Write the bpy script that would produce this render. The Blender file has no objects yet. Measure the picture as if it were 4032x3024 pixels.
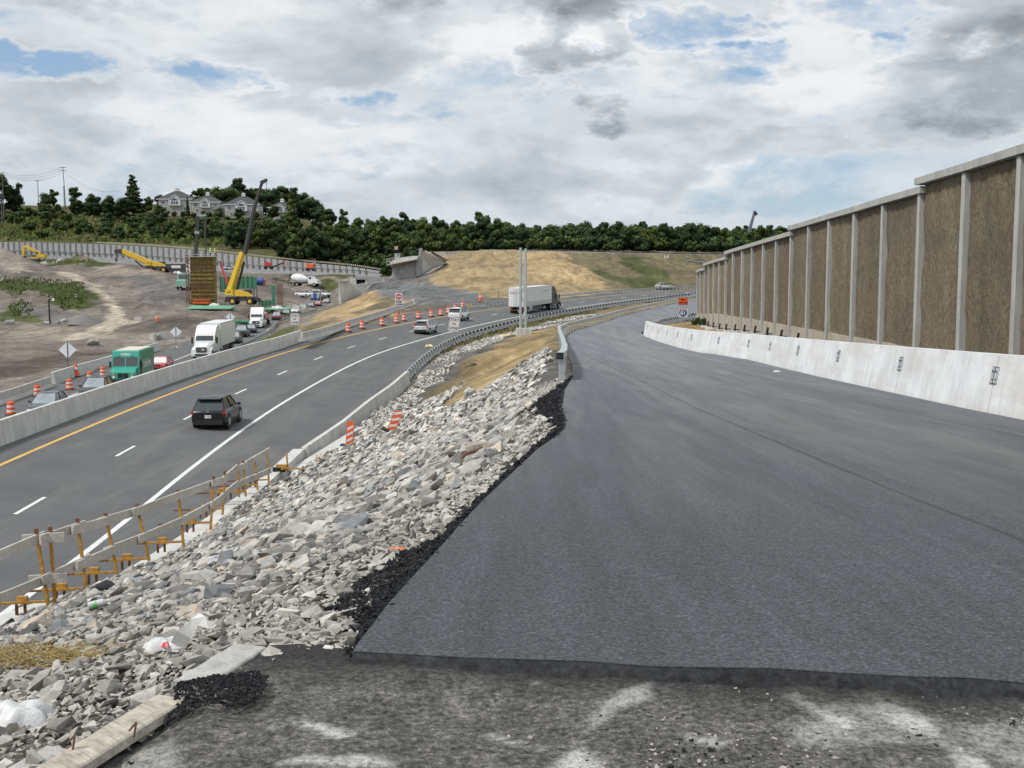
import bpy, bmesh, math, random
import numpy as np
from mathutils import Vector, Matrix, geometry
from mathutils.bvhtree import BVHTree
R = math.radians
rng = random.Random(7)
nrs = np.random.RandomState(11)
scene = bpy.context.scene
COL = scene.collection
# ------------------------------------------------------------------ camera (eye at the origin, world +Y forward)
F = 4400.0; PITCH = R(5.5); CX, CY = 2016.0, 1512.0
cam = bpy.data.cameras.new('camera'); camo = bpy.data.objects.new('camera', cam); COL.objects.link(camo)
camo.location = (0, 0, 0); camo.rotation_euler = (R(90) - PITCH, 0, 0)
cam.sensor_width = 36.0; cam.lens = 36.0 * F / 4032.0; cam.clip_start = 0.1; cam.clip_end = 6000
scene.camera = camo
scene.render.resolution_x = 1024; scene.render.resolution_y = 768
scene.view_settings.view_transform = 'Standard'; scene.view_settings.look = 'None'; scene.view_settings.exposure = 0
cp, sp = math.cos(PITCH), math.sin(PITCH)
def ray(px, py):
    u = (px - CX) / F; v = (CY - py) / F
    return Vector((u, cp + v * sp, v * cp - sp))
def at(px, py, Y):
    d = ray(px, py); return d * (Y / d.y)
def atz(px, py, z):
    d = ray(px, py); return d * (z / d.z)
def lerp(a, b, t): return a + (b - a) * t
def itp(x, tab):
    return float(np.interp(x, [t[0] for t in tab], [t[1] for t in tab]))
# ------------------------------------------------------------------ object helpers
def tag(o, label=None, cat=None, group=None, kind=None):
    if label: o['label'] = label
    if cat: o['category'] = cat
    if group: o['group'] = group
    if kind: o['kind'] = kind
    return o
def empty(name, loc=(0, 0, 0), rz=0.0, label=None, cat=None, group=None):
    o = bpy.data.objects.new(name, None); COL.objects.link(o)
    o.location = loc; o.rotation_euler = (0, 0, rz); o.empty_display_size = 0.3
    return tag(o, label, cat, group)
KIDS = {}
class MB:
    def __init__(s): s.v = []; s.f = []; s.m = []; s.sm = []
    def add(s, vs, fs, mi=0, smooth=False):
        b = len(s.v); s.v += [tuple(p) for p in vs]
        for f in fs: s.f.append(tuple(b + i for i in f)); s.m.append(mi); s.sm.append(smooth)
        return s
    def box(s, c, d, rz=0.0, mi=0, rx=0.0, ry=0.0):
        x, y, z = d[0] / 2, d[1] / 2, d[2] / 2
        M = Matrix.Translation(c) @ Matrix.Rotation(rz, 4, 'Z') @ Matrix.Rotation(ry, 4, 'Y') @ Matrix.Rotation(rx, 4, 'X')
        vs = [M @ Vector(p) for p in ((-x,-y,-z),(x,-y,-z),(x,y,-z),(-x,y,-z),(-x,-y,z),(x,-y,z),(x,y,z),(-x,y,z))]
        return s.add(vs, [(0,3,2,1),(4,5,6,7),(0,1,5,4),(1,2,6,5),(2,3,7,6),(3,0,4,7)], mi)
    def bar(s, a, b, w, h=None, mi=0, up=(0, 0, 1)):
        a = Vector(a); b = Vector(b); h = h or w
        d = (b - a); L = d.length
        if L < 1e-6: return s
        d /= L; u = Vector(up)
        if abs(d.dot(u)) > .98: u = Vector((0, 1, 0))
        r = d.cross(u).normalized() * (w / 2); u = r.cross(d).normalized() * (h / 2)
        vs = [a - r - u, a + r - u, a + r + u, a - r + u, b - r - u, b + r - u, b + r + u, b - r + u]
        return s.add(vs, [(0,1,2,3),(4,7,6,5),(0,4,5,1),(1,5,6,2),(2,6,7,3),(3,7,4,0)], mi)
    def cyl(s, a, b, r0, r1=None, n=10, mi=0, caps=True, smooth=True):
        a = Vector(a); b = Vector(b); r1 = r0 if r1 is None else r1
        d = (b - a).normalized(); u = Vector((0, 0, 1)) if abs(d.z) < .9 else Vector((1, 0, 0))
        p = d.cross(u).normalized(); q = d.cross(p)
        vs = [a + (p * math.cos(t) + q * math.sin(t)) * r0 for t in [2*math.pi*i/n for i in range(n)]]
        vs += [b + (p * math.cos(t) + q * math.sin(t)) * r1 for t in [2*math.pi*i/n for i in range(n)]]
        s.add(vs, [(i, n + i, n + (i+1) % n, (i+1) % n) for i in range(n)], mi, smooth)
        if caps: s.add(vs[:n], [tuple(range(n))], mi); s.add(vs[n:], [tuple(reversed(range(n)))], mi)
        return s
    def tube(s, pts, r, n=8, mi=0):
        for a, b in zip(pts[:-1], pts[1:]): s.cyl(a, b, r, r, n, mi)
        return s
    def prism(s, poly, axis, lo, hi, mi=0):
        # poly: 2D outline in the plane across axis ('x': (y,z), 'y': (x,z), 'z': (x,y))
        def P(a, b, t):
            return (t, a, b) if axis == 'x' else ((a, t, b) if axis == 'y' else (a, b, t))
        n = len(poly)
        vs = [P(a, b, lo) for a, b in poly] + [P(a, b, hi) for a, b in poly]
        fs = [tuple(range(n)), tuple(range(2*n-1, n-1, -1))] + [(i, n + i, n + (i+1) % n, (i+1) % n) for i in range(n)]
        return s.add(vs, fs, mi)
    def loft(s, rings, closed=True, mi=0, smooth=False, caps=False):
        n = len(rings[0]); vs = [p for r in rings for p in r]; fs = []
        m = n if closed else n - 1
        for k in range(len(rings) - 1):
            for i in range(m): fs.append((k*n+i, k*n+(i+1) % n, (k+1)*n+(i+1) % n, (k+1)*n+i))
        s.add(vs, fs, mi, smooth)
        if caps: s.add(rings[0], [tuple(reversed(range(n)))], mi); s.add(rings[-1], [tuple(range(n))], mi)
        return s
    def mesh(s, name, mats):
        me = bpy.data.meshes.new(name); me.from_pydata(s.v, [], s.f)
        for m in (mats if isinstance(mats, (list, tuple)) else [mats]): me.materials.append(m)
        me.polygons.foreach_set('material_index', s.m); me.polygons.foreach_set('use_smooth', s.sm)
        me.update(); return me
    def build(s, name, mats, parent=None, fix=True):
        me = s.mesh(name, mats)
        if fix:
            bm = bmesh.new(); bm.from_mesh(me); bmesh.ops.recalc_face_normals(bm, faces=bm.faces); bm.to_mesh(me); bm.free()
        o = bpy.data.objects.new(name, me); COL.objects.link(o)
        if parent is not None: o.parent = parent; KIDS.setdefault(parent.name, []).append(o)
        return o
def copy_tree(o, parent=None):
    c = o.copy(); COL.objects.link(c)
    if parent is not None: c.parent = parent; KIDS.setdefault(parent.name, []).append(c)
    for ch in list(KIDS.get(o.name, [])): copy_tree(ch, c)
    return c
def npmesh(name, V, Fq, mats, attr=None, smooth=False, midx=None):
    # V (n,3) array, Fq (m,k) array of equal-sized faces, attr dict name -> (n,3) point colours
    me = bpy.data.meshes.new(name); n, m, k = len(V), len(Fq), Fq.shape[1]
    me.vertices.add(n); me.vertices.foreach_set('co', V.astype(np.float32).ravel())
    me.loops.add(m * k); me.loops.foreach_set('vertex_index', Fq.astype(np.int32).ravel())
    me.polygons.add(m); me.polygons.foreach_set('loop_start', np.arange(0, m*k, k, dtype=np.int32))
    me.polygons.foreach_set('loop_total', np.full(m, k, dtype=np.int32))
    for mt in (mats if isinstance(mats, (list, tuple)) else [mats]): me.materials.append(mt)
    if midx is not None: me.polygons.foreach_set('material_index', midx.astype(np.int32))
    me.polygons.foreach_set('use_smooth', np.full(m, smooth, dtype=bool))
    me.update(calc_edges=True)
    if attr:
        for an, arr in attr.items():
            a = me.color_attributes.new(an, 'FLOAT_COLOR', 'POINT')
            a.data.foreach_set('color', np.concatenate([arr, np.ones((n, 1))], 1).astype(np.float32).ravel())
    me.validate(); return me
def text_mb(mb, txt, size, origin, right, up, mi=0, bold=0.0, center=True):
    # flat letters laid on the plane (right, up) around origin
    cu = bpy.data.curves.new('letters', 'FONT'); cu.body = txt; cu.size = size; cu.resolution_u = 2; cu.offset = bold
    if center: cu.align_x = 'CENTER'; cu.align_y = 'CENTER'
    ob = bpy.data.objects.new('letters', cu); COL.objects.link(ob)
    dg = bpy.context.evaluated_depsgraph_get(); dg.update()
    me = bpy.data.meshes.new_from_object(ob.evaluated_get(dg))
    O, Rt, U = Vector(origin), Vector(right).normalized(), Vector(up).normalized()
    mb.add([O + Rt * v.co.x + U * v.co.y for v in me.vertices], [tuple(p.vertices) for p in me.polygons], mi)
    bpy.data.objects.remove(ob); bpy.data.meshes.remove(me); bpy.data.curves.remove(cu)
# ------------------------------------------------------------------ materials
def nodes_of(name):
    m = bpy.data.materials.new(name); m.use_nodes = True
    nt = m.node_tree; b = nt.nodes['Principled BSDF']; return m, nt, b
def N(nt, t, **kw):
    n = nt.nodes.new(t)
    for k, v in kw.items(): setattr(n, k, v)
    return n
def ramp(nt, fac, stops):
    r = N(nt, 'ShaderNodeValToRGB'); el = r.color_ramp.elements
    while len(el) > 1: el.remove(el[-1])
    el[0].position = stops[0][0]; el[0].color = tuple(stops[0][1]) + (1,) if len(stops[0][1]) == 3 else stops[0][1]
    for p, c in stops[1:]:
        e = el.new(p); e.color = tuple(c) + (1,)
    nt.links.new(fac, r.inputs[0]); return r.outputs[0]
def noise(nt, vec, scale, detail=4, rough=.55, dist=0.0, dim='3D'):
    n = N(nt, 'ShaderNodeTexNoise', noise_dimensions=dim); n.inputs['Scale'].default_value = scale
    n.inputs['Detail'].default_value = detail; n.inputs['Roughness'].default_value = rough; n.inputs['Distortion'].default_value = dist
    if vec is not None: nt.links.new(vec, n.inputs['Vector'])
    return n.outputs['Fac']
def mix(nt, fac, a, b, mode='MIX'):
    n = N(nt, 'ShaderNodeMix', data_type='RGBA', blend_type=mode)
    for sock, v in ((n.inputs[0], fac), (n.inputs[6], a), (n.inputs[7], b)):
        if hasattr(v, 'links') or isinstance(v, bpy.types.NodeSocket): nt.links.new(v, sock)
        else: sock.default_value = (tuple(v) + (1,)) if isinstance(v, (tuple, list)) and len(v) == 3 else v
    return n.outputs[2]
def mth(nt, op, a, b=None, clamp=False):
    n = N(nt, 'ShaderNodeMath', operation=op, use_clamp=clamp)
    for s, v in zip(n.inputs, (a, b)):
        if v is None: continue
        if isinstance(v, bpy.types.NodeSocket): nt.links.new(v, s)
        else: s.default_value = v
    return n.outputs[0]
def pos(nt): return N(nt, 'ShaderNodeNewGeometry').outputs['Position']
def objc(nt): return N(nt, 'ShaderNodeTexCoord').outputs['Object']
def scalev(nt, v, s):
    n = N(nt, 'ShaderNodeMapping'); n.inputs['Scale'].default_value = s; nt.links.new(v, n.inputs[0]); return n.outputs[0]
def bump(nt, b, h, dist=.02, st=.6):
    n = N(nt, 'ShaderNodeBump'); n.inputs['Distance'].default_value = dist; n.inputs['Strength'].default_value = st
    nt.links.new(h, n.inputs['Height']); nt.links.new(n.outputs[0], b.inputs['Normal'])
def mat(name, col, rough=.7, var=.12, scale=3.0, metal=0.0, bumpd=0.0, spec=None, fine=0.0, world=False, coat=0.0):
    m, nt, b = nodes_of(name); v = pos(nt) if world else objc(nt)
    n1 = noise(nt, v, scale, 5, .6)
    lo = tuple(max(0, c * (1 - var)) for c in col); hi = tuple(min(1, c * (1 + var)) for c in col)
    c = ramp(nt, n1, [(.3, lo), (.7, hi)])
    if fine:
        n2 = noise(nt, v, scale * 14, 3, .7); c = mix(nt, 1.0, c, ramp(nt, n2, [(.3, (1-fine,)*3), (.7, (1+fine,)*3)]), 'MULTIPLY')
    nt.links.new(c, b.inputs['Base Color']); b.inputs['Roughness'].default_value = rough; b.inputs['Metallic'].default_value = metal
    if spec is not None: b.inputs['Specular IOR Level'].default_value = spec
    if coat: b.inputs['Coat Weight'].default_value = coat; b.inputs['Coat Roughness'].default_value = .08
    if bumpd: bump(nt, b, noise(nt, v, scale * 6, 4, .6), bumpd)
    return m
M = {}
def asphalt(name, base, speck, streak=None, patch=.18, sc=38.0, rough=.82, wear=None):
    m, nt, b = nodes_of(name); p = pos(nt)
    f = noise(nt, p, sc, 3, .75); c = ramp(nt, f, [(.32, tuple(x * (1 - speck) for x in base)), (.5, base), (.70, tuple(x * (1 + speck * 1.5) for x in base))])
    big = noise(nt, p, .35, 4, .6); c = mix(nt, 1.0, c, ramp(nt, big, [(.3, (1 - patch,) * 3), (.7, (1 + patch,) * 3)]), 'MULTIPLY')
    if streak:
        s = noise(nt, scalev(nt, p, (.55, .07, .3)), 1.3, 5, .62, .6)
        c = mix(nt, mth(nt, 'MULTIPLY', ramp(nt, s, [(.50, (0,)*3), (.66, (1,)*3)]), .75), c, streak)
    nt.links.new(c, b.inputs['Base Color']); b.inputs['Roughness'].default_value = rough
    b.inputs['Specular IOR Level'].default_value = .35
    bump(nt, b, f, .006, .55)
    return m
M['asph_hw'] = asphalt('asphalt highway', (.112, .113, .117), .22, (.155, .154, .152), .14)
M['asph_ramp'] = asphalt('asphalt fresh', (.07, .073, .08), .50, None, .10, 30)
M['white_line'] = mat('road paint white', (.72, .73, .72), .6, .12, 2.0, fine=.12, world=True)
M['yellow_line'] = mat('road paint yellow', (.70, .42, .09), .6, .12, 2.0, fine=.12, world=True)
def concrete(name, col, stain=.35, joints=False, brown=None, zscale=1.0):
    m, nt, b = nodes_of(name); p = pos(nt)
    a = noise(nt, p, .8, 5, .6); c = ramp(nt, a, [(.3, tuple(x*.86 for x in col)), (.7, tuple(min(1, x*1.08) for x in col))])
    st = noise(nt, scalev(nt, p, (2.2, 2.2, .22)), 2.0, 5, .7)
    c = mix(nt, 1.0, c, ramp(nt, st, [(.38, (1 - stain,)*3), (.56, (1,)*3)]), 'MULTIPLY')
    if brown:
        sp_ = noise(nt, scalev(nt, p, (1, .35, 1.5)), 1.0, 5, .7)
        c = mix(nt, mth(nt, 'MULTIPLY', ramp(nt, sp_, [(.45, (0,)*3), (.7, (1,)*3)]), .6), c, brown)
    f = noise(nt, p, 45, 3, .7); c = mix(nt, 1.0, c, ramp(nt, f, [(.3, (.93,)*3), (.7, (1.05,)*3)]), 'MULTIPLY')
    nt.links.new(c, b.inputs['Base Color']); b.inputs['Roughness'].default_value = .85; b.inputs['Specular IOR Level'].default_value = .25
    bump(nt, b, f, .004, .4); return m
M['conc'] = concrete('concrete grey', (.62, .62, .59), .20)
M['conc_old'] = concrete('concrete weathered', (.58, .56, .52), .26)
M['conc_white'] = concrete('concrete white new', (.74, .755, .77), .14, brown=(.54, .49, .43))
M['conc_post'] = concrete('concrete post', (.455, .455, .43), .20)
M['conc_base'] = concrete('concrete base tan', (.48, .43, .35), .22)
M['conc_dark'] = concrete('concrete wall grey', (.38, .385, .38), .30)
M['galv'] = mat('galvanised steel', (.52, .56, .58), .42, .12, 6, metal=.55, fine=.06)
M['galv_dull'] = mat('galvanised steel dull', (.40, .43, .45), .5, .15, 6, metal=.4)
M['black'] = mat('black rubber', (.018, .018, .02), .75, .2, 6)
M['dark'] = mat('dark steel', (.05, .05, .055), .6, .2, 4)
M['rust'] = mat('rusty steel', (.16, .085, .05), .85, .3, 6, fine=.2)
M['glass'] = mat('vehicle glass', (.03, .04, .045), .08, .1, 2, spec=.9, coat=.5)
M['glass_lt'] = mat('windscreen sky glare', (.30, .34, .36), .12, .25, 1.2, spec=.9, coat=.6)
M['chrome'] = mat('bright metal', (.6, .6, .6), .25, .1, 4, metal=.9)
M['white_paint'] = mat('white paint', (.78, .79, .80), .3, .04, 2, coat=.4)
M['trailer'] = mat('trailer panel white', (.72, .73, .73), .4, .06, .8)
M['trailer_dirty'] = mat('trailer panel grey', (.52, .52, .50), .5, .10, .8)
M['red_lens'] = mat('red lens', (.55, .03, .03), .2, .1, 4)
M['red'] = mat('red paint', (.50, .04, .05), .35, .1, 3, coat=.4)
M['lamp'] = mat('head lamp', (.85, .87, .9), .15, .03, 5)
M['amber'] = mat('amber lens', (.75, .32, .05), .3, .1, 5)
M['orange'] = mat('safety orange', (.80, .13, .03), .55, .08, 3)
M['sheet_white'] = mat('reflective white', (.75, .72, .72), .5, .06, 3)
M['sheet_grey'] = mat('sign back aluminium', (.74, .76, .82), .5, .04, 2, metal=.0)
M['yellow_eq'] = mat('machine yellow', (.72, .46, .03), .45, .1, 2, coat=.2)
M['wood'] = None
# ------------------------------------------------------------------ sky and sun
SUN_EL, SUN_AZ = R(52), R(-120)      # azimuth from +Y, clockwise
w = bpy.data.worlds.new('World'); scene.world = w; w.use_nodes = True; w.cycles.sampling_method = 'MANUAL'; w.cycles.sample_map_resolution = 512
nt = w.node_tree; nt.nodes.clear()
out = N(nt, 'ShaderNodeOutputWorld'); bg = N(nt, 'ShaderNodeBackground')
sky = N(nt, 'ShaderNodeTexSky', sky_type='NISHITA'); sky.sun_disc = False
sky.sun_elevation = SUN_EL; sky.sun_rotation = SUN_AZ; sky.air_density = 1.0; sky.dust_density = .6; sky.ozone_density = 1.4
gen = N(nt, 'ShaderNodeTexCoord').outputs['Generated']
sep = N(nt, 'ShaderNodeSeparateXYZ'); nt.links.new(gen, sep.inputs[0])
zc = mth(nt, 'MAXIMUM', sep.outputs[2], 0.0)
den = mth(nt, 'ADD', zc, .40)
comb = N(nt, 'ShaderNodeCombineXYZ')
nt.links.new(mth(nt, 'DIVIDE', sep.outputs[0], den), comb.inputs[0]); nt.links.new(mth(nt, 'DIVIDE', sep.outputs[1], den), comb.inputs[1])
nt.links.new(mth(nt, 'MULTIPLY', zc, 1.6), comb.inputs[2])
cv = comb.outputs[0]
def shifted(v, d):
    n = N(nt, 'ShaderNodeVectorMath', operation='ADD'); nt.links.new(v, n.inputs[0]); n.inputs[1].default_value = d; return n.outputs[0]
wobn = mth(nt, 'MULTIPLY', mth(nt, 'SUBTRACT', noise(nt, cv, 5.0, 5, .62), .5), 7.5)
_a = mth(nt, 'ARCTAN2', sep.outputs[0], sep.outputs[1]); _e = mth(nt, 'ARCSINE', sep.outputs[2])
def spot(px, py, rx, ry):
    # soft elliptical patch of sky around a direction (a = half angles)
    d = ray(px, py).normalized()
    az = math.atan2(d.x, d.y); el = math.asin(d.z)
    a = mth(nt, 'DIVIDE', mth(nt, 'SUBTRACT', _a, az), rx / F); e = mth(nt, 'DIVIDE', mth(nt, 'SUBTRACT', _e, el), ry / F)
    r = mth(nt, 'ADD', mth(nt, 'MULTIPLY', a, a), mth(nt, 'MULTIPLY', e, e))
    return mth(nt, 'SUBTRACT', 1.0, mth(nt, 'ADD', r, wobn), True)
def add_all(l):
    o = l[0]
    for x in l[1:]: o = mth(nt, 'ADD', o, x)
    return o
def spots(l): return add_all([mth(nt, 'MULTIPLY', spot(*a[:4]), a[4]) for a in l])
blue = spots(((2650, 110, 380, 110, .24), (3150, 215, 640, 70, .27), (230, 240, 520, 64, .25), (1000, 310, 380, 55, .22), (1330, 360, 300, 55, .22), (2850, 300, 300, 40, .20), (3400, 60, 460, 90, .20), (3000, 640, 700, 50, .05), (2500, 800, 900, 60, .09), (1500, 420, 300, 60, .12)))
def puffs(v, sc, det):
    # billows: fractal cells seen through a warped lookup
    wv = N(nt, 'ShaderNodeTexNoise'); wv.inputs['Scale'].default_value = sc * .9; wv.inputs['Detail'].default_value = 3; nt.links.new(v, wv.inputs['Vector'])
    m_ = N(nt, 'ShaderNodeVectorMath', operation='MULTIPLY_ADD'); nt.links.new(wv.outputs['Color'], m_.inputs[0]); m_.inputs[1].default_value = (.42, .42, .42); nt.links.new(v, m_.inputs[2])
    t = N(nt, 'ShaderNodeTexVoronoi'); t.feature = 'F1'; t.inputs['Scale'].default_value = sc; t.inputs['Detail'].default_value = det; t.inputs['Roughness'].default_value = .55; t.normalize = True
    nt.links.new(m_.outputs[0], t.inputs['Vector']); return mth(nt, 'SUBTRACT', 1.0, t.outputs['Distance'])
n0 = noise(nt, cv, 2.3, 6, .58, .35)
pf = puffs(cv, 4.2, 2.0)
n2 = noise(nt, shifted(cv, (7.3, 2.1, 0)), 1.7, 6, .60, .4)
fine = noise(nt, cv, 13, 4, .62, .4)
def cen(x, k): return mth(nt, 'MULTIPLY', mth(nt, 'SUBTRACT', x, .5), k)
core = spots(((2330, 250, 300, 210, .32), (2150, -60, 800, 110, .20), (250, -20, 620, 90, .14), (1330, 455, 240, 60, .10), (420, 530, 320, 60, .12), (3900, 260, 420, 220, .18), (1650, 60, 330, 90, .06), (1250, 650, 260, 80, .12), (3250, 560, 620, 80, .08), (90, 620, 200, 60, .12), (2000, 720, 500, 60, .06), (2700, 480, 500, 50, .07)))
glow = spots(((1900, 160, 380, 110, .10), (2300, 90, 260, 60, .08), (1800, 290, 280, 80, .10), (2800, 180, 340, 34, .16), (3350, 310, 560, 110, .10), (2900, 690, 280, 80, .12), (1250, 540, 420, 60, .06), (700, 500, 600, 110, .06), (1700, 640, 400, 60, .08), (100, 560, 260, 40, .08), (3500, 720, 420, 60, .06)))
# back layer: wide pale sheet
cover = mth(nt, 'SUBTRACT', add_all([n2, cen(pf, .12), cen(fine, .10)]), blue)
covA = ramp(nt, cover, [(.24, (0,)*3), (.50, (1,)*3)])
colA = ramp(nt, add_all([n2, cen(fine, .35), glow]), [(.36, (.46, .56, .66)), (.48, (.60, .67, .73)), (.60, (.82, .85, .87)), (.80, (.95, .96, .96))])
# front layer: cumulus with bright rims and grey hearts
tb = mth(nt, 'SUBTRACT', add_all([n0, cen(pf, .26), cen(fine, .13), core]), mth(nt, 'MULTIPLY', blue, .9))
covB = ramp(nt, tb, [(.44, (0,)*3), (.57, (1,)*3)])
tb2 = mth(nt, 'SUBTRACT', tb, mth(nt, 'MULTIPLY', glow, .9))
colB = ramp(nt, tb2, [(.40, (.97, .98, .98)), (.50, (.87, .89, .90)), (.56, (.71, .75, .78)), (.64, (.57, .62, .66)), (.76, (.42, .465, .505)), (.90, (.27, .30, .33))])
ccol = mix(nt, covB, colA, colB)
cov = mth(nt, 'MAXIMUM', covA, covB)
# hazy blue-grey cloud toward the horizon
hz = ramp(nt, sep.outputs[2], [(.0, (1,)*3), (.05, (.75,)*3), (.22, (0,)*3)])
ccol = mix(nt, mth(nt, 'MULTIPLY', hz, .34), ccol, (.47, .56, .66))
skyc = mix(nt, 1.0, sky.outputs[0], (.105, .105, .105), 'MULTIPLY')
skyc = mix(nt, .45, skyc, (.36, .54, .80))
full = mix(nt, cov, skyc, ccol)
grd = mth(nt, 'LESS_THAN', sep.outputs[2], -.002)
full = mix(nt, grd, full, (.16, .155, .14))
nt.links.new(full, bg.inputs[0]); bg.inputs[1].default_value = 1.0; nt.links.new(bg.outputs[0], out.inputs[0])
sun = bpy.data.lights.new('sun', 'SUN'); sun.energy = 2.9; sun.angle = R(9); sun.color = (1.0, .965, .91)
suno = bpy.data.objects.new('sun', sun); COL.objects.link(suno)
sd = Vector((math.sin(SUN_AZ) * math.cos(SUN_EL), math.cos(SUN_AZ) * math.cos(SUN_EL), math.sin(SUN_EL)))
suno.rotation_euler = (-sd).to_track_quat('-Z', 'Y').to_euler()
# ------------------------------------------------------------------ the highway alignment (stations along the dashed line)
SK = [-30 + 24 * i for i in range(16)]
HK = [-1.26, .44, 2.88, 2.57, 3.4, 3.89, 2.33, 1.38, 2.14, 3.03, 3.41, 3.59, 3.69, 3.75, 3.78, 3.8]
HZ = [-7.37, -8.11, -8.02, -7.72, -7.17, -6.79, -6.25, -5.72, -5.38, -4.91, -4.42, -3.86, -3.54, -3.22, -2.9, -2.59]
HE = [5.86, 6.2, 6.32, 6.38, 6.66, 8.93, 8.56, 8.17, 7.54, 7.24, 7.09, 6.47, 5.93, 5.59, 5.41, 5.33]
WL = [1.84, 1.81, 1.62, 1.62, 1.26, 2.52, 2.92, 2.81, 2.73, 2.67, 2.62, 2.58, 2.55, 2.53, 2.52, 2.51]
WR = [1.2, 3.0, 5.25, 6.3, 5.25, 3.78, 3.71, 3.8, 3.98, 4.05, 4.18, 3.87, 3.63, 3.49, 3.41, 3.37]
_s = np.arange(-30, 330.5, 1.0); _k = np.interp(_s, SK, HK) * .001
_h = np.concatenate([[0], np.cumsum((_k[1:] + _k[:-1]) / 2)]); _h = _h - _h[30] - .0757
_X = np.concatenate([[0], np.cumsum((np.sin(_h)[1:] + np.sin(_h)[:-1]) / 2)]); _Y = np.concatenate([[0], np.cumsum((np.cos(_h)[1:] + np.cos(_h)[:-1]) / 2)])
_X = _X - _X[30] - 17.06; _Y = _Y - _Y[30] + 39.0
_z = np.interp(_s, SK, HZ); _z = np.convolve(np.pad(_z, 8, mode='edge'), np.ones(17) / 17, 'valid')
def hw(s, off, dz=0.0):
    h = float(np.interp(s, _s, _h)); e = float(np.interp(s, SK, HE)) * .01
    x = float(np.interp(s, _s, _X)) + math.cos(h) * off; y = float(np.interp(s, _s, _Y)) - math.sin(h) * off
    if s > 330: x += (s - 330) * math.sin(h); y += (s - 330) * math.cos(h)
    if s < -30: x += (s + 30) * math.sin(h); y += (s + 30) * math.cos(h)
    return Vector((x, y, float(np.interp(s, _s, _z)) - e * off + dz))
def hwh(s): return float(np.interp(s, _s, _h))
def wl(s): return float(np.interp(s, SK, WL))
def wr(s): return float(np.interp(s, SK, WR))
HS = list(range(-42, 346, 4))
HLp = [hw(s, -3.75 - wl(s)) for s in HS]          # face of the left barrier
HRp = [hw(s, 3.75 + wr(s)) for s in HS]           # face of the right barrier / guardrail
# ------------------------------------------------------------------ the new ramp we stand on
ZR = [(-20, -1.62), (0, -1.64), (4.6, -1.66), (10, -1.98), (21, -2.52), (33, -2.97), (50, -3.62), (73, -4.25), (98, -4.85), (120, -5.1), (150, -5.25), (200, -5.0), (260, -4.55), (340, -4.0)]
def zr(y): return itp(y, ZR)
def on_ramp(px, py):
    d = ray(px, py); y = 5.0
    for _ in range(60): y = .5 * y + .5 * (d.y * zr(y) / d.z)
    return d * (y / d.y)
RL = [(1384,2569),(1482,2449),(1520,2395),(1612,2290),(1742,2150),(1820,2060),(1917,1958),(2020,1862),(2117,1770),(2190,1720),(2226,1690),(2230,1652),(2214,1606),(2224,1535),(2258,1482),(2256,1445),(2242,1400),(2222,1350),(2217,1326),(2246,1306),(2352,1275),(2453,1242),(2554,1218),(2668,1191),(2760,1174)]
EL = [(p.y, p.x) for p in (on_ramp(*q) for q in RL)]
EL = [(-6, -1.1), (3.0, -.95)] + sorted(EL)
RR = [(4032,1655),(3869,1623),(3225,1484),(2900,1405),(2760,1389),(2694,1375),(2630,1357),(2580,1341),(2537,1323),(2525,1308)]
ER = [(-6, 8.6)] + sorted([(p.y, p.x) for p in (on_ramp(*q) for q in RR)]) + [(112, 14.2), (135, 21), (165, 33), (200, 51), (245, 78), (300, 115)]
ELi = EL[:]
def rl(y): return itp(y, ELi)
def rr(y): return itp(y, ER)
# ------------------------------------------------------------------ the opposite carriageway
LC = [(-30.0, 30), (-31.0, 60), (-32.6, 76), (-34.4, 90), (-35.8, 101), (-38.8, 137), (-42, 165), (-45.6, 195), (-48.6, 213), (-53, 250), (-55, 280), (-55.6, 330), (-53, 400), (-50, 440)]
LZ = [(30, -9.6), (76, -9.8), (90, -9.9), (120, -10.1), (213, -9.9), (250, -9.8), (295, -9.2), (330, -8.6), (400, -7.5), (440, -7)]
LLe = [(30, -35.5), (60, -36.5), (88, -39.6), (114, -43.6), (160, -48.2), (195, -51.5), (250, -56.6), (330, -60.5), (440, -56)]
LRe = [(30, -27.2), (60, -28.2), (90, -31.2), (137, -35.6), (165, -38.6), (195, -42.4), (230, -48.6), (262, -50.5), (292, -51.5), (330, -52.3), (440, -46.5)]
def lz(y): return itp(y, LZ)
# ------------------------------------------------------------------ terrain control: a triangulated survey with breaklines
PTS = []; EDG = []
def pt(v): PTS.append(Vector(v)); return len(PTS) - 1
def bl(vs):
    ids = [pt(v) for v in vs]
    for a, b in zip(ids[:-1], ids[1:]): EDG.append((a, b))
bl([hw(s, -3.75 - wl(s) - .35, -.02) for s in range(-42, 346, 6)])
bl([hw(s, 3.75 + wr(s) + .30, -.02) for s in range(6, 346, 6)])
bl([Vector((itp(y, LLe) - .6, y, lz(y) - .02)) for y in range(30, 441, 10)])
bl([Vector((itp(y, LRe) + .5, y, lz(y) - .02)) for y in range(30, 441, 10)])
ys = [-6, 0, 3, 4.8] + [5 + i for i in range(1, 26)] + list(range(33, 300, 6))
bl([Vector((rl(y) - (.25 if y < 34 else .9), y, zr(y) - .04)) for y in ys])
bl([Vector((rr(y) + .75, y, zr(y) - .02)) for y in ys])
# ditch between highway and ramp
ditch = [(1441,1661,61),(1558,1564,77),(1680,1470,93),(1740,1440,99),(1800,1400,108),(1880,1360,119),(1960,1330,129),(2050,1308,138),(2130,1290,146),(2220,1262,158),(2310,1243,168)]
DD = [at(*d) for d in ditch]
bl(DD)
DD2 = [Vector((22, 190, -6.2)), Vector((38, 222, -5.7)), Vector((60, 255, -5.0))]; bl([DD[-1] + Vector((2, 5, 0))] + DD2)
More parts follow.
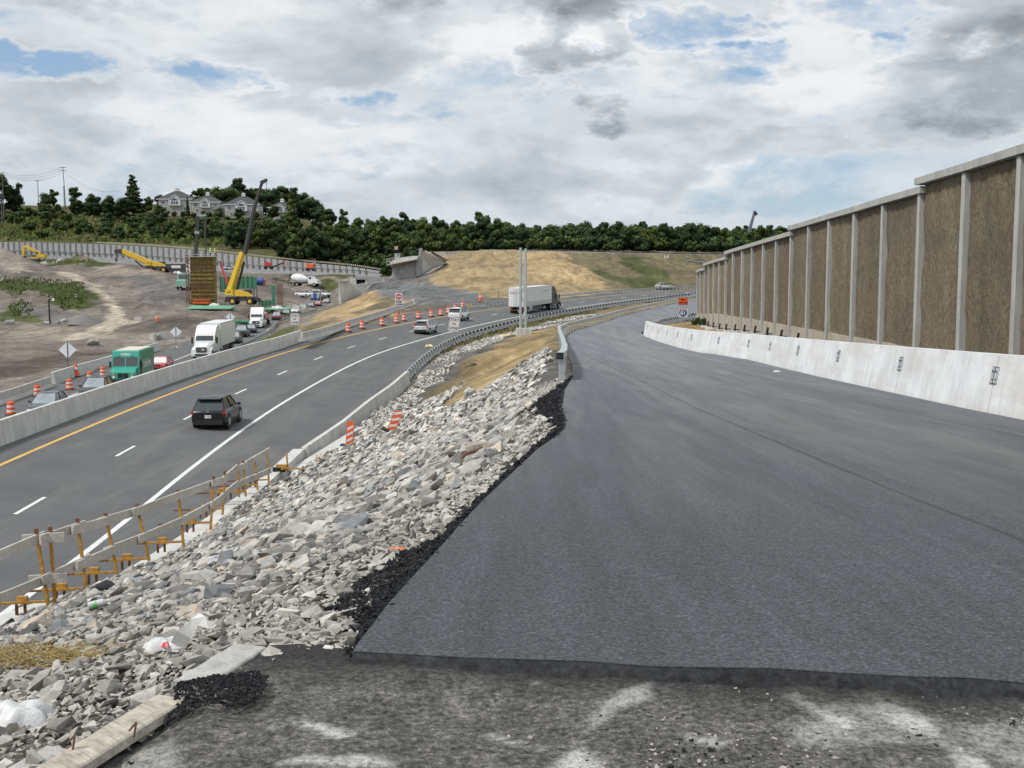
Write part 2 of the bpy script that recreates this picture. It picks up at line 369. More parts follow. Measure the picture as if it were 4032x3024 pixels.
# toe of the rock slope in front of the right barrier
TOE = [atz(*q) + Vector((.42, 0, -.03)) for q in ((-260, 2570, -7.45), (0, 2425, -7.5), (448, 2290, -7.55), (700, 2130, -7.62), (1000, 1920, -7.72))]
for s in range(4, 25, 4):
    p = hw(s, 3.75 + wr(s) + 1.0); p.z = -7.9
    if p.y > TOE[-1].y + 2: TOE.append(p)
bl(TOE)
for q in ((1885, 1548, 88), (2028, 1447, 78), (2140, 1362, 66), (1881, 1436, 106), (2040, 1345, 112), (2120, 1315, 116)): pt(at(*q))
for q in ((1329, 1778), (1235, 1815), (1517, 1682)): pt(atz(q[0] + 12, q[1], -7.98))
for q in ((1450, 1640), (1560, 1650), (1640, 1590), (1610, 1530)): pt(atz(*q, -8.15))
# bench and end of the fill beside the camera
for v in ((-1.6, 5.6, -1.86), (-2.9, 5.9, -2.12), (-4.6, 5.9, -2.5), (-6.5, 5.0, -3.0), (-3, 3, -1.78), (-6, 2, -2.3), (-9, 1, -4.2), (-3, -3, -1.7), (-8, -5, -3.0), (-14, -6, -6.5),
          (-11.5, 8, -6.3), (-13.5, 14, -7.4)): pt(v)
# beyond the noise wall
for v in ((16, -10, -2.0), (15, 31, -2.75), (17.4, 71, -3.7), (19.6, 90, -4.3), (24, 118, -4.85), (60, -10, -2), (60, 40, -2.4), (60, 90, -3.5), (60, 140, -4.2), (110, 150, -3.5), (160, 60, -3), (12.0, 98, -5.0), (11.5, 40, -3.15), (10.9, 70, -4.1), (12.6, 90, -4.75)): pt(v)
SITE = [(0,1400,142),(140,1370,150),(300,1375,152),(480,1330,172),(0,1275,226),(190,1274,226),(400,1269,232),(440,1262,236),(560,1262,232),(700,1248,236),(850,1258,222),
 (700,1300,190),(560,1340,175),(640,1225,252),(-200,1330,200),(-200,1400,140),(-400,1300,230),
 (0,1190,262),(120,1180,265),(60,1130,285),(150,1096,300),(240,1100,296),(330,1112,290),(350,1180,262),(0,1096,300),(-120,1110,300),
 (215,1072,332),(300,1078,338),(480,1215,262),(400,1130,300),(450,1170,280),(520,1262,240),
 (376,1027,372),(300,1032,385),(470,1038,372),(542,1048,352),(600,1066,342),(651,1085,330),(745,1121,305),(700,1175,272),(560,1190,262),(600,1130,300),(500,1090,325),
 (192,1038,410),(100,1036,410),(20,1020,415),(260,1062,352),
 (0,972,335),(40,990,335),(80,1022,330),(134,1066,318),(-160,940,340),(60,1060,310),(0,1064,310),
 (740,1200,268),(800,1203,266),(880,1206,262),(960,1202,264),(1060,1196,270),(1100,1190,290),(1150,1190,300),(1060,1210,262),(900,1218,250),(560,1225,250),
 (1110,1182,345),(1200,1172,400),(1250,1178,400),(1290,1165,400),(1150,1150,420),(1100,1132,400),(1190,1128,410),(1003,1100,420),(900,1090,430),
 (800,1084,430),(745,1080,435),(650,1070,430),(1320,1130,400),(1380,1110,420),(1300,1180,360),(1000,1160,330),(1300,1100,425),
 (1400,1128,340),(1340,1150,330),(1000,1203,262),(1022,1205,267),(930,1201,254),(985,1203,258),(1200,1190,330),(1250,1188,345),(1230,1178,385),(1180,1178,385),
 (100,1066,345),(150,1062,350),(230,1064,348),(110,1046,380),(170,1050,385),(80,1040,400)]
for q in SITE: pt(at(*q))
# ground between the carriageways and the closed gravel ramp
GORE = [(1189,1272,178),(1267,1228,240),(1335,1203,252),(1335,1200,262),(1410,1166,268),(1433,1160,270),(1300,1262,165),(1400,1225,190),(1480,1198,205),(1420,1190,225),(1500,1172,225),
 (1480,1139,268),(1528,1166,222),(1629,1180,200),(1440,1120,305),(1410,1116,312),(1560,1135,270),(1700,1160,230),(1700,1200,190),(1800,1175,212),(1620,1112,300),
 (1575,1108,306),(1700,1124,290),(1800,1140,268),(1880,1156,242),(1905,1172,222)]
for q in GORE: pt(at(*q))
FL = [(1201,1343,107),(1292,1319,119),(1378,1288,134),(1439,1268,147),(1505,1247,160),(1581,1219,180),(1633,1201,193)]
FLp = [at(*q) for q in FL]
bl([p + Vector((-.9, .3, -.03)) for p in FLp])
# the tan mound and the far embankment
for q in [(1640,1098,312),(1700,1075,318),(1760,1052,322),(1700,1030,345),(1760,1010,342),(1830,988,345),(1900,985,348),(2000,987,345),(2180,990,335),(2440,998,350),(2745,1004,370),(3100,1006,380),(3500,1006,380),
 (1900,1095,290),(2000,1120,272),(2100,1140,262),(2300,1130,290),(1800,1060,312),(2000,1050,310),(2200,1060,305),(2450,1070,318),(2745,1070,330),(2600,1100,312),
 (1660,1050,350),(1630,1090,330)]: pt(at(*q))
for s in range(190, 346, 12):
    p = hw(s, -3.75 - wl(s) - 5.5, -.45); pt(p)
for q in [(1700,990,410),(1900,985,410),(2200,985,410),(2745,990,420),(3100,992,430),(3600,992,440),(1560,1010,430)]: pt(at(*q))
# the retaining wall and the hill
WT = [(-260,949,492),(0,953,482),(200,956,476),(400,962,470),(600,972,464),(800,988,456),(1000,1012,448),(1200,1034,440),(1300,1042,434),(1400,1052,428),(1545,1075,420)]
WB = [(-260,1020,492),(0,1020,482),(200,1024,476),(400,1036,470),(600,1044,464),(800,1062,456),(1000,1074,448),(1200,1074,440),(1300,1073,434),(1400,1074,428),(1545,1087,420)]
WTp = [at(*q) for q in WT]; WBp = [at(*q) for q in WB]
bl([Vector((a.x, a.y + 1.6, b.z - .3)) for a, b in zip(WTp, WBp)]); bl([p + Vector((0, 4.2, -.1)) for p in WTp])
for q in [(0,900,540),(400,912,540),(800,935,530),(1150,960,515),(1400,1000,490),(0,850,580),(400,865,580),(0,806,625),(250,806,630),(540,815,630),(690,850,588),(640,800,640),(760,853,585),(900,862,580),(860,830,650),(1040,866,580),(1130,868,585),(1100,850,650),(1300,890,590),(1300,905,680),
 (1500,950,560),(1500,935,680),(1700,975,500),(1700,955,650),(2000,978,480),(2000,965,620),(2400,980,480),(2400,968,620),(2745,984,500),(2745,970,640),(3100,985,500),(3100,975,640),(3700,985,500),(-300,900,540),(-300,806,625),(-300,960,495)]: pt(at(*q))
for v in ((-420, 60, -9), (-420, 300, 4), (-420, 520, 30), (-420, 760, 30), (-260, 760, 26), (0, 760, 16), (420, 760, 14), (420, 300, 0), (420, -40, -3), (-60, -40, -8), (-420, -40, -9), (0, -40, -1.6), (-36, 10, -9.5), (200, 400, 12), (200, 250, 2), (150, 330, 7), (110, 280, 1)): pt(v)
co2 = [Vector((p.x, p.y)) for p in PTS]
vco, _e, tris, vorig, _eo, _fo = geometry.delaunay_2d_cdt(co2, EDG, [], 0, 1e-4)
tz = []
for i, o in enumerate(vorig):
    if o: tz.append(PTS[o[0]].z)
    else:   # crossing of two breaklines: nearest survey point
        q = min(PTS, key=lambda p: (p.x - vco[i].x) ** 2 + (p.y - vco[i].y) ** 2); tz.append(q.z)
TIN = BVHTree.FromPolygons([Vector((v.x, v.y, z)) for v, z in zip(vco, tz)], [tuple(t) for t in tris])
def gz(x, y):
    h = TIN.ray_cast(Vector((x, y, 400)), Vector((0, 0, -1)))
    return h[0].z if h[0] is not None else -5.0
def gp(px, py):
    h = TIN.ray_cast(Vector((0, 0, 0)), ray(px, py).normalized())
    return h[0].copy() if h[0] is not None else at(px, py, 200)
def on_ground(v, dz=0.0): return Vector((v[0], v[1], gz(v[0], v[1]) + dz))
def inpoly(X, Y, poly):
    ins = np.zeros(X.shape, bool); n = len(poly)
    for i in range(n):
        x0, y0 = poly[i][0], poly[i][1]; x1, y1 = poly[(i+1) % n][0], poly[(i+1) % n][1]
        if y0 == y1: continue
        c = ((y0 > Y) != (y1 > Y)) & (X < (x1 - x0) * (Y - y0) / (y1 - y0) + x0)
        ins ^= c
    return ins
hwpoly = [(p.x, p.y) for p in (hw(s, -3.75 - wl(s) - .1) for s in HS)] + [(p.x, p.y) for p in (hw(s, 3.75 + wr(s) + .1) for s in reversed(HS))]
lpoly = [(itp(y, LLe), y) for y in range(30, 441, 5)] + [(itp(y, LRe), y) for y in range(440, 29, -5)]
ryy = [4.7] + [5 + .5 * i for i in range(60)] + list(range(36, 300, 4))
rpoly = [(rl(y) + .1, y) for y in ryy] + [(rr(y) - .05, y) for y in reversed(ryy)]
# cheap layered value noise for relief and zone edges
def vnoise(X, Y, s, seed=0):
    r = np.random.RandomState(seed).rand(64, 64); x = X / s; y = Y / s
    xi = np.floor(x).astype(int); yi = np.floor(y).astype(int); fx = x - xi; fy = y - yi
    fx = fx * fx * (3 - 2 * fx); fy = fy * fy * (3 - 2 * fy)
    a = r[xi % 64, yi % 64]; b = r[(xi+1) % 64, yi % 64]; c = r[xi % 64, (yi+1) % 64]; d = r[(xi+1) % 64, (yi+1) % 64]
    return (a * (1-fx) * (1-fy) + b * fx * (1-fy) + c * (1-fx) * fy + d * fx * fy) - .5
def fnoise(X, Y, s, seed=0, o=4):
    t = 0
    for i in range(o): t = t + vnoise(X, Y, s / 2**i, seed + i) / 2**i * 1.0
    return t
def U(*q): return [(at(*a).x, at(*a).y) for a in q]
def G(*q): return [(gp(*a).x, gp(*a).y) for a in q]
DIRT=(.20,.175,.150); DIRT2=(.27,.235,.19); TRACK=(.46,.40,.32); GREEN=(.062,.078,.028); GREEN2=(.085,.095,.035); STRAW=(.385,.285,.16); STRAW2=(.305,.235,.135); GRAV=(.16,.162,.165); OLIVE=(.165,.14,.08); STONE=(.23,.22,.205); HILL=(.095,.095,.04); GREYD=(.16,.15,.14); BENCH=(.20,.19,.175); SHADOW=(.05,.045,.04)
ZONES = [ # (colour, blur-noise amount, polygon in plan)
 (HILL, 3, [(-420, 488)] + [(p.x, p.y + 1) for p in WTp] + [(60, 400), (420, 400), (420, 800), (-420, 800)]),
 (STRAW2, 3, G((1580,1106),(1700,1126),(1800,1142),(1900,1165),(2000,1185),(2200,1178),(2440,1145),(2420,1125),(2330,1070),(2190,992),(2100,988),(1900,986),(1830,990),(1760,1012),(1720,1040),(1760,1052),(1700,1075),(1640,1098))),
 (STRAW, 2.5, G((2050,1000),(2190,992),(2330,1070),(2440,1145),(2300,1130),(2100,1100),(2020,1050))),
 (OLIVE, 3, G((2190,992),(2330,1070),(2440,1145),(2745,1135),(3000,1130),(3000,1006),(2745,1004),(2440,998))),
 (GREEN2, 9, G((2260,1015),(2380,1080),(2470,1140),(2640,1130),(2600,1095),(2540,1050),(2520,1003),(2450,1000),(2400,1040),(2330,1030))),
 (GREYD, 2, G((1580,1106),(1640,1098),(1700,1075),(1700,1125),(1640,1112))),
 (GRAV, 1.2, U((1640,1200,192),(1629,1180,200),(1528,1166,222),(1480,1139,268),(1440,1120,305),(1410,1116,312),(1405,1098,330),(1575,1100,312),(1582,1109,306),(1700,1124,290),(1800,1140,268),(1880,1156,242),(1912,1172,224),(1900,1205,190))),
 (STRAW, 1.5, U((1189,1273,178),(1267,1228,240),(1335,1203,252),(1410,1166,268),(1433,1160,270),(1480,1139,268),(1528,1166,222),(1480,1198,205),(1400,1225,190),(1300,1262,165))),
 (OLIVE, 2, U((1205,1325,112),(1189,1275,176),(1300,1262,165),(1400,1222,190),(1480,1196,205),(1528,1168,221),(1629,1180,200),(1633,1205,190),(1581,1225,178),(1505,1252,159),(1439,1272,146),(1378,1292,133),(1292,1325,118))),
 (STRAW, 1.5, U((1300,1262,165),(1400,1235,180),(1620,1175,205),(1629,1190,195),(1581,1225,178),(1439,1272,146),(1292,1325,118),(1230,1300,140))),
 (GREEN2, 2, [(p.x - .5, p.y) for p in (hw(s, -3.75 - wl(s)) for s in range(38, 84, 4))] + U((1189,1275,176),(1100,1290,200),(1000,1330,160))),
 (GREYD, 4, G((440,1075),(560,1085),(690,1120),(740,1160),(690,1205),(600,1190),(520,1140),(450,1105))),
 (DIRT2, 4, G((360,1040),(470,1040),(600,1070),(640,1090),(540,1090),(430,1070))),
 (DIRT2, 5, G((0,1290),(300,1285),(420,1320),(200,1345),(0,1350))),
 (GREYD, 4, G((120,1200),(190,1180),(260,1235),(330,1250),(330,1272),(120,1272))),
 ((.11,.092,.075), 5, G((0,1420),(150,1400),(330,1385),(420,1370),(400,1400),(200,1450),(0,1470))),
 ((.30,.26,.21), 2, G((470,1352),(620,1322),(700,1300),(700,1306),(620,1332),(500,1360),(380,1385),(380,1378))),
 ((.30,.265,.22), 3, G((0,972),(40,990),(80,1022),(134,1066),(60,1072),(0,1070))),
 (GREEN, 5, G((0,1085),(110,1090),(200,1100),(330,1115),(352,1180),(320,1225),(250,1230),(200,1180),(160,1160),(110,1140),(60,1180),(40,1130),(0,1140))),
 (GREEN, 4, G((30,1205),(90,1180),(140,1205),(130,1240),(100,1262),(60,1255))),
 (GREEN, 6, G((150,1022),(300,1018),(380,1030),(420,1026),(380,1048),(300,1050),(230,1040),(170,1030))),
 (GREEN2, 5, G((0,1255),(60,1262),(140,1258),(140,1275),(0,1278))),
 (TRACK, .6, G((222,1072),(250,1072),(330,1092),(400,1135),(450,1180),(478,1225),(515,1262),(560,1268),(430,1300),(330,1330),(250,1345),(240,1335),(330,1300),(400,1276),(425,1262),(432,1235),(420,1190),(385,1150),(330,1112),(270,1092),(225,1082))),
 ((.30,.255,.20), .5, G((275,1085),(330,1104),(385,1145),(430,1195),(447,1240),(455,1262),(462,1262),(455,1238),(440,1195),(395,1143),(340,1103),(285,1083))),
 (GREEN2, 6, G((1190,1105),(1330,1100),(1330,1122),(1250,1128))),
]
NEAR = None
def zone_colors(X, Y, Z):
    n = len(X); C = np.tile(np.array(DIRT), (n, 1)); C += (fnoise(X, Y, 22, 5)[:, None]) * np.array([.13, .115, .10])
    dk = fnoise(X, Y, 60, 9); C = np.where((dk > .12)[:, None], C * .85, C)
    far = Y > 488; 
    for col, amp, poly in ZONES:
        jx = X + fnoise(X, Y, amp * 3 + 1, 21) * amp * 1.5; jy = Y + fnoise(X, Y, amp * 5 + 1, 33) * amp * 4
        m = inpoly(jx, jy, poly); k = 1 + fnoise(X, Y, 9, 3) * .35
        C[m] = (np.array(col)[None] * k[:, None])[m]
    # riprap and grass between the highway and the ramp
    h = np.array([itp(y, EL) for y in Y]); 
    side = (X < h) & (Y > -10) & (Y < 320)
    return np.clip(C, .01, .9), side
def dist_poly(X, Y, P):
    d = np.full(X.shape, 1e9)
    for a, b in zip(P[:-1], P[1:]):
        ax, ay, bx, by = a[0], a[1], b[0], b[1]; L = (bx-ax)**2 + (by-ay)**2
        t = np.clip(((X-ax)*(bx-ax) + (Y-ay)*(by-ay)) / L, 0, 1)
        d = np.minimum(d, np.hypot(X - ax - t*(bx-ax), Y - ay - t*(by-ay)))
    return d
TANP = [(gp(*a).x, gp(*a).y) for a in ((1670,1640),(1752,1576),(1881,1437),(2000,1337),(2120,1300),(2170,1292),(2190,1310),(2180,1345),(2140,1368),(2028,1450),(1881,1550),(1780,1600))]
GRASSP = [(p.x, p.y) for p in (hw(s, 3.75 + wr(s) + .3) for s in range(20, 180, 5))] + [(p.x, p.y) for p in reversed([d + Vector((-1.5, 1.5, 0)) for d in DD[1:]])]
medpoly = [(p.x, p.y) for p in (hw(s, 3.75 + wr(s) + .2) for s in range(-30, 320, 6))] + [(rl(y), y) for y in range(298, 6, -3)] + [(-8, 5), (-30, 0)]
def ground_patch(name, x0, x1, y0, y1, st, hole=None, rel=.25, relscale=6):
    xs = np.arange(x0, x1 + st * .5, st); ysr = np.arange(y0, y1 + st * .5, st)
    X, Y = np.meshgrid(xs, ysr); sh = X.shape; X = X.ravel(); Y = Y.ravel()
    Z = np.array([gz(a, b) for a, b in zip(X, Y)])
    C, side = zone_colors(X, Y, Z)
    med = inpoly(X, Y, medpoly)
    jx = X + fnoise(X, Y, 2.4, 71) * 1.2; jy = Y + fnoise(X, Y, 2.4, 75) * 1.6
    C[med] = (np.array((.125,.118,.108)) * (1 + .5 * fnoise(X, Y, 1.5, 80))[:, None])[med]  # grey fines under the riprap, darkened for the shade between stones
    g = med & inpoly(jx, jy, GRASSP); C[g] = (np.array((.125, .108, .05)) * (1 + .9 * fnoise(X, Y, 3, 81))[:, None])[g]
    g = med & (Y > 60) & (X > np.interp(Y, [d.y for d in DD], [d.x for d in DD]) + 3.0); C[g] = (np.array((.22, .17, .095)) * (1 + .6 * fnoise(X, Y, 3, 82))[:, None])[g]
    g = med & inpoly(jx, jy, TANP); C[g] = (np.array((.30, .225, .12)) * (1 + .6 * fnoise(X, Y, 2.0, 83))[:, None])[g]
    dd = dist_poly(X, Y, [(d.x, d.y) for d in DD]); g = med & (dd < 1.8); C[g] = np.array((.16, .155, .145))
    behind = X > np.array([rr(y) + .6 for y in Y]); C[behind & (Y < 130)] = np.array((.13, .10, .075))
    g = behind & (Y > 84) & (Y < 125) & (X < 26); C[g] = np.array((.30, .22, .115))
    old = (X > -1.6) & (Y < 5.2) & (X < 12)
    C[old] = np.array((.10, .098, .095))
    amp = np.clip(.35 + Y / 120, .3, 1.0) * rel
    flat = inpoly(X, Y, hwpoly) | inpoly(X, Y, lpoly) | inpoly(X, Y, rpoly)
    dirtlike = (C[:, 0] > C[:, 1] * 1.1) & (X < -35)
    bumpz = fnoise(X, Y, relscale, 41) * amp * np.where(dirtlike, 1.25, 1.0)
    if name == 'ground_near': bumpz = fnoise(X, Y, 1.4, 41, 3) * .12
    bumpz[(X > -1.9) & (Y < 6)] *= .2
    Z = Z + np.where(flat, 0, bumpz); Z[flat] -= .30
    hin = inpoly(X, Y, hwpoly); ids = np.where(hin)[0]
    if len(ids):
        ss = np.interp(Y[ids], _Y, _s); off = (X[ids] - np.interp(ss, _s, _X)) * np.cos(np.interp(ss, _s, _h)); Z[ids] = np.minimum(Z[ids], np.interp(ss, _s, _z) - off * np.interp(ss, SK, HE) * .01 - .3)
    Z = Z - .02
    nx, ny = len(xs), len(ysr); idx = np.arange(nx * ny).reshape(ny, nx)
    Fq = np.stack([idx[:-1, :-1], idx[:-1, 1:], idx[1:, 1:], idx[1:, :-1]], -1).reshape(-1, 4)
    if hole:
        cx = X[Fq].mean(1); cy = Y[Fq].mean(1)
        Fq = Fq[~((cx > hole[0]) & (cx < hole[1]) & (cy > hole[2]) & (cy < hole[3]))]
    me = npmesh(name, np.stack([X, Y, Z], 1), Fq, M['ground'], {'tint': C}, True)
    o = bpy.data.objects.new(name, me); COL.objects.link(o); return tag(o, kind='structure')
m, nt, b = nodes_of('ground'); p = pos(nt); a = N(nt, 'ShaderNodeVertexColor', layer_name='tint').outputs[0]
f1 = noise(nt, p, .9, 6, .68); f2 = noise(nt, p, 7, 5, .7)
c = mix(nt, 1.0, a, ramp(nt, f1, [(.28, (.66,)*3), (.72, (1.32,)*3)]), 'MULTIPLY')
c = mix(nt, 1.0, c, ramp(nt, f2, [(.3, (.66,)*3), (.7, (1.32,)*3)]), 'MULTIPLY')
f0 = noise(nt, scalev(nt, p, (.5, .16, .6)), .55, 7, .70, .8); c = mix(nt, 1.0, c, ramp(nt, f0, [(.34, (.62,)*3), (.5, (1.0,)*3), (.66, (1.38,)*3)]), 'MULTIPLY')
vor = N(nt, 'ShaderNodeTexVoronoi'); vor.inputs['Scale'].default_value = 1.1; nt.links.new(p, vor.inputs['Vector'])
c = mix(nt, mth(nt, 'MULTIPLY', ramp(nt, vor.outputs['Distance'], [(.10, (1,)*3), (.2, (0,)*3)]), .35), c, (.32, .29, .26))
nt.links.new(c, b.inputs['Base Color']); b.inputs['Roughness'].default_value = .95; b.inputs['Specular IOR Level'].default_value = .15
bump(nt, b, mth(nt, 'ADD', f1, mth(nt, 'MULTIPLY', f2, .35)), .35, .8); M['ground'] = m
gn = ground_patch('ground_near', -31, 24, -6, 70, .5)
gm = ground_patch('ground', -170, 130, -8, 500, 1.25, hole=(-30.3, 23.3, -5.2, 69.2), rel=.45)
gf = ground_patch('hillside', -420, 420, -40, 760, 6.0, hole=(-168, 128, -6, 498), rel=1.8, relscale=30)
for pth in (gm, gf): pass
# wide land out to the horizon
mb = MB(); ring = []
for r_, z_ in ((420, 6), (900, 30), (2000, 34), (4500, 34)):
    ring.append([(r_ * math.cos(t), 300 + r_ * math.sin(t), z_ if math.sin(t) > -.2 else -9) for t in [2*math.pi*i/48 for i in range(48)]])
mb.loft(ring[1:], True)
tag(mb.build('distant_land', mat('distant land', (.05, .06, .03), .95, .3, .01, world=True)), kind='structure')
# ------------------------------------------------------------------ road sheets
def strip(name, A, B, mt, kind='structure', nx=6, dz=0.0):
    mb = MB(); rings = []
    for a, b in zip(A, B): rings.append([tuple(a.lerp(b, i / nx) + Vector((0, 0, dz))) for i in range(nx + 1)])
    mb.loft(rings, closed=False, smooth=True); o = mb.build(name, mt, fix=False)
    n = o.data.polygons[0].normal
    if n.z < 0: o.data.flip_normals()
    return tag(o, kind=kind)
S2 = list(range(-42, 346, 3))
strip('highway', [hw(s, -3.75 - wl(s) - .3) for s in S2], [hw(s, 3.75 + wr(s) + .2) for s in S2], M['asph_hw'])
def lane(name, s0, s1, off, wd, mt, step=3.0):
    ss = [s0 + (s1 - s0) * i / max(1, round((s1 - s0) / step)) for i in range(max(1, round((s1 - s0) / step)) + 1)]
    return strip(name, [hw(s, off - wd / 2, .008) for s in ss], [hw(s, off + wd / 2, .008) for s in ss], mt, nx=1)
lane('yellow_edge_line', -42, 345, -3.75, .20, M['yellow_line']); lane('white_edge_line', -42, 345, 3.75, .20, M['white_line'])
for k in range(-3, 28):
    s = k * 12.19
    if 13 * 12.19 - 30 < s or True: lane('lane_dash', s - 1.5, s + 1.5, 0, .15, M['white_line'])
YS = list(range(30, 441, 5))
strip('opposite_road', [Vector((itp(y, LLe) - .4, y, lz(y))) for y in YS], [Vector((itp(y, LRe) + .3, y, lz(y))) for y in YS], M['asph_hw'])
lx = lambda y: itp(y, [(q[1], q[0]) for q in LC])
strip('white_lane_line', [Vector((lx(y) - 2.15, y, lz(y) + .008)) for y in YS], [Vector((lx(y) - 1.98, y, lz(y) + .008)) for y in YS], M['white_line'], nx=1)
strip('yellow_median_line', [Vector((itp(y, LRe) - .9, y, lz(y) + .008)) for y in YS], [Vector((itp(y, LRe) - .75, y, lz(y) + .008)) for y in YS], M['yellow_line'], nx=1)
# ramp: fresh mat of asphalt, 5 cm thick at its cut edge
def fy(x): return 4.82 - (x + .71) * .15 + .035 * min(1, max(0, (x - 1.0) * 12))   # the front joint in plan
m, nt, b = nodes_of('asphalt ramp'); p = pos(nt)
f = noise(nt, p, 52, 3, .8); f9 = noise(nt, p, 16, 3, .7)
c = ramp(nt, f, [(.34, (.032, .034, .039)), (.5, (.056, .060, .069)), (.66, (.130, .139, .154))])
c = mix(nt, 1.0, c, ramp(nt, f9, [(.3, (.84,)*3), (.7, (1.15,)*3)]), 'MULTIPLY')
big = noise(nt, scalev(nt, p, (1, .35, 1)), .8, 4, .6); c = mix(nt, 1.0, c, ramp(nt, big, [(.3, (.90,)*3), (.7, (1.10,)*3)]), 'MULTIPLY')
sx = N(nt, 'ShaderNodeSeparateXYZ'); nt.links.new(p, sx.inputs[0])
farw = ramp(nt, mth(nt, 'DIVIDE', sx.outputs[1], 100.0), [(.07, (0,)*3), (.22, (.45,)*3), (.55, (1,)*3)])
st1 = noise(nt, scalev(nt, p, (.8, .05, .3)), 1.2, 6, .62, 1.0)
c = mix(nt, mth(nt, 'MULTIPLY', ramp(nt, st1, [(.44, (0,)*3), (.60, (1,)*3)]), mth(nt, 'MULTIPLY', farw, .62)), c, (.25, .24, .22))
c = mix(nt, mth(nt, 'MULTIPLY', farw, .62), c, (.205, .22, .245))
# dusty wheel track on the right half
tr = mth(nt, 'SUBTRACT', sx.outputs[0], mth(nt, 'MULTIPLY', sx.outputs[1], .035))
tr = mth(nt, 'ADD', tr, mth(nt, 'MULTIPLY', mth(nt, 'SUBTRACT', noise(nt, p, .35, 4, .6), .5), 1.6))
trk = ramp(nt, mth(nt, 'DIVIDE', tr, 10.0), [(.33, (0,)*3), (.42, (1,)*3), (.47, (.2,)*3), (.55, (.9,)*3), (.62, (.1,)*3)])
c = mix(nt, mth(nt, 'MULTIPLY', mth(nt, 'MULTIPLY', trk, ramp(nt, mth(nt, 'DIVIDE', sx.outputs[1], 100.0), [(.07, (0,)*3), (.13, (1,)*3)])), .24), c, (.24, .23, .205))
sw = mth(nt, 'ADD', sx.outputs[0], mth(nt, 'MULTIPLY', mth(nt, 'SUBTRACT', noise(nt, p, 2.5, 4, .6), .5), .10))
for off_, st_ in ((-3.55, .55), (-7.2, .45)):
    ln = ramp(nt, mth(nt, 'ABSOLUTE', mth(nt, 'ADD', sw, off_)), [(.012, (1,)*3), (.04, (0,)*3)]); c = mix(nt, mth(nt, 'MULTIPLY', ln, st_), c, (.02, .02, .022))
scf = noise(nt, scalev(nt, p, (3.0, .22, 1)), 1.6, 5, .65, .3); c = mix(nt, 1.0, c, ramp(nt, scf, [(.34, (.86,)*3), (.66, (1.14,)*3)]), 'MULTIPLY')
nt.links.new(c, b.inputs['Base Color']); b.inputs['Roughness'].default_value = .78; b.inputs['Specular IOR Level'].default_value = .4
bump(nt, b, f, .008, .8); M['asph_new'] = m
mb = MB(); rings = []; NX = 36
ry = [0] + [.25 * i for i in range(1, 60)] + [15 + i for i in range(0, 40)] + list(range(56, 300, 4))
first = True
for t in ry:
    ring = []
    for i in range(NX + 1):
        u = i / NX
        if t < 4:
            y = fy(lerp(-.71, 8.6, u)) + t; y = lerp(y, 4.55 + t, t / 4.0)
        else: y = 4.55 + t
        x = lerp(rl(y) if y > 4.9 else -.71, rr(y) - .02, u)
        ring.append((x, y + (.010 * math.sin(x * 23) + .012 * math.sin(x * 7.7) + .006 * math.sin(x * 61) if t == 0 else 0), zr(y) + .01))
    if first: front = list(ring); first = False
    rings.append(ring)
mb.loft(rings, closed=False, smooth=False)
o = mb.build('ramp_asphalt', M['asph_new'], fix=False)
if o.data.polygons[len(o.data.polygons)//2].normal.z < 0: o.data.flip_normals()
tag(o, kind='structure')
mb = MB(); fr_ = []
for a_, b_ in zip(front[:-1], front[1:]):
    for j in range(6): fr_.append(tuple(Vector(a_).lerp(Vector(b_), j / 6)))
rs = random.Random(12); r1_ = [(x, y + .006, z + .001) for x, y, z in fr_]; r2_ = [(x + rs.uniform(-.01, .01), y - .015 - rs.uniform(0, .02), z - .022) for x, y, z in fr_]; r3_ = [(x, y - .05 - rs.uniform(0, .05), z - .075) for x, y, z in fr_]
mb.loft([r1_, r2_, r3_], closed=False)
M['crumb'] = asphalt('loose asphalt', (.022, .023, .026), .6, None, .25, 26)
o = mb.build('ramp_front_edge', M['crumb'], fix=False); tag(o, kind='structure')
# fallen edge of the mat along the left side (slopes down onto the stones)
mb = MB(); rings = []
for y in [4.84 + .2 * i for i in range(149)]:
    wd = itp(y, [(4.7, .03), (5.3, .07), (6.0, .40), (6.8, .25), (8, .10), (12, .14), (18, .3), (24, .6), (28, .3), (34, .15)]) * (1 + .5 * math.sin(y * 9.1) * math.sin(y * 3.3)) 
    x = rl(y); x = max(x, rl(max(4.9, y))); z = zr(y)
    rings.append([(x + .05, y, z + .009), (x - wd * .4, y + .02 * math.sin(y * 40), z - .035), (x - wd, y, z - .10 - wd * .25), (x - wd - .15, y, z - .35)])
mb.loft(rings, closed=False)
M['crumb'] = asphalt('loose asphalt', (.022, .023, .026), .6, None, .25, 26)
o = mb.build('ramp_edge', M['crumb'], fix=False)
if o.data.polygons[5].normal.z < 0: o.data.flip_normals()
tag(o, kind='structure')
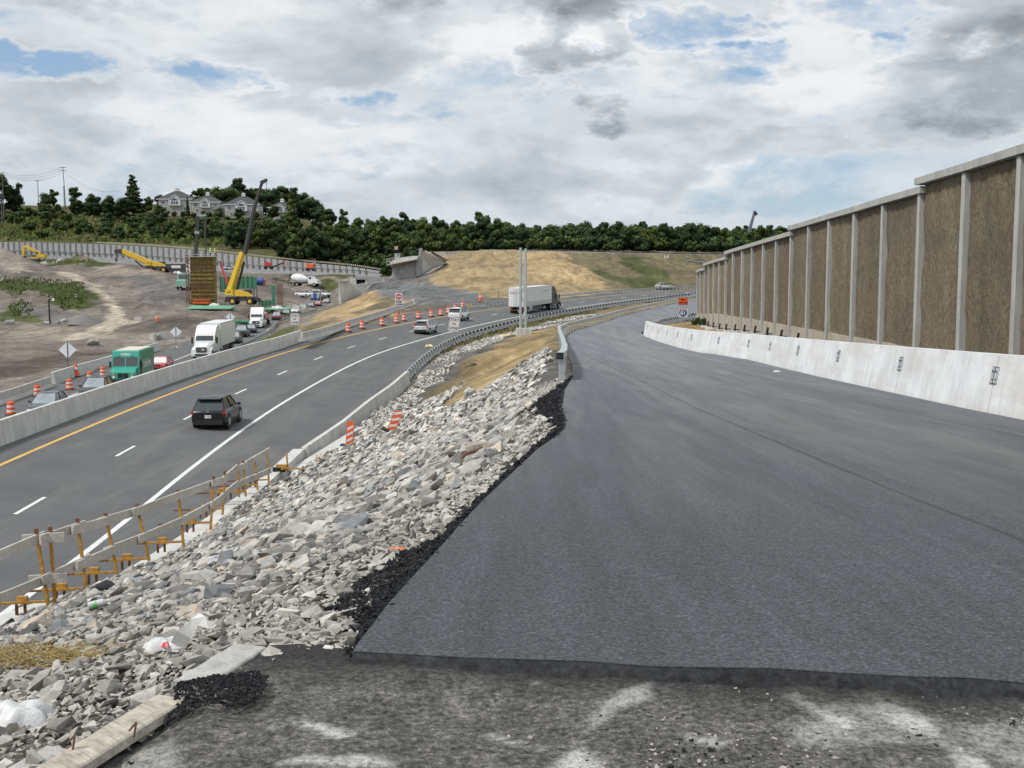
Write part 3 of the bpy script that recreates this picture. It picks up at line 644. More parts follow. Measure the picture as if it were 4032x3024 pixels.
# old milled pavement at our feet
m, nt, b = nodes_of('milled pavement'); p = pos(nt)
f = noise(nt, p, 34, 4, .8); f3 = noise(nt, p, 6, 6, .7); big = noise(nt, scalev(nt, p, (1.3, .75, 1)), 1.5, 8, .66, .5)
c = ramp(nt, f, [(.34, (.040, .038, .036)), (.52, (.145, .138, .126)), (.68, (.32, .305, .275))])
c = mix(nt, 1.0, c, ramp(nt, f3, [(.3, (.55,)*3), (.7, (1.35,)*3)]), 'MULTIPLY')
lime = N(nt, 'ShaderNodeVertexColor', layer_name='tint').outputs[0]
c = mix(nt, mth(nt, 'MULTIPLY', lime, mth(nt, 'MULTIPLY', ramp(nt, f3, [(.30, (.35,)*3), (.52, (1,)*3)]), ramp(nt, f, [(.34, (.35,)*3), (.55, (1,)*3)]))), c, (.78, .765, .73))
c = mix(nt, mth(nt, 'MULTIPLY', ramp(nt, big, [(.56, (0,)*3), (.66, (1,)*3)]), mth(nt, 'MULTIPLY', ramp(nt, f, [(.36, (.2,)*3), (.6, (1,)*3)]), .8)), c, (.42, .40, .37))
# dark fresh smear next to the joint
sx = N(nt, 'ShaderNodeSeparateXYZ'); nt.links.new(p, sx.inputs[0])
jd = mth(nt, 'ADD', sx.outputs[1], mth(nt, 'MULTIPLY', mth(nt, 'ADD', sx.outputs[0], .71), .15))
jd = mth(nt, 'ADD', jd, mth(nt, 'MULTIPLY', mth(nt, 'SUBTRACT', noise(nt, p, 5, 5, .7), .5), .55))
c = mix(nt, mth(nt, 'MULTIPLY', ramp(nt, mth(nt, 'DIVIDE', jd, 10.0), [(.445, (0,)*3), (.480, (1,)*3)]), .88), c, mix(nt, f, (.012, .012, .013), (.06, .06, .06)))
nt.links.new(c, b.inputs['Base Color']); b.inputs['Roughness'].default_value = .9; b.inputs['Specular IOR Level'].default_value = .2
bump(nt, b, mth(nt, 'ADD', f, f3), .03, .9); M['milled'] = m
xs = np.arange(-1.75, 8.7, .035); ysr = np.arange(2.6, 5.1, .035); X, Y = np.meshgrid(xs, ysr); sh = X.shape; X = X.ravel(); Y = Y.ravel()
Z = np.array([zr(y) for y in Y]) - .045 + fnoise(X, Y, .5, 90, 5) * .035 + np.clip(fnoise(X, Y, 1.2, 95, 4), 0, 1) * .04 - np.clip((-X - 1.2) * .25, 0, 1)
LM = np.zeros(len(X))
for pa, pb_, wd in (((2560, 2695), (2420, 2770), .045), ((2420, 2770), (2320, 2870), .055), ((2320, 2870), (2250, 3020), .055), ((2120, 2690), (2100, 2720), .02), ((3120, 2740), (3330, 2860), .035), ((3480, 2790), (3700, 2900), .06), ((3700, 2900), (3860, 3030), .05), ((3900, 2830), (4032, 2900), .04), ((1150, 2850), (1350, 2900), .03), ((1900, 2880), (2150, 2950), .04), ((1100, 3010), (1500, 3020), .03), ((2700, 2890), (2850, 2920), .02)):
    a_, b_ = atz(pa[0], pa[1], -1.70), atz(pb_[0], pb_[1], -1.70); dd_ = dist_poly(X, Y, [(a_.x, a_.y), (b_.x, b_.y)]); LM = np.maximum(LM, np.clip(.95 - dd_ / wd * .8 + fnoise(X, Y, .22, 97, 5) * 1.7, 0, .85))
LM = np.maximum(LM, np.clip((fnoise(X, Y, .45, 98, 5) - .22) * 2.5, 0, .35))
idx = np.arange(len(X)).reshape(sh); Fq = np.stack([idx[:-1, :-1], idx[:-1, 1:], idx[1:, 1:], idx[1:, :-1]], -1).reshape(-1, 4)
o = bpy.data.objects.new('old_pavement', npmesh('old_pavement', np.stack([X, Y, Z], 1), Fq, M['milled'], {'tint': np.repeat(LM[:, None], 3, 1)}, True)); COL.objects.link(o); tag(o, kind='structure')
# ------------------------------------------------------------------ paths
class Path:
    def __init__(s, pts):
        s.p = [Vector(q) for q in pts]; s.d = [0.0]
        for a, b in zip(s.p[:-1], s.p[1:]): s.d.append(s.d[-1] + (b - a).length)
        s.L = s.d[-1]
    def at(s, t):
        t = max(0, min(s.L, t))
        for i in range(len(s.d) - 1):
            if t <= s.d[i+1] + 1e-9:
                return s.p[i].lerp(s.p[i+1], (t - s.d[i]) / max(1e-9, s.d[i+1] - s.d[i]))
        return s.p[-1]
    def dir(s, t):
        a, b = s.at(t - .4), s.at(t + .4); v = (b - a); v.z = 0; return v.normalized()
ORD = ['first','second','third','fourth','fifth','sixth','seventh','eighth','ninth','tenth','eleventh','twelfth','thirteenth','fourteenth','fifteenth','sixteenth','seventeenth','eighteenth','nineteenth','twentieth',
       'twenty-first','twenty-second','twenty-third','twenty-fourth','twenty-fifth','twenty-sixth','twenty-seventh','twenty-eighth']
SLOPE = [(0, 0), (.20, 1.07), (.42, 1.07), (.60, 0)]       # single-slope profile, face at 0
JERSEY = [(0, 0), (.03, .08), (.20, .30), (.25, .81), (.42, .81), (.47, .30), (.64, .08), (.67, 0)]
def barrier_unit(name, a, b, prof, mats, hscale=1.0, side=1, label=None, group=None, plates=False, sink=.03, bevel=.02):
    # a, b: base of the face; side=+1 body lies to the right of the direction a->b
    a = Vector(a); b = Vector(b); d = (b - a); L = Vector((d.x, d.y, 0)).length; dn = Vector((d.x, d.y, 0)).normalized(); rt = Vector((dn.y, -dn.x, 0)) * side
    root = empty(name, a, 0, label, 'barrier', group)
    mb = MB(); rings = []
    for t, k in ((.012, .985), (.05, 1), (L - .05, 1), (L - .012, .985)):
        rings.append([tuple(dn * t + rt * (.3 + (u - .3) * k) + Vector((0, 0, (v * hscale * (k if v > .5 else 1)) - (sink if v == 0 else 0) + d.z * t / L))) for u, v in prof])
    mb.loft(rings, closed=True, caps=True); o = mb.build('body', mats[0], root)
    if plates:
        for tt in (.0, L - .15):
            p = MB(); base = dn * (tt + .075) + Vector((0, 0, d.z * tt / L))
            u0, v0, u1, v1 = .128, .52, .075, .84
            c0 = base + rt * (.2 * .5 * hscale - .012) + Vector((0, 0, .54)); c1 = base + rt * (.2 * .78 - .012) + Vector((0, 0, .84))
            for w_ in (0,):
                q = [c0 - dn * .075, c0 + dn * .075, c1 + dn * .075, c1 - dn * .075]
                p.add([tuple(x) for x in q] + [tuple(x + rt * .03) for x in q], [(0,1,2,3),(4,7,6,5),(0,4,5,1),(1,5,6,2),(2,6,7,3),(3,7,4,0)])
                for (i, j) in ((.3, .25), (.7, .75), (.35, .7)):
                    c = (q[0].lerp(q[1], i)).lerp(q[3].lerp(q[2], i), j); p.cyl(c - rt * .015, c + rt * .004, .014, n=6, mi=1)
                for e0, e1 in ((q[0], q[1]), (q[3], q[2]), (q[1], q[2]) if tt else (q[0], q[3])): p.bar(e0 - rt*.002, e1 - rt*.002, .009, mi=1)
            p.build('joint_plate', [M['plate'], M['dark']], root)
    return root
M['plate'] = mat('dull zinc plate', (.44, .46, .47), .6, .25, 12, metal=.1)
# ---- white units below the noise wall
jy = [3.7, 9.2, 14.8, 20.3, 25.8, 31.4, 37.0, 42.5, 47.9, 53.2, 58.4, 63.7, 69.0, 74.3, 79.6, 84.8, 90.0]
k = 0
for y0, y1 in zip(jy[:-1], jy[1:]):
    pl = 'white barrier unit right of the new ramp, %s from the near end of its row' % ORD[k]
    barrier_unit('concrete_barrier', (rr(y0), y0, zr(y0)), (rr(y1), y1, zr(y1)), SLOPE, [M['conc_white']], 1.0, 1, pl, 'white barrier units below the noise wall', plates=True); k += 1
# ---- cast median barrier on the left of the highway
def s_of_px(px, off):   # station where an offset line crosses an image column
    best = min(np.arange(-30, 330, .5), key=lambda s: abs((lambda p: 2016 + F * p.x / (p.y * cp - p.z * sp) - px)(hw(s, off(s)))) + (1000 if hw(s, 0).y < 5 else 0))
    return float(best)
sEnd = s_of_px(1199, lambda s: -3.75 - wl(s))
s = -40.0; k = 0; st = (sEnd + 40) / 11
for i in range(11):
    a, b = s + i * st, s + (i + 1) * st
    root = empty('median_barrier', hw(a, -3.75 - wl(a)), 0, 'grey median barrier section along the yellow line, %s from the near end' % ORD[i], 'barrier', 'median barrier sections')
    mb = MB(); rings = []; o0 = hw(a, -3.75 - wl(a)); n = 4
    for j in range(n + 1):
        t = a + (b - a) * j / n; t = min(max(t, a + .02), b - .02); p = hw(t, -3.75 - wl(t)); h = hwh(t); rt = Vector((math.cos(h), -math.sin(h), 0))
        rings.append([tuple(p - rt * u - o0 + Vector((0, 0, v * 1.04 - (.06 if v == 0 else 0)))) for u, v in SLOPE])
    mb.loft(rings, closed=True, caps=True); mb.build('body', M['conc'], root)
    KIDS[root.name]
# ---- low units flaring off along the closed ramp
fp = Path(FLp); n = 12
for i in range(n):
    a, b = fp.at(fp.L * i / n), fp.at(fp.L * (i + 1) / n)
    barrier_unit('jersey_barrier', a, b, JERSEY, [M['conc_old']], 1.0, -1, 'low precast barrier unit behind the orange drums, %s from the tall median barrier' % ORD[i], 'low barrier units beside the closed ramp')
q = gp(1640, 1199)
barrier_unit('jersey_barrier', q + Vector((-.9, 1.0, 0)), q + Vector((1.4, 6, 0)), JERSEY, [M['conc_old']], 1.25, 1, 'weathered barrier unit turned end-on at the mouth of the closed ramp', None)
for i, (p0, p1) in enumerate((((1444, 1117, 300), (1511, 1112, 306)), ((1514, 1110, 308), (1580, 1108, 318)))):
    a, b = at(*p0), at(*p1); barrier_unit('jersey_barrier', a, b, JERSEY, [M['conc_old']], 1.25, -1, 'barrier unit laid across the back of the closed gravel ramp, %s one' % ('left', 'right')[i], 'barrier units closing the gravel ramp')
# ---- right barrier of the highway: concrete part and the moment slab
sR = s_of_px(1588, lambda s: 3.75 + wr(s)); sR0 = s_of_px(1175, lambda s: 3.75 + wr(s))
n = 4; st = (sR - sR0) / n
for i in range(n):
    a, b = sR0 + i * st, sR0 + (i + 1) * st
    barrier_unit('edge_barrier', hw(a, 3.75 + wr(a)), hw(b, 3.75 + wr(b)), SLOPE, [M['conc']], .97, 1, 'concrete barrier section between the highway and the stones, %s from the pad' % ORD[i], 'barrier sections at the foot of the rock slope')
slab = [atz(-260, 2570, -7.45), atz(0, 2425, -7.45), atz(448, 2290, -7.5), atz(700, 2130, -7.55), atz(1000, 1920, -7.62)]
e_ = hw(sR0, 3.75 + wr(sR0)); slab.append(Vector((e_.x, e_.y, e_.z + .97)))
sp_ = Path(slab); nS = 6; M['slab'] = concrete('concrete slab pale', (.60, .60, .58), .12)
for i in range(nS):
    root = empty('barrier_footing', sp_.at(sp_.L * i / nS), 0, 'pale footing strip at the edge of the stones, %s length from the near end' % ORD[i], 'footing', 'concrete footing strip lengths'); o0 = sp_.at(sp_.L * i / nS)
    mb = MB(); rings = []
    for j in range(4):
        t = sp_.L * (i + j / 3) / nS; t = min(max(t, sp_.L*i/nS + .01), sp_.L*(i+1)/nS - .01); p = sp_.at(t); d = sp_.dir(t); rt = Vector((d.y, -d.x, 0))
        rings.append([tuple(p - o0 + rt * u + Vector((0, 0, v))) for u, v in ((-.30, -1.3), (-.16, 0), (.34, 0), (.40, -1.3))])
    mb.loft(rings, closed=True, caps=True); mb.build('body', M['slab'], root)
pad = [atz(1143, 1845, -7.9), atz(1411, 1680, -7.9), atz(1517, 1680, -7.9), atz(1329, 1775, -7.9), atz(1235, 1812, -7.9), atz(1150, 1870, -7.9)]
mb = MB(); mb.add([tuple(p) for p in pad] + [tuple(p - Vector((0, 0, .5))) for p in pad], [tuple(range(6))] + [(i, 6 + i, 6 + (i+1) % 6, (i+1) % 6) for i in range(6)])
tag(mb.build('concrete_pad', M['slab']), 'flat pale concrete pad behind the barrier where the striped panel stands', 'pad')
# ------------------------------------------------------------------ guardrails
def guardrail(name, path, posts_t, label, cat, group=None, kind='w', side=1, rail_mats=None, post_h=.78, post_w=.10, post_mat=None, endcap=True):
    # side: +1 posts stand to the right of the rail (rail faces left)
    o0 = path.at(0); root = empty(name, o0, 0, label, cat, group)
    mb = MB(); rings = []; step = 1.5; nn = max(2, int(path.L / step))
    for i in range(nn + 1):
        t = path.L * i / nn; p = path.at(t) - o0; d = path.dir(t); rt = Vector((d.y, -d.x, 0)) * side
        if kind == 'w': prof = [(-.05, .44), (.02, .50), (-.05, .56), (-.05, .62), (.02, .68), (-.05, .74), (-.02, .75), (.05, .69), (.0, .61), (.05, .49), (.0, .44)]
        else: prof = [(-.10, .60), (.10, .60), (.10, .79), (-.10, .79)]
        rings.append([tuple(p + rt * u + Vector((0, 0, v))) for u, v in prof])
    mb.loft(rings, closed=True, caps=False)
    rail = mb.build('rail', rail_mats or M['galv'], root)
    if kind == 'w':
        mb = MB()
        for i in range(nn):
            a = path.at(path.L*i/nn) - o0; b = path.at(path.L*(i+1)/nn) - o0; d = path.dir(path.L*i/nn); rt = Vector((d.y, -d.x, 0)) * side
            mb.bar(a + rt * .07 + Vector((0,0,.60)), b + rt * .07 + Vector((0,0,.60)), .012, .29)
        mb.build('rail_back', M['railback'], root)
    else:
        mb = MB(); p = rings[0]; d = path.dir(0)
        mb.add([tuple(Vector(p[i]) + d * -.002 + Vector(((.02 if i in (0,3) else -.02), 0, (.02 if i < 2 else -.02)))) for i in range(4)], [(0,1,2,3)]); mb.build('tube_end', M['black'], root, fix=False)
    near = posts_t[:99]; rest = posts_t[99:]
    def one(mb, t):
        p = path.at(t) - o0; d = path.dir(t); rt = Vector((d.y, -d.x, 0)) * side
        g = gz(p.x + o0.x, p.y + o0.y) - o0.z
        base = min(p.z, g) - .3
        off = .17 if kind == 'w' else 0.0; top = p.z + (.78 if kind == 'w' else .60)
        c = p + rt * off
        mb.bar((c.x, c.y, base), (c.x, c.y, top), post_w, post_w * 1.1, up=d)
        if kind == 'w': mb.box((p + rt * .10 + Vector((0, 0, .60))), (.10, .12, .30), math.atan2(d.y, d.x))
        return mb
    for t in near: one(MB(), t).build('post', post_mat or M['galv'], root)
    if rest:
        mb = MB()
        for t in rest: one(mb, t)
        tag(mb.build('far_post', post_mat or M['galv'], root), kind='stuff')
    return root
M['railback'] = mat('rail back dark', (.02, .022, .03), .6, .2, 4)
M['post_lt'] = mat('galvanised post light', (.50, .53, .54), .5, .12, 5, metal=.15)
g0 = sR + .3
gpth = Path([hw(g0 + (312 - g0) * i / 140, 3.75 + wr(g0 + (312 - g0) * i / 140) + .05, .02) for i in range(141)])
guardrail('guardrail', gpth, [.4 + 1.905 * i for i in range(int(gpth.L / 1.905))], 'long galvanised guardrail with dark gaps between posts, right edge of the highway', 'guardrail', None, 'w', 1, post_mat=M['post_lt'], post_w=.15)
sL = s_of_px(1846, lambda s: -3.75 - wl(s)); gp2 = Path([hw(sL + (345 - sL) * i / 110, -3.75 - wl(sL + (345 - sL) * i / 110) + .1, .02) for i in range(111)])
g2 = guardrail('guardrail', gp2, [.4 + 1.905 * i for i in range(int(gp2.L / 1.905))], 'galvanised guardrail on the far left edge of the highway below the tan mound', 'guardrail', None, 'w', -1)
mb = MB(); mb.box((0, -.12, .62), (.45, .04, .5), 0); mb.box((0, -.145, .62), (.16, .01, .5), .5, mi=1); mb.build('end_marker', [M['yellow_eq'], M['black']], g2)
yy = [31.0 + i * 1.0 for i in range(0, 235)]
gp3 = Path([(rl(y) - .30, y, zr(y)) for y in yy])
t3 = []; t = .15
while t < gp3.L: t3.append(t); t += .95 if t < 55 else 1.9
guardrail('box_beam_railing', gp3, t3, 'new box beam railing on close posts along the left edge of the ramp', 'guardrail', None, 'box', 1, post_w=.085)
yy = [93 + i * 2 for i in range(0, 85)]
gp4 = Path([(rr(y) + .5, y, zr(y)) for y in yy])
guardrail('guardrail', gp4, [.2 + 1.6 * i for i in range(int(gp4.L / 1.6))], 'guardrail curving away behind the far end of the white barrier', 'guardrail', None, 'w', 1, post_w=.13)
yy = list(range(128, 300, 4))
gp5 = Path([(itp(y, LRe) + .1, y, lz(y)) for y in yy])
guardrail('guardrail', gp5, [.3 + 1.905 * i for i in range(int(gp5.L / 1.905))], 'pale guardrail beside the queue of oncoming traffic', 'guardrail', None, 'w', 1)
# ---- barriers on the far side of the oncoming lanes
def lb(y0, y1, prof, m, hs, lab, grp, sh=0.0): barrier_unit('concrete_barrier', (itp(y0, LLe) + sh, y0, lz(y0)), (itp(y1, LLe) + sh, y1, lz(y1)), prof, [m], hs, -1, lab, grp)
ylst = [104 + 6.1 * i for i in range(9)]
for i in range(8): lb(ylst[i], ylst[i+1] , SLOPE, M['conc'], 1.0, 'tall grey barrier unit beyond the oncoming lanes, %s from the end behind the green van' % ORD[i], 'tall units beyond the oncoming lanes', -.6)
for i in range(6): lb(62 + 6.5 * i, 68.5 + 6.5 * i, JERSEY, M['conc_old'], 1.15, 'low weathered barrier unit beyond the oncoming lanes, %s from the left edge' % ORD[i], 'low units beyond the oncoming lanes')
for i in range(5):
    a, b = at(640 + 28 * i, 1372 - 9 * i, 166 + 3 * i), at(668 + 28 * i, 1363 - 9 * i, 169 + 3 * i); a.z = -9.95; b.z = -9.95
    if i < 4: barrier_unit('concrete_barrier', a + Vector((-2.5, 4, 0)), b + Vector((-2.5, 4, 0)), SLOPE, [M['conc']], 1.15, -1, 'grey barrier unit of the second row behind the diamond sign, %s from the left' % ORD[i], 'second row of barrier units')
# ------------------------------------------------------------------ noise wall
u_ = [4010,3794,3620,3477,3364,3265,3185,3116,3058,3007,2963,2924,2888,2860,2834,2812,2792,2776,2759,2748]
PX = []
for i in range(20):
    y = 31.0 + 4.5 * i; PX.append((( u_[i] - 2016) / F * 1.0 * y, y))
PX = [(PX[0][0] - .30 * 3, PX[0][1] - 13.5), (PX[0][0] - .30 * 2, PX[0][1] - 9), (PX[0][0] - .30, PX[0][1] - 4.5)] + PX    # three more posts out of frame
NP_ = len(PX)
# section tops (pixel height of the cap at its far and near end)
def topz(px, py, y): return at(px, py, y).z
sec = [(0, 4, topz(3597, 700, 40.0), topz(4032, 564, 30.5)), (5, 10, topz(3108, 890, 62.5), topz(3607, 735, 40)), (10, 16, topz(2858, 990, 89.5), topz(3108, 911, 62.5)), (16, 20, topz(2773, 1037, 107.5), topz(2858, 1010, 89.5)), (20, 22, topz(2746, 1064, 116.5), topz(2773, 1054, 107.5))]
bounds = [0, 5, 10, 16, 20, 22]
wall = empty('noise_wall', (PX[3][0], PX[3][1], -2.7), 0, 'tall brown ribbed noise wall with grey posts and stepped cap', 'noise wall')
W0 = Vector(wall.location)
m, nt, b = nodes_of('ribbed panel'); p = pos(nt)
rot = N(nt, 'ShaderNodeMapping'); rot.inputs['Scale'].default_value = (1, 1, .30); nt.links.new(p, rot.inputs[0])
r1 = noise(nt, rot.outputs[0], 19, 4, .62, .5); r2 = noise(nt, scalev(nt, p, (1, 1, .10)), .9, 4, .6); r3 = noise(nt, p, 26, 2, .6); r0 = noise(nt, scalev(nt, p, (1, .5, .9)), .35, 4, .65)
c = ramp(nt, r1, [(.30, (.135, .112, .072)), (.5, (.245, .205, .140)), (.72, (.385, .335, .24))])
c = mix(nt, 1.0, c, ramp(nt, r2, [(.3, (.84,)*3), (.7, (1.14,)*3)]), 'MULTIPLY'); c = mix(nt, 1.0, c, ramp(nt, r3, [(.3, (.85,)*3), (.7, (1.15,)*3)]), 'MULTIPLY')
c = mix(nt, mth(nt, 'MULTIPLY', ramp(nt, r0, [(.42, (0,)*3), (.65, (1,)*3)]), .35), c, (.135, .122, .10))
c = mix(nt, 1.0, c, N(nt, 'ShaderNodeVertexColor', layer_name='tint').outputs[0], 'MULTIPLY')
nt.links.new(c, b.inputs['Base Color']); b.inputs['Roughness'].default_value = .95; b.inputs['Specular IOR Level'].default_value = .1
bump(nt, b, mth(nt, 'ADD', r1, mth(nt, 'MULTIPLY', r3, .4)), .10, 1.0); M['rib'] = m
tops = {}
for k in range(5):
    i0, i1 = bounds[k], bounds[k+1]; _, _, zf, zn = sec[k]
    y0, y1 = (30.5 if k == 0 else PX[i0][1]), PX[i1][1]
    for i in range(i0, i1 + 1):
        z = zn + (zf - zn) * (PX[i][1] - y0) / (y1 - y0)
        if k == 0 and PX[i][1] < 31: z = zn
        tops.setdefault(i, {})[k] = z
    # cap as one length per section
    mb = MB(); rings = []
    for i in range(i0, i1 + 1):
        x, y = PX[i]; z = tops[i][k]
        yo = y - (.30 if (i == i0 and k) else 0) + (.28 if i == i1 else 0)
        rings.append([tuple(Vector((x + u, yo, z + v)) - W0) for u, v in ((-.27, -.24), (.30, -.24), (.30, 0), (-.27, 0))])
    mb.loft(rings, closed=True, caps=True); mb.build('cap', M['conc_post'], wall)
for i in range(NP_):
    x, y = PX[i]; g = min(gz(x, y), zr(y)) ; zt = max(tops[i].values()) - .27
    mb = MB(); mb.box(Vector((x - .04, y, (zt + g) / 2 - .2)) - W0, (.30, .27, zt - g + .35)); mb.build('post', M['conc_post'], wall)
    if y > 55:
        mb = MB(); zb = gz(x - .9, y); mb.cyl(Vector((x - .25, y, zb - .2)) - W0, Vector((x - .25, y, zb + .25)) - W0, .55, n=18); f_ = mb.build('footing', M['conc'], wall)
        mb = MB(); mb.box(Vector((x - .45, y, zb + .34)) - W0, (.36, .45, .05)); mb.bar(Vector((x - .55, y + .15, zb + .35)) - W0, Vector((x - .48, y + .15, zb + .72)) - W0, .10, .14)
        for e in (-.2, 0, .2): mb.cyl(Vector((x - .56, y + e, zb + .25)) - W0, Vector((x - .56, y + e, zb + .46)) - W0, .025, n=6)
        mb.build('base_plate', M['black'], wall)
for k in range(5):
    for i in range(bounds[k], bounds[k+1]):
        (xa, ya), (xb, yb) = PX[i], PX[i+1]; za, zb = tops[i][k] - .27, tops[i+1][k] - .27
        ga, gb = gz(xa, ya), gz(xb, yb); hb = 1.35 if ya > 55 else 1.2
        split = itp((ya + yb) / 2, [(30, -2.5), (42, -2.58), (60, -2.73), (74, -2.87), (94, -3.15), (113, -3.8)])
        # ribbed panel with real relief
        ny, nz = (30, 46) if ya < 60 else (12, 20)
        P = []; 
        for a in range(nz + 1):
            for c_ in range(ny + 1):
                u = c_ / ny; v = a / nz; y = lerp(ya + .16, yb - .16, u); x = lerp(xa, xb, u); z0 = split; z1 = lerp(za, zb, u)
                P.append((x - .02, y, lerp(z0, z1, v)))
        P = np.array(P); P[:, 0] += fnoise(P[:, 1] + i * 13, P[:, 2] * .35, .30, 50, 3) * .08
        P -= np.array(W0)[None]
        idx = np.arange(len(P)).reshape(nz + 1, ny + 1); Fq = np.stack([idx[:-1, :-1], idx[1:, :-1], idx[1:, 1:], idx[:-1, 1:]], -1).reshape(-1, 4)
        o = bpy.data.objects.new('ribbed_panel', npmesh('ribbed_panel', P, Fq, M['rib'], {'tint': np.full((len(P), 3), rng.uniform(.86, 1.14))}, True)); COL.objects.link(o); o.parent = wall; KIDS.setdefault(wall.name, []).append(o)
        mb = MB(); mb.box(Vector(((xa+xb)/2 + .16, (ya+yb)/2, (split + min(za, zb)) / 2)) - W0, (.10, yb - ya - .3, min(za, zb) - split), -math.atan2(xb-xa, yb-ya)); mb.build('panel_back', M['conc_base'], wall)
        mb = MB(); yA, yB = ya + .19, yb - .19; bz = min(ga, gb) - .3; r_ = .12
        xm = lambda y: lerp(xa, xb, (y - ya) / (yb - ya)) - .10
        out_ = [(yA, bz), (yB, bz), (yB, split - r_), (yB - r_, split), (yA + r_, split), (yA, split - r_)]
        vs = [tuple(Vector((xm(y), y, z)) - W0) for y, z in out_] + [tuple(Vector((xm(y) + .2, y, z)) - W0) for y, z in out_]
        mb.add(vs, [tuple(range(6)), tuple(range(11, 5, -1))] + [(j, 6 + j, 6 + (j+1) % 6, (j+1) % 6) for j in range(6)])
        mb.build('base_panel', M['conc_base'], wall)
# ------------------------------------------------------------------ steel sign column
b0 = gp(2060, 1300); b0 = at(2060, 1302, 125)
col = empty('sign_column', b0, 0, 'tall twin-pipe steel truss column on a concrete block beside the highway', 'sign column')
mb = MB(); mb.box((0.05, 0, -.25), (1.6, 1.6, 1.0), .1); mb.build('concrete_block', M['conc'], col)
hh = at(2050, 976, 125).z - b0.z
for dx, top in ((-.30, hh), (.28, hh - .1)):
    mb = MB(); mb.cyl((dx, 0, .2), (dx, 0, top), .135, n=16); mb.cyl((dx, 0, .25), (dx, 0, .33), .26, n=16); mb.cyl((dx, 0, top), (dx, 0, top + .03), .15, n=16); mb.build('pipe', M['galv'], col)
mb = MB()
for z in (hh - .35, hh - 2.25): mb.bar((-.3, 0, z), (.3, 0, z), .12, .14)
mb.bar((-.3, 0, .75), (.3, 0, .8), .10, .12); mb.build('cross_bar', M['galv_dull'], col)
mb = MB(); zz = [hh - 2.3, hh - 3.7, hh - 5.2, hh - 6.9, hh - 8.1]; sx_ = -1
for a, b in zip(zz[:-1], zz[1:]): mb.bar((.22 * sx_, 0, a), (-.22 * sx_, 0, b), .07, .20, mi=0); sx_ = -sx_
mb.build('lattice', M['post_lt'], col)
# ------------------------------------------------------------------ signs
def sign_board(name, c, wdt, hgt, tilt, yaw, mats, label, cat='sign', group=None, post=None, build=None, ground=True):
    root = empty(name, c, yaw, label, cat, group)
    mb = MB(); rz_ = Matrix.Rotation(tilt, 3, 'Y')
    def T(x, z): v = rz_ @ Vector((x, 0, z)); return v
    r_ = .05 * wdt; o = [(-wdt/2 + r_, -hgt/2), (wdt/2 - r_, -hgt/2), (wdt/2, -hgt/2 + r_), (wdt/2, hgt/2 - r_), (wdt/2 - r_, hgt/2), (-wdt/2 + r_, hgt/2), (-wdt/2, hgt/2 - r_), (-wdt/2, -hgt/2 + r_)]
    vs = [tuple(T(x, z) + Vector((0, -.012, 0))) for x, z in o] + [tuple(T(x, z) + Vector((0, .012, 0))) for x, z in o]
    mb.add(vs, [tuple(range(8)), tuple(range(15, 7, -1))] + [(j, 8 + j, 8 + (j+1) % 8, (j+1) % 8) for j in range(8)])
    mb.build('board', mats, root)
    if build: build(root, T)
    return root
def letters(root, T, rows, size, mt, name='lettering', y=-.018, bold=.012):
    mb = MB()
    for txt, x, z, sz in rows:
        text_mb(mb, txt, sz, T(x, z) + Vector((0, y, 0)), T(1, 0), T(0, 1), bold=bold * sz)
    return mb.build(name, mt, root, fix=False)
def stay(root, T):
    letters(root, T, [('STAY', 0, .44, .40), ('IN', 0, .0, .38), ('LANE', 0, -.44, .40)], .3, M['black'], bold=.015)
    mb = MB(); w_, h_ = .545, .70
    for a, b in (((-w_, -h_), (w_, -h_)), ((w_, -h_), (w_, h_)), ((w_, h_), (-w_, h_)), ((-w_, h_), (-w_, -h_))): mb.bar(T(*a) + Vector((0, -.016, 0)), T(*b) + Vector((0, -.016, 0)), .02, .008, up=(0, 1, 0))
    mb.build('border', M['black'], root)
    mb = MB(); mb.bar(T(-.05, -1.0) + Vector((0, .05, 0)), T(0, .5) + Vector((0, .05, 0)), .05); mb.build('mast', M['galv_dull'], root)
b1 = on_ground(at(1768, 1368, 121)); c1 = at(1788, 1276, 121); b1 = Vector((b1.x, b1.y, b1.z))
s1 = sign_board('traffic_sign', c1, 1.18, 1.55, R(8), 0, M['sheet_white'], 'tilted white STAY IN LANE sign behind the guardrail by the white cars', build=stay)
mb = MB(); tp = Vector((-.12, .06, -.75)); fb = b1 - c1; mb.bar(tp, fb + Vector((.0, 0, .2)), .06)
mb.build('pole', M['galv_dull'], s1)
mb = MB()
for ang in (.3, 1.7, 3.5, 4.9): mb.bar(fb + Vector((0, 0, .25)), fb + Vector((math.cos(ang) * .9, math.sin(ang) * .9, 0)), .06)
mb.build('stand', M['red'], s1)
c2 = at(1161, 1257, 148)
s2 = sign_board('traffic_sign', c2, 1.2, 1.55, R(2), 0, M['sheet_white'], 'upright white STAY IN LANE sign between the traffic queue and the straw slope', build=stay)
g_ = on_ground(c2); mb = MB(); mb.bar((0, .06, -.7), (0, .06, g_.z - c2.z), .06); mb.build('pole', M['galv_dull'], s2)
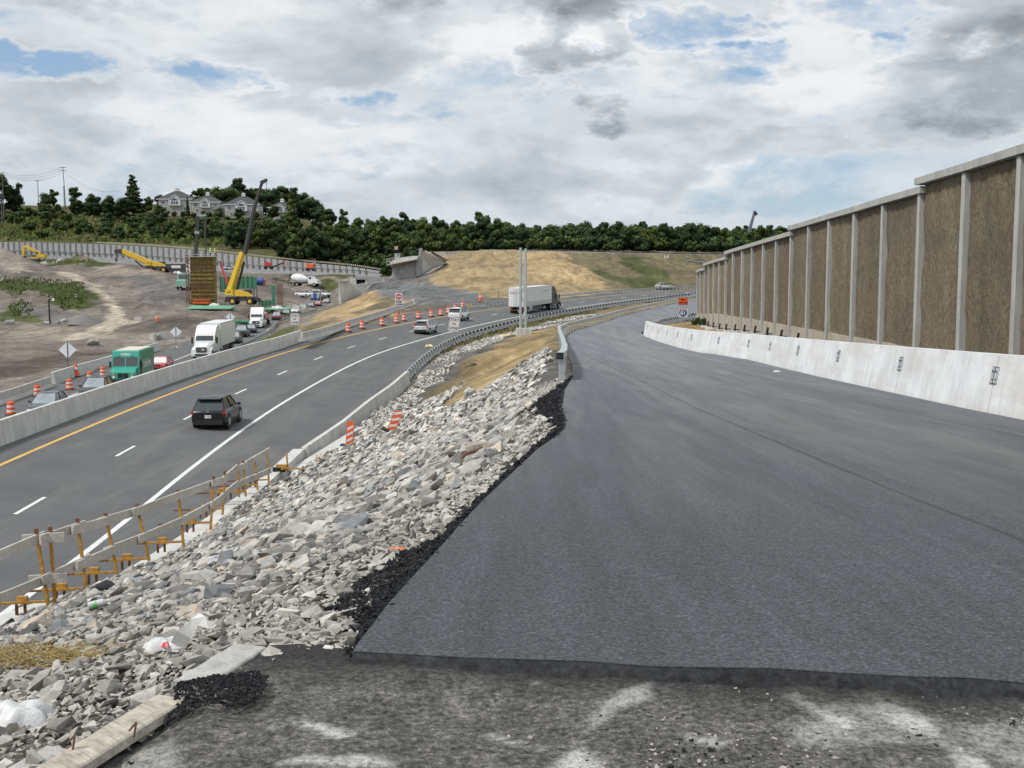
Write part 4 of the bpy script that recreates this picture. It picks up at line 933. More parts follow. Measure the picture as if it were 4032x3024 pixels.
# do not enter / ramp closed
bD = gp(1571, 1240); YD = bD.y
cD = at(1570, 1168, YD); 
def dne(root, T):
    mb = MB(); n = 28
    mb.add([tuple(T(.40 * math.cos(2*math.pi*i/n), .40 * math.sin(2*math.pi*i/n)) + Vector((0, -.02, 0))) for i in range(n)], [tuple(range(n))]); mb.build('red_disc', M['red'], root, fix=False)
    mb = MB(); mb.add([tuple(T(x, z) + Vector((0, -.026, 0))) for x, z in ((-.30, -.06), (.30, -.06), (.30, .06), (-.30, .06))], [(0,1,2,3)]); mb.build('white_bar', M['sheet_white'], root, fix=False)
    letters(root, T, [('DO NOT', 0, .19, .13), ('ENTER', 0, -.19, .13)], .1, M['sheet_white'], y=-.028)
k = YD / 4400
sD = sign_board('traffic_sign', cD, 27 * k, 27 * k, 0, 0, M['sheet_white'], 'DO NOT ENTER sign above a RAMP CLOSED plate at the closed ramp', build=lambda r, T: dne(r, lambda x, z: T(x * 27 * k / .95, z * 27 * k / .95)))
cc = at(1571, 1194, YD) - cD
mb = MB(); mb.box(cc, (31 * k, .02, 18 * k)); mb.build('plate', M['sheet_white'], sD)
letters(sD, lambda x, z: Vector((x, 0, z)), [('RAMP', cc.x, cc.z + 4.4 * k, 8.5 * k), ('CLOSED', cc.x, cc.z - 4.4 * k, 8.0 * k)], .2, M['black'], bold=.05)
mb = MB(); mb.bar(cc + Vector((0, .05, .1)), bD - cD, .06); mb.build('pole', M['galv_dull'], sD)
mb = MB(); mb.cyl(bD - cD, bD - cD + Vector((0, 0, .9)), .12, .04, n=8); mb.build('stand', M['red'], sD)
# END DETOUR / SOUTH / 81 shield
YI = 108.0; ci = at(2690, 1186, YI); k = YI / 4400
M['blue_sign'] = mat('sign blue', (.03, .10, .36), .45, .08, 3); M['grey_sign'] = mat('sign faded blue', (.22, .36, .48), .45, .08, 3); M['orange_sign'] = mat('sign orange', (.90, .12, .02), .5, .05, 3)
sI = empty('route_sign', ci, 0, 'orange END DETOUR plate over SOUTH plate and a blue and red 81 shield', 'sign')
mb = MB(); mb.box((0, 0, -9 * k + 9 * k), (36 * k, .02, 28 * k)); mb.build('orange_plate', M['orange_sign'], sI)
letters(sI, lambda x, z: Vector((x, 0, z)), [('END', 0, 5.5 * k, 9 * k), ('DETOUR', 0, -6 * k, 8.5 * k)], .2, M['black'], bold=.05)
mb = MB()
for a, b in (((-17, -13), (17, -13)), ((17, -13), (17, 13)), ((17, 13), (-17, 13)), ((-17, 13), (-17, -13))): mb.bar((a[0]*k, -.016, a[1]*k), (b[0]*k, -.016, b[1]*k), .02, .01, up=(0, 1, 0))
mb.build('border', M['black'], sI)
mb = MB(); mb.box((0, 0, -21.5 * k), (34 * k, .02, 13 * k)); mb.build('direction_plate', M['grey_sign'], sI)
letters(sI, lambda x, z: Vector((x, 0, z)), [('SOUTH', 0, -21.5 * k, 9.5 * k)], .2, M['sheet_white'], bold=.03)
mb = MB(); mb.box((.6 * k, 0, -46 * k), (35 * k, .02, 35 * k)); mb.build('shield_plate', M['sheet_white'], sI)
sh = [(-14, 9), (-15.5, 3), (-15, -4), (-11, -10), (0, -16.5), (11, -10), (15, -4), (15.5, 3), (14, 9)]
mb = MB(); mb.add([(x * k, -.018, (z - 46) * k) for x, z in sh], [tuple(range(9))]); mb.build('blue_shield', M['blue_sign'], sI, fix=False)
mb = MB(); mb.add([(x * k, -.018, (z - 46) * k) for x, z in ((-14, 10.2), (14, 10.2), (12.5, 15), (6, 13.6), (0, 15), (-6, 13.6), (-12.5, 15))], [tuple(range(7))]); mb.build('red_crown', M['red'], sI, fix=False)
letters(sI, lambda x, z: Vector((x, 0, z)), [('81', 0, -47.5 * k, 21 * k)], .2, M['sheet_white'], y=-.026, bold=.03)
letters(sI, lambda x, z: Vector((x, 0, z)), [('INTERSTATE', 0, -33.6 * k, 4.4 * k)], .2, M['sheet_white'], y=-.026, bold=.0)
gI = on_ground(ci); mb = MB()
for dx in (-8, 8): mb.bar((dx * k, .04, 12 * k), (dx * k, .04, gI.z - ci.z - .1), .06)
mb.build('post', M['galv_dull'], sI)
# backs of diamond signs facing the oncoming drivers
for i, (px, py, hp, ybase, Y, what) in enumerate(((266, 1378, 33, 1452, 112, 'largest diamond sign seen from the back, on the bare dirt bank'), (692, 1307, 22, 1370, 150, 'diamond sign seen from the back on the oncoming road shoulder behind the barrier'), (907, 1248, 17, 1290, 196, 'smallest of the diamond signs seen from the back, beside the green mats'), )):
    c = at(px, py, Y); k = Y / 4400; r0 = hp * k; root = empty('diamond_sign', c, 0, what, 'sign', 'backs of diamond warning signs')
    mb = MB(); vs = [(-r0*1.08, -.01, 0), (0, -.01, -r0), (r0*1.08, -.01, 0), (0, -.01, r0)]; mb.add(vs + [(x, .015, z) for x, y, z in vs], [(0,1,2,3),(7,6,5,4),(0,4,5,1),(1,5,6,2),(2,6,7,3),(3,7,4,0)]); mb.build('board', M['sheet_grey'], root)
    g_ = on_ground(c); zb = g_.z - c.z if i != 1 else at(px, ybase, Y).z - c.z
    mb = MB(); mb.bar((0, -.04, r0), (0, -.04, -r0), .05, mi=0); mb.bar((0, -.04, -r0), (0, -.04, zb), .05); mb.build('mast', M['dark'], root)
    mb = MB()
    for ang in (0.4, 2.0, 3.6, 5.2): mb.bar((0, -.04, zb + .3), (math.cos(ang) * .8, math.sin(ang) * .8, zb), .05)
    mb.build('stand', M['sheet_white'] if i == 1 else M['red'], root)
# ------------------------------------------------------------------ drums, cones, striped panels
def make_drum():
    root = empty('traffic_drum', (0, 0, 0), 0, 'drum', 'traffic drum', 'orange and white striped drums')
    prof = [(.29, .06), (.285, .20), (.275, .22), (.27, .36), (.262, .38), (.258, .52), (.25, .54), (.246, .68), (.24, .70), (.235, .86), (.20, .90), (.09, .91)]
    mb = MB(); n = 16; rings = [[(r_ * math.cos(2*math.pi*i/n), r_ * math.sin(2*math.pi*i/n), z) for i in range(n)] for r_, z in prof]
    for j in range(len(rings) - 1): mb.loft([rings[j], rings[j+1]], True, mi=(1 if (prof[j][1] in (.22, .54)) else 0), smooth=False)
    mb.add(rings[-1], [tuple(range(n))]); mb.build('barrel', [M['orange'], M['sheet_white']], root)
    mb = MB(); mb.cyl((0, 0, 0), (0, 0, .07), .44, .42, n=8); mb.build('rubber_base', M['black'], root)
    mb = MB(); mb.bar((-.1, 0, .90), (-.1, 0, 1.0), .04); mb.bar((.1, 0, .90), (.1, 0, 1.0), .04); mb.bar((-.12, 0, 1.0), (.12, 0, 1.0), .05); mb.build('handle', M['orange'], root)
    return root
drum0 = make_drum(); used = False
def place_tree(proto, flag, loc, rz=0, label=None, sc=1.0, group=None):
    o = proto if not flag else copy_tree(proto)
    o.location = loc; o.rotation_euler = (0, 0, rz); o.scale = (sc,) * 3
    if label: o['label'] = label
    if group: o['group'] = group
    return o
# on the highway surface: intersect with the fitted plane of the road
def on_hw(px, py):
    best = None
    d = ray(px, py)
    for i in range(400):
        Y = 20 + i * .9; p = d * (Y / d.y)
        ss = np.interp(p.y, _Y[:320], _s[:320]); off = (p.x - float(np.interp(ss, _s, _X))) * math.cos(hwh(ss)) - 0
        z = float(np.interp(ss, _s, _z)) - off * float(np.interp(ss, SK, HE)) * .01
        if p.z <= z: return Vector((p.x, p.y, z))
        best = p
    return best
HD = [(1371,1308),(1426,1296),(1504,1282),(1561,1273),(1591,1264),(1648,1255),(1698,1249),(1736,1243),(1765,1235),(1792,1222),(1822,1212)]
for i, (px, py) in enumerate(HD):
    p = on_hw(px, py); place_tree(drum0, used, p, i * .7, 'striped orange drum beside the far yellow line, %s from the left of its row' % ORD[i], 1.06); used = True
for i, (px, py, Y) in enumerate(((43,1606,79),(148,1563,92),(274,1527,98),(354,1500,106),(406,1482,112))):
    p = at(px, py, Y); p.z = lz(p.y); place_tree(drum0, True, p, i, 'striped orange drum left of the oncoming cars, %s from the left edge of the photo' % ORD[i], 1.04)
cone = empty('traffic_cone', (0, 0, 0), 0, '', 'traffic cone', 'orange traffic cones')
mb = MB(); mb.cyl((0, 0, .05), (0, 0, .40), .17, .11, n=12); mb.cyl((0, 0, .52), (0, 0, .72), .085, .04, n=12); mb.build('body', M['orange'], cone)
mb = MB(); mb.cyl((0, 0, .40), (0, 0, .52), .11, .085, n=12); mb.build('collar', M['sheet_white'], cone)
mb = MB(); mb.box((0, 0, .025), (.42, .42, .05)); mb.build('base', M['black'], cone)
pc = Path([(itp(y, LLe) - 1.2, y, 0) for y in (100, 130)])
cn = [(at(299, 1445, 112), 'tall orange cone on the dirt just behind the tall grey barrier near the diamond sign', 1.9), (gp(619, 1266), 'orange cone alone on the dirt left of the white semi truck', 2.0), (at(1198, 1168, 400), 'tiny orange cone beside the white pickup truck on the site', 2.0), (at(1892, 1180, 203), 'orange cone with a white sleeve lying at the end of the gravel ramp', 2.2)]
for i, (p, lab, sc) in enumerate(cn):
    p = on_ground(p); place_tree(cone, i > 0, p, .3, lab, sc)
def striped_panel(px, py, Y, hpx, tilt, label, yaw=0):
    c = at(px, py, Y); k = Y / 4400; h = hpx * k; root = empty('striped_panel', c, yaw, label, 'barricade panel', 'orange striped vertical panels'); root.rotation_euler = (0, tilt, yaw)
    w2 = .16; mb = MB(); mb.box((0, 0, h * .5 + .08), (w2 * 2, .03, h)); mb.build('panel', M['orange'], root)
    mb = MB(); z = .16
    while z < h - .1:
        vs = [(-w2 + .03, -.019, z), (w2 - .03, -.019, z + .16), (w2 - .03, -.019, z + .28), (-w2 + .03, -.019, z + .12)]; mb.add(vs, [(0,1,2,3)]); z += .27
    mb.build('stripe', M['sheet_white'], root, fix=False)
    mb = MB(); mb.box((0, 0, .03), (.75, .5, .06)); mb.build('rubber_base', M['black'], root)
p = striped_panel(1374, 1757, 49.5, 92, R(5), 'leaning orange and white striped panel standing on the concrete pad'); 
gq = gp(1536, 1705); gk = at(1540, 1700, gq.y)
p = striped_panel(1536, 1702, gq.y - .3, 84, R(24), 'strongly tilted orange striped panel sunk in the stones beyond the pad')
# ------------------------------------------------------------------ temporary railing
RP = [(-70,2175,-10,2475),(142,2088,191,2389),(197,2080,217,2381),(304,2047,342,2337),(415,2025,464,2272),(539,1990,590,2218),(701,1933,723,2150),(841,1879,830,2072),(885,1857,877,2017),(936,1827,941,1950),(957,1817,967,1947),(1002,1798,1014,1922),(1050,1770,1059,1901)]
M['wood'] = None
m, nt, b = nodes_of('weathered timber'); v = objc(nt); g1 = noise(nt, scalev(nt, v, (3, 3, 3)), 6, 5, .65, .4); g2 = noise(nt, v, 1.2, 3, .5)
c = ramp(nt, g1, [(.3, (.42, .39, .34)), (.7, (.62, .60, .55))]); c = mix(nt, 1.0, c, ramp(nt, g2, [(.3, (.8,)*3), (.7, (1.1,)*3)]), 'MULTIPLY')
nt.links.new(c, b.inputs['Base Color']); b.inputs['Roughness'].default_value = .85; bump(nt, b, g1, .01, .5); M['wood'] = m
M['ochre'] = mat('ochre steel', (.42, .22, .035), .6, .35, 9, fine=.2); M['rustbar'] = mat('rust brown steel', (.17, .07, .025), .8, .35, 8, fine=.2)
rail = None; PB = []
for i, (tx, ty, bx, by) in enumerate(RP):
    z = -7.0 - .45 * max(0, min(1, (i - 5) / 7)); B = atz(bx, by, z); T_ = at(tx, ty, B.y + .0); PB.append((B, T_))
rail = empty('temporary_railing', PB[1][0], 0, 'temporary timber railing on ochre steel posts along the edge above the road', 'railing')
O_ = Vector(rail.location)
for i, (B, T_) in enumerate(PB):
    d = (T_ - B); mb = MB(); mb.bar(B - d * .06 - O_, B + d * .93 - O_, .06, .06, mi=0); mb.bar(B + d * .93 - O_, T_ + d * .02 - O_, .065, .065, mi=1); post = mb.build('post', [M['ochre'], M['rustbar']], rail)
    if i % 1 == 0 and i not in (2,):
        mb = MB(); q = B + Vector((0, 0, .12)) - O_; e = q + Vector((-.95, -.12, -.02)); mb.bar(q, e, .05, .05, mi=0); mb.bar(e, e + Vector((-.5, -.05, -.01)), .045, .04, mi=1)
        mb.box(q + Vector((-.55, 0, .06)), (.22, .10, .10), mi=0); mb.bar(q + Vector((-.5, 0, 0)), q + Vector((-.5, 0, -.28)), .05, mi=1); mb.bar(q + Vector((-.68, 0, 0)), q + Vector((-.68, 0, -.30)), .05, mi=1)
        mb.build('clamp_arm', [M['ochre'], M['rustbar']], rail)
for nm, fr in (('upper_board', [.88, .89, .88, .89, .90, .90, .91, .88, .80, .88, .86, .92, .93]), ('lower_board', [.36, .35, .37, .42, .44, .45, .45, .44, .40, .36, .40, .36, .34])):
    for i in range(len(PB) - 1):
        a = PB[i][0].lerp(PB[i][1], fr[i]); b = PB[i+1][0].lerp(PB[i+1][1], fr[i+1]); off = Vector((.03 if i % 2 else -.01, -.07 if i % 2 else -.045, .012 * (i % 3)))
        if (b - a).length < .8 and i == 1: continue
        d = (b - a).normalized(); mb = MB(); mb.bar(a - d * .28 + off - O_, b + d * .28 + off - O_, .05, .20); mb.build(nm, M['wood'], rail)
a, b = PB[1], PB[2]
for nm, f_ in (('upper_board', .89), ('lower_board', .36)):
    mb = MB(); p = a[0].lerp(a[1], f_); q = b[0].lerp(b[1], f_); mb.bar(p - O_ + Vector((-.3, -.06, 0)), q - O_ + Vector((.3, -.02, 0)), .05, .20); mb.build(nm, M['wood'], rail)
B = atz(1134, 1849, -7.55); T_ = at(1128, 1781, B.y)
r2 = empty('clamp_post', B, 0, 'single ochre post and toppled clamp lying on the stones past the railing end', 'post')
mb = MB(); mb.bar((0, 0, -.1), T_ - B, .06); mb.build('post', M['ochre'], r2)
mb = MB(); mb.bar((-.2, -.1, .1), (1.6, -.3, .0), .06); mb.bar((1.2, -.3, 0), (1.1, .2, .55), .05); mb.box((-.25, 0, .1), (.4, .2, .2)); mb.build('clamp_arm', M['ochre'], r2)
mb = MB(); mb.box((-.35, 0, 0), (.5, .25, .18), .3); mb.build('shoe', M['black'], r2)
mb = MB(); mb.bar((1.25, .0, .12), (1.9, -1.6, .0), .05, .14); mb.build('board', M['wood'], r2)
# ------------------------------------------------------------------ stones
def hull(npts, seed, blocky=.5):
    r = random.Random(seed); bm = bmesh.new()
    for _ in range(npts):
        v = Vector((r.gauss(0, 1), r.gauss(0, 1), r.gauss(0, 1))).normalized()
        k = max(abs(v.x), abs(v.y), abs(v.z)); v = v.lerp(v / k * .8, blocky) * r.uniform(.85, 1.1); bm.verts.new(v)
    bmesh.ops.convex_hull(bm, input=bm.verts)
    loose = [v for v in bm.verts if not v.link_faces]; bmesh.ops.delete(bm, geom=loose, context='VERTS')
    bmesh.ops.recalc_face_normals(bm, faces=bm.faces); bmesh.ops.triangulate(bm, faces=bm.faces)
    bm.verts.index_update(); V = np.array([v.co[:] for v in bm.verts]); Fc = np.array([[v.index for v in f.verts] for f in bm.faces]); bm.free(); return V, Fc
BIG = [hull(13, 100 + i, .55) for i in range(14)]; SMALL = [hull(8, 300 + i, .4) for i in range(8)]
def stones(name, P, Sz, lib, mt, tintf, flat=(.5, .8), sink=.15, label=None, norm=None, elong=(.75, 1.5)):
    # P (n,3), Sz (n,) sizes; one mesh
    n = len(P); VV = []; FF = []; TT = []; base = 0
    kinds = nrs.randint(0, len(lib), n)
    for k in range(len(lib)):
        ids = np.where(kinds == k)[0]
        if len(ids) == 0: continue
        V, Fc = lib[k]; m = len(ids)
        a = nrs.rand(m) * 6.283; ca, sa = np.cos(a), np.sin(a)
        sx = Sz[ids] * nrs.uniform(elong[0], elong[1], m) * .5; sy = Sz[ids] * nrs.uniform(.6, 1.05, m) * .5; sz = Sz[ids] * nrs.uniform(flat[0], flat[1], m) * .5
        x = V[None, :, 0] * sx[:, None]; y = V[None, :, 1] * sy[:, None]; z = V[None, :, 2] * sz[:, None]
        t1 = nrs.normal(0, .28, m); t2 = nrs.normal(0, .28, m)
        y, z = y * np.cos(t1)[:, None] - z * np.sin(t1)[:, None], y * np.sin(t1)[:, None] + z * np.cos(t1)[:, None]
        x, z = x * np.cos(t2)[:, None] - z * np.sin(t2)[:, None], x * np.sin(t2)[:, None] + z * np.cos(t2)[:, None]
        x, y = x * ca[:, None] - y * sa[:, None], x * sa[:, None] + y * ca[:, None]
        if norm is not None:   # shear onto the slope
            z = z + x * norm[ids, 0][:, None] + y * norm[ids, 1][:, None]
        Q = np.stack([x + P[ids, 0][:, None], y + P[ids, 1][:, None], z + P[ids, 2][:, None] + (Sz[ids] * (.25 - sink))[:, None]], -1).reshape(-1, 3)
        VV.append(Q); FF.append((Fc[None] + (np.arange(m) * len(V))[:, None, None] + base).reshape(-1, 3)); base += m * len(V)
        TT.append(np.repeat(tintf(m, P[ids]), len(V), 0))
    V, Fc, T = np.concatenate(VV), np.concatenate(FF), np.concatenate(TT)
    o = bpy.data.objects.new(name, npmesh(name, V, Fc, mt, {'tint': T})); COL.objects.link(o)
    return tag(o, label, None, None, 'stuff')
m, nt, b = nodes_of('stone'); p = pos(nt); a = N(nt, 'ShaderNodeVertexColor', layer_name='tint').outputs[0]
f = noise(nt, p, 14, 5, .7); c = mix(nt, 1.0, a, ramp(nt, f, [(.3, (.72,)*3), (.7, (1.22,)*3)]), 'MULTIPLY')
nt.links.new(c, b.inputs['Base Color']); b.inputs['Roughness'].default_value = .92; b.inputs['Specular IOR Level'].default_value = .2; bump(nt, b, f, .02, .6); M['stone'] = m
def tint_rock(m, P):
    v = nrs.normal(1, .30, m).clip(.30, 1.6)[:, None]; base = np.array((.37, .355, .33))[None].repeat(m, 0)
    warm = nrs.rand(m) < .10; base[warm] = (.42, .365, .30); bl_ = nrs.rand(m) < .10; base[bl_] = (.26, .27, .28)
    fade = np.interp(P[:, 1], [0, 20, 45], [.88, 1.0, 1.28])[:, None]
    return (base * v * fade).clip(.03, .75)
def slopes(P):
    g = np.zeros((len(P), 2))
    for i, (x, y, z) in enumerate(P):
        g[i] = ((gz(x + .4, y) - gz(x - .4, y)) / .8, (gz(x, y + .4) - gz(x, y - .4)) / .8)
    return g.clip(-.9, .9)
toeX = [(t.y, t.x) for t in TOE] + [(hw(s, 3.75 + wr(s) + .75).y, hw(s, 3.75 + wr(s) + .75).x) for s in range(26, 200, 4)]
def crestdist(X, Y): return np.interp(Y, [a for a, _ in EL], [b_ for _, b_ in EL]) - X
ddx = [d.x for d in DD]; ddy = [d.y for d in DD]
def sample(x0, x1, y0, y1, st, keep, jit=.5):
    xs = np.arange(x0, x1, st); ysr = np.arange(y0, y1, st); X, Y = np.meshgrid(xs, ysr); X = X.ravel() + nrs.uniform(-jit, jit, X.size) * st; Y = Y.ravel() + nrs.uniform(-jit, jit, Y.size) * st
    k = keep(X, Y); X, Y = X[k], Y[k]
    return np.stack([X, Y, np.array([gz(a, b_) for a, b_ in zip(X, Y)])], 1)
def rip(X, Y):
    cd = crestdist(X, Y); tx = np.interp(Y, [a for a, _ in toeX], [b_ for _, b_ in toeX])
    k = (X > tx) & (cd > np.interp(Y, [5, 8, 20, 32, 40, 60], [1.2, .7, .9, 1.2, 1.1, 1.1]) + fnoise(X, Y, 1.5, 60) * .6) & (Y > np.where(X < -1.5, 6.2 + fnoise(X, Y, 1.0, 61), 6.0))
    jx = X + fnoise(X, Y, 2, 62) * .6; tan_ = inpoly(jx, Y, TANP)
    dd = dist_poly(X, Y, list(zip(ddx, ddy)))
    upper = (Y < 66) | (dd < 1.9 + 1.4 * fnoise(X, Y, 3, 63))
    grass = inpoly(jx, Y, [(p_.x, p_.y) for p_ in (hw(s, 3.75 + wr(s) + .3) for s in range(36, 180, 5))] + [(d.x - 1.7, d.y + .6) for d in reversed(DD[1:])])
    past = cd < np.interp(Y, [40, 48, 55], [99, 8.5, 5.0])   # stones under the straw slope stop
    k &= ~tan_ & upper & ~grass & ~inpoly(X, Y, [(q_.x, q_.y) for q_ in pad])
    k &= ~((Y > 64) & (cd < 3.4) & (dd > 2.5))
    return k
A0 = sample(-14.5, 3, 6, 10, .082, rip); A1 = sample(-14.5, 3, 10, 17, .125, rip); A = np.concatenate([A0, A1]); SA = nrs.lognormal(-1.80, .36, len(A)).clip(.08, .42) * np.interp(A[:, 1], [6, 9, 13], [.50, .68, .95]) * np.interp(A[:, 0], [-9, -5], [1.35, 1.0])
stones('riprap', A, SA * 1.04, BIG, M['stone'], tint_rock, norm=slopes(A), label='near grey riprap stones covering the slope beside the ramp')
F1 = sample(-14, 3, 6, 15, .062, rip); F1[:, 2] += .015; stones('stone_fines', F1, nrs.lognormal(-2.85, .35, len(F1)).clip(.03, .12), SMALL, M['stone'], tint_rock, norm=slopes(F1), label='small broken stone filling the gaps of the riprap')
B_ = sample(-13, 4, 17, 34, .145, rip); SB = nrs.lognormal(-1.70, .32, len(B_)).clip(.10, .45)
stones('riprap', B_, SB, BIG, M['stone'], tint_rock, norm=slopes(B_), label='grey riprap stones covering the middle of the slope')
C_ = sample(-12, 22, 34, 175, .23, rip); SC = nrs.lognormal(-1.32, .30, len(C_)).clip(.15, .6)
stones('riprap', C_, SC, SMALL, M['stone'], tint_rock, norm=slopes(C_), label='pale riprap stones at the head of the slope and along the ditch')
# crushed stone: the band next to the mat and the bench by our feet
def tint_grav(m, P):
    v = nrs.normal(1, .22, m).clip(.4, 1.5)[:, None]; base = np.array((.385, .365, .335))[None].repeat(m, 0)
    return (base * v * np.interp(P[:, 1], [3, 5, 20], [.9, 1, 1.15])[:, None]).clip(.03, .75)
def fine(X, Y):
    cd = crestdist(X, Y); return (cd > np.interp(Y, [5, 5.5, 6.1, 6.9, 8, 12, 18, 22, 25, 28, 33], [.04, .08, .55, .28, .10, .12, .22, .5, .75, .3, .15]) * 1.0) & (cd < np.interp(Y, [5, 8, 20, 32], [1.9, 1.5, 1.7, 2.0])) & (Y > 5)
G1 = sample(-3.4, 3, 5, 12, .055, fine); stones('crushed_stone', G1, nrs.lognormal(-2.75, .38, len(G1)).clip(.03, .16), SMALL, M['stone'], tint_grav, norm=slopes(G1), label='fine crushed stone between the asphalt edge and the riprap')
G2 = sample(-2.5, 4, 12, 34, .10, fine); stones('crushed_stone', G2, nrs.lognormal(-2.3, .35, len(G2)).clip(.05, .25), SMALL, M['stone'], tint_grav, norm=slopes(G2), label='crushed stone beside the farther asphalt edge')
def bench(X, Y):
    n = fnoise(X, Y, .6, 64); return (X < np.where(Y < 5.0, -.98 - .42 * (5.0 - Y), np.interp(Y, [5.0, 5.2, 5.8, 6.5], [-.98, -.78, -.72, -.9])) + n * .14) & (Y < 6.7 + .4 * fnoise(X, Y, .8, 65)) & (X > -Y * .5 - .6)
G3 = sample(-4.6, -.55, 3.6, 7.2, .036, bench); sz = nrs.lognormal(-3.25, .5, len(G3)).clip(.018, .15)
stones('gravel', G3, sz, SMALL, M['stone'], tint_grav, norm=slopes(G3), label='loose grey gravel on the bench beside the planks')
G4 = sample(-4.6, -1.6, 4.6, 7.0, .16, lambda X, Y: bench(X, Y) & (nrs.rand(len(X)) < .55)); stones('gravel', G4, nrs.lognormal(-2.4, .3, len(G4)).clip(.05, .16), BIG, M['stone'], tint_grav, norm=slopes(G4), label='larger broken stones scattered on the gravel bench')
# loose hot-mix crumbs
def tint_crumb(m, P): return (np.array((.022, .023, .026))[None] * nrs.normal(1, .3, m).clip(.4, 2.2)[:, None]).repeat(1, 0)
def edge_crumb(X, Y):
    cd = crestdist(X, Y); w_ = np.interp(Y, [4.7, 5.4, 6.1, 7.0, 8.2, 12, 18, 22, 25, 28, 33], [.02, .05, .62, .34, .09, .10, .22, .5, .8, .3, .1])
    return (cd > -.03) & (cd < w_ * (1 + fnoise(X, Y, .5, 66) * .8)) & (Y > 4.75)
K1 = sample(-2.4, 1.5, 4.84, 12, .022, edge_crumb); K1[:, 2] += np.interp(crestdist(K1[:, 0], K1[:, 1]), [-.03, .25, .6], [.035, .03, .0]); stones('asphalt_crumbs', K1, nrs.lognormal(-3.8, .4, len(K1)).clip(.012, .06), SMALL, M['stone'], tint_crumb, flat=(.6, .9), label='black loose asphalt crumbs along the near edge of the mat')
K2 = sample(-1, 3, 12, 34, .05, edge_crumb); K2[:, 2] += .02; stones('asphalt_crumbs', K2, nrs.lognormal(-3.05, .4, len(K2)).clip(.03, .11), SMALL, M['stone'], tint_crumb, flat=(.6, .9), label='black asphalt crumbs along the farther edge of the mat')
def frontc(X, Y): d = 4.82 - (X + .71) * .15 + .035 * np.clip((X - 1.0) * 12, 0, 1) - Y; return (d > -.015) & (d < .05 + .16 * nrs.rand(len(X))**2 * (1 + fnoise(X, Y, .5, 69) * 2)) & (X < 4.2)
K5 = sample(-.8, 3.6, 3.7, 4.9, .026, frontc); K5[:, 2] -= .03
stones('asphalt_crumbs', K5, nrs.lognormal(-3.75, .4, len(K5)).clip(.012, .05), SMALL, M['stone'], tint_crumb, flat=(.6, .9), label='black crumbs along the cut front edge of the mat')
cpile = [gp(*q) for q in ((690,2790),(720,2730),(850,2695),(1010,2670),(1060,2710),(1020,2790),(900,2830),(720,2860),(570,2900),(640,2840))]
cpoly = [(q.x, q.y) for q in cpile]
def inpile(X, Y): return inpoly(X + fnoise(X, Y, .3, 67) * .12, Y + fnoise(X, Y, .3, 68) * .12, cpoly)
K3 = sample(-2.6, -.7, 3.5, 5.2, .0105, inpile)
ctr = np.array([np.mean([q[0] for q in cpoly]), np.mean([q[1] for q in cpoly])]); K3[:, 2] += .03 + .05 * np.exp(-(((K3[:, 0] - ctr[0]) / .32) ** 2 + ((K3[:, 1] - ctr[1]) / .2) ** 2))
stones('asphalt_crumbs', K3, nrs.lognormal(-4.25, .35, len(K3)).clip(.008, .03), SMALL, M['stone'], tint_crumb, flat=(.6, .9), label='small black heap of asphalt crumbs between the planks')
K4 = sample(-1.4, 3.2, 3.6, 4.78, .026, lambda X, Y: nrs.rand(len(X)) < .30 + .9 * fnoise(X, Y, .6, 72)); K4[:, 2] -= .01
stones('grit', K4, nrs.lognormal(-4.45, .45, len(K4)).clip(.006, .035), SMALL, M['stone'], lambda m, P: np.where((nrs.rand(m) < .55)[:, None], np.array((.40, .38, .34)), np.array((.03, .03, .032))), label='grit and chips scattered on the milled pavement')
# single boulders
BO = [(1880,1792,.80,(.36,.32,.27),'biggest tan boulder upright on the upper slope'),(1932,1812,.62,(.13,.13,.13),'dark round boulder beside the biggest tan boulder'),(1960,1765,.60,(.38,.37,.35),'pale flat boulder just above the dark round one'),(2000,1740,.62,(.40,.37,.33),'pale rounded boulder nearest the asphalt crumbs'),(1815,1880,.60,(.25,.24,.22),'grey boulder at the lower end of the broken branch'),(1690,2000,.55,(.20,.195,.185),'grey wedge boulder alone in the middle of the slope'),
      (1850,1560,.55,(.42,.42,.41),'bright boulder near the top edge of the slope'),(545,2300,.4,(.30,.34,.37),'bluish smooth boulder near the railing'),(1010,2250,.42,(.20,.17,.14),'small brown boulder in the middle stones'),(245,2430,.35,(.15,.14,.13),'dark grey block at the left edge of the stones')]
for i, (px, py, s_, col_, lab) in enumerate(BO):
    p_ = gp(px, py); s_ = s_ * 125 * p_.y / 4400; V, Fc = hull(18, 900 + i, .6); mb = MB(); mb.add([(v[0] * s_ * .62, v[1] * s_ * .45, v[2] * s_ * .42) for v in V], [tuple(f) for f in Fc])
    o = mb.build('boulder', mat('boulder stone', col_, .9, .25, 4, bumpd=.02, fine=.15)); o.location = p_ + Vector((0, 0, s_ * .22)); o.rotation_euler = (rng.uniform(-.3, .3), rng.uniform(-.3, .3), rng.uniform(0, 6)); tag(o, lab, 'boulder')
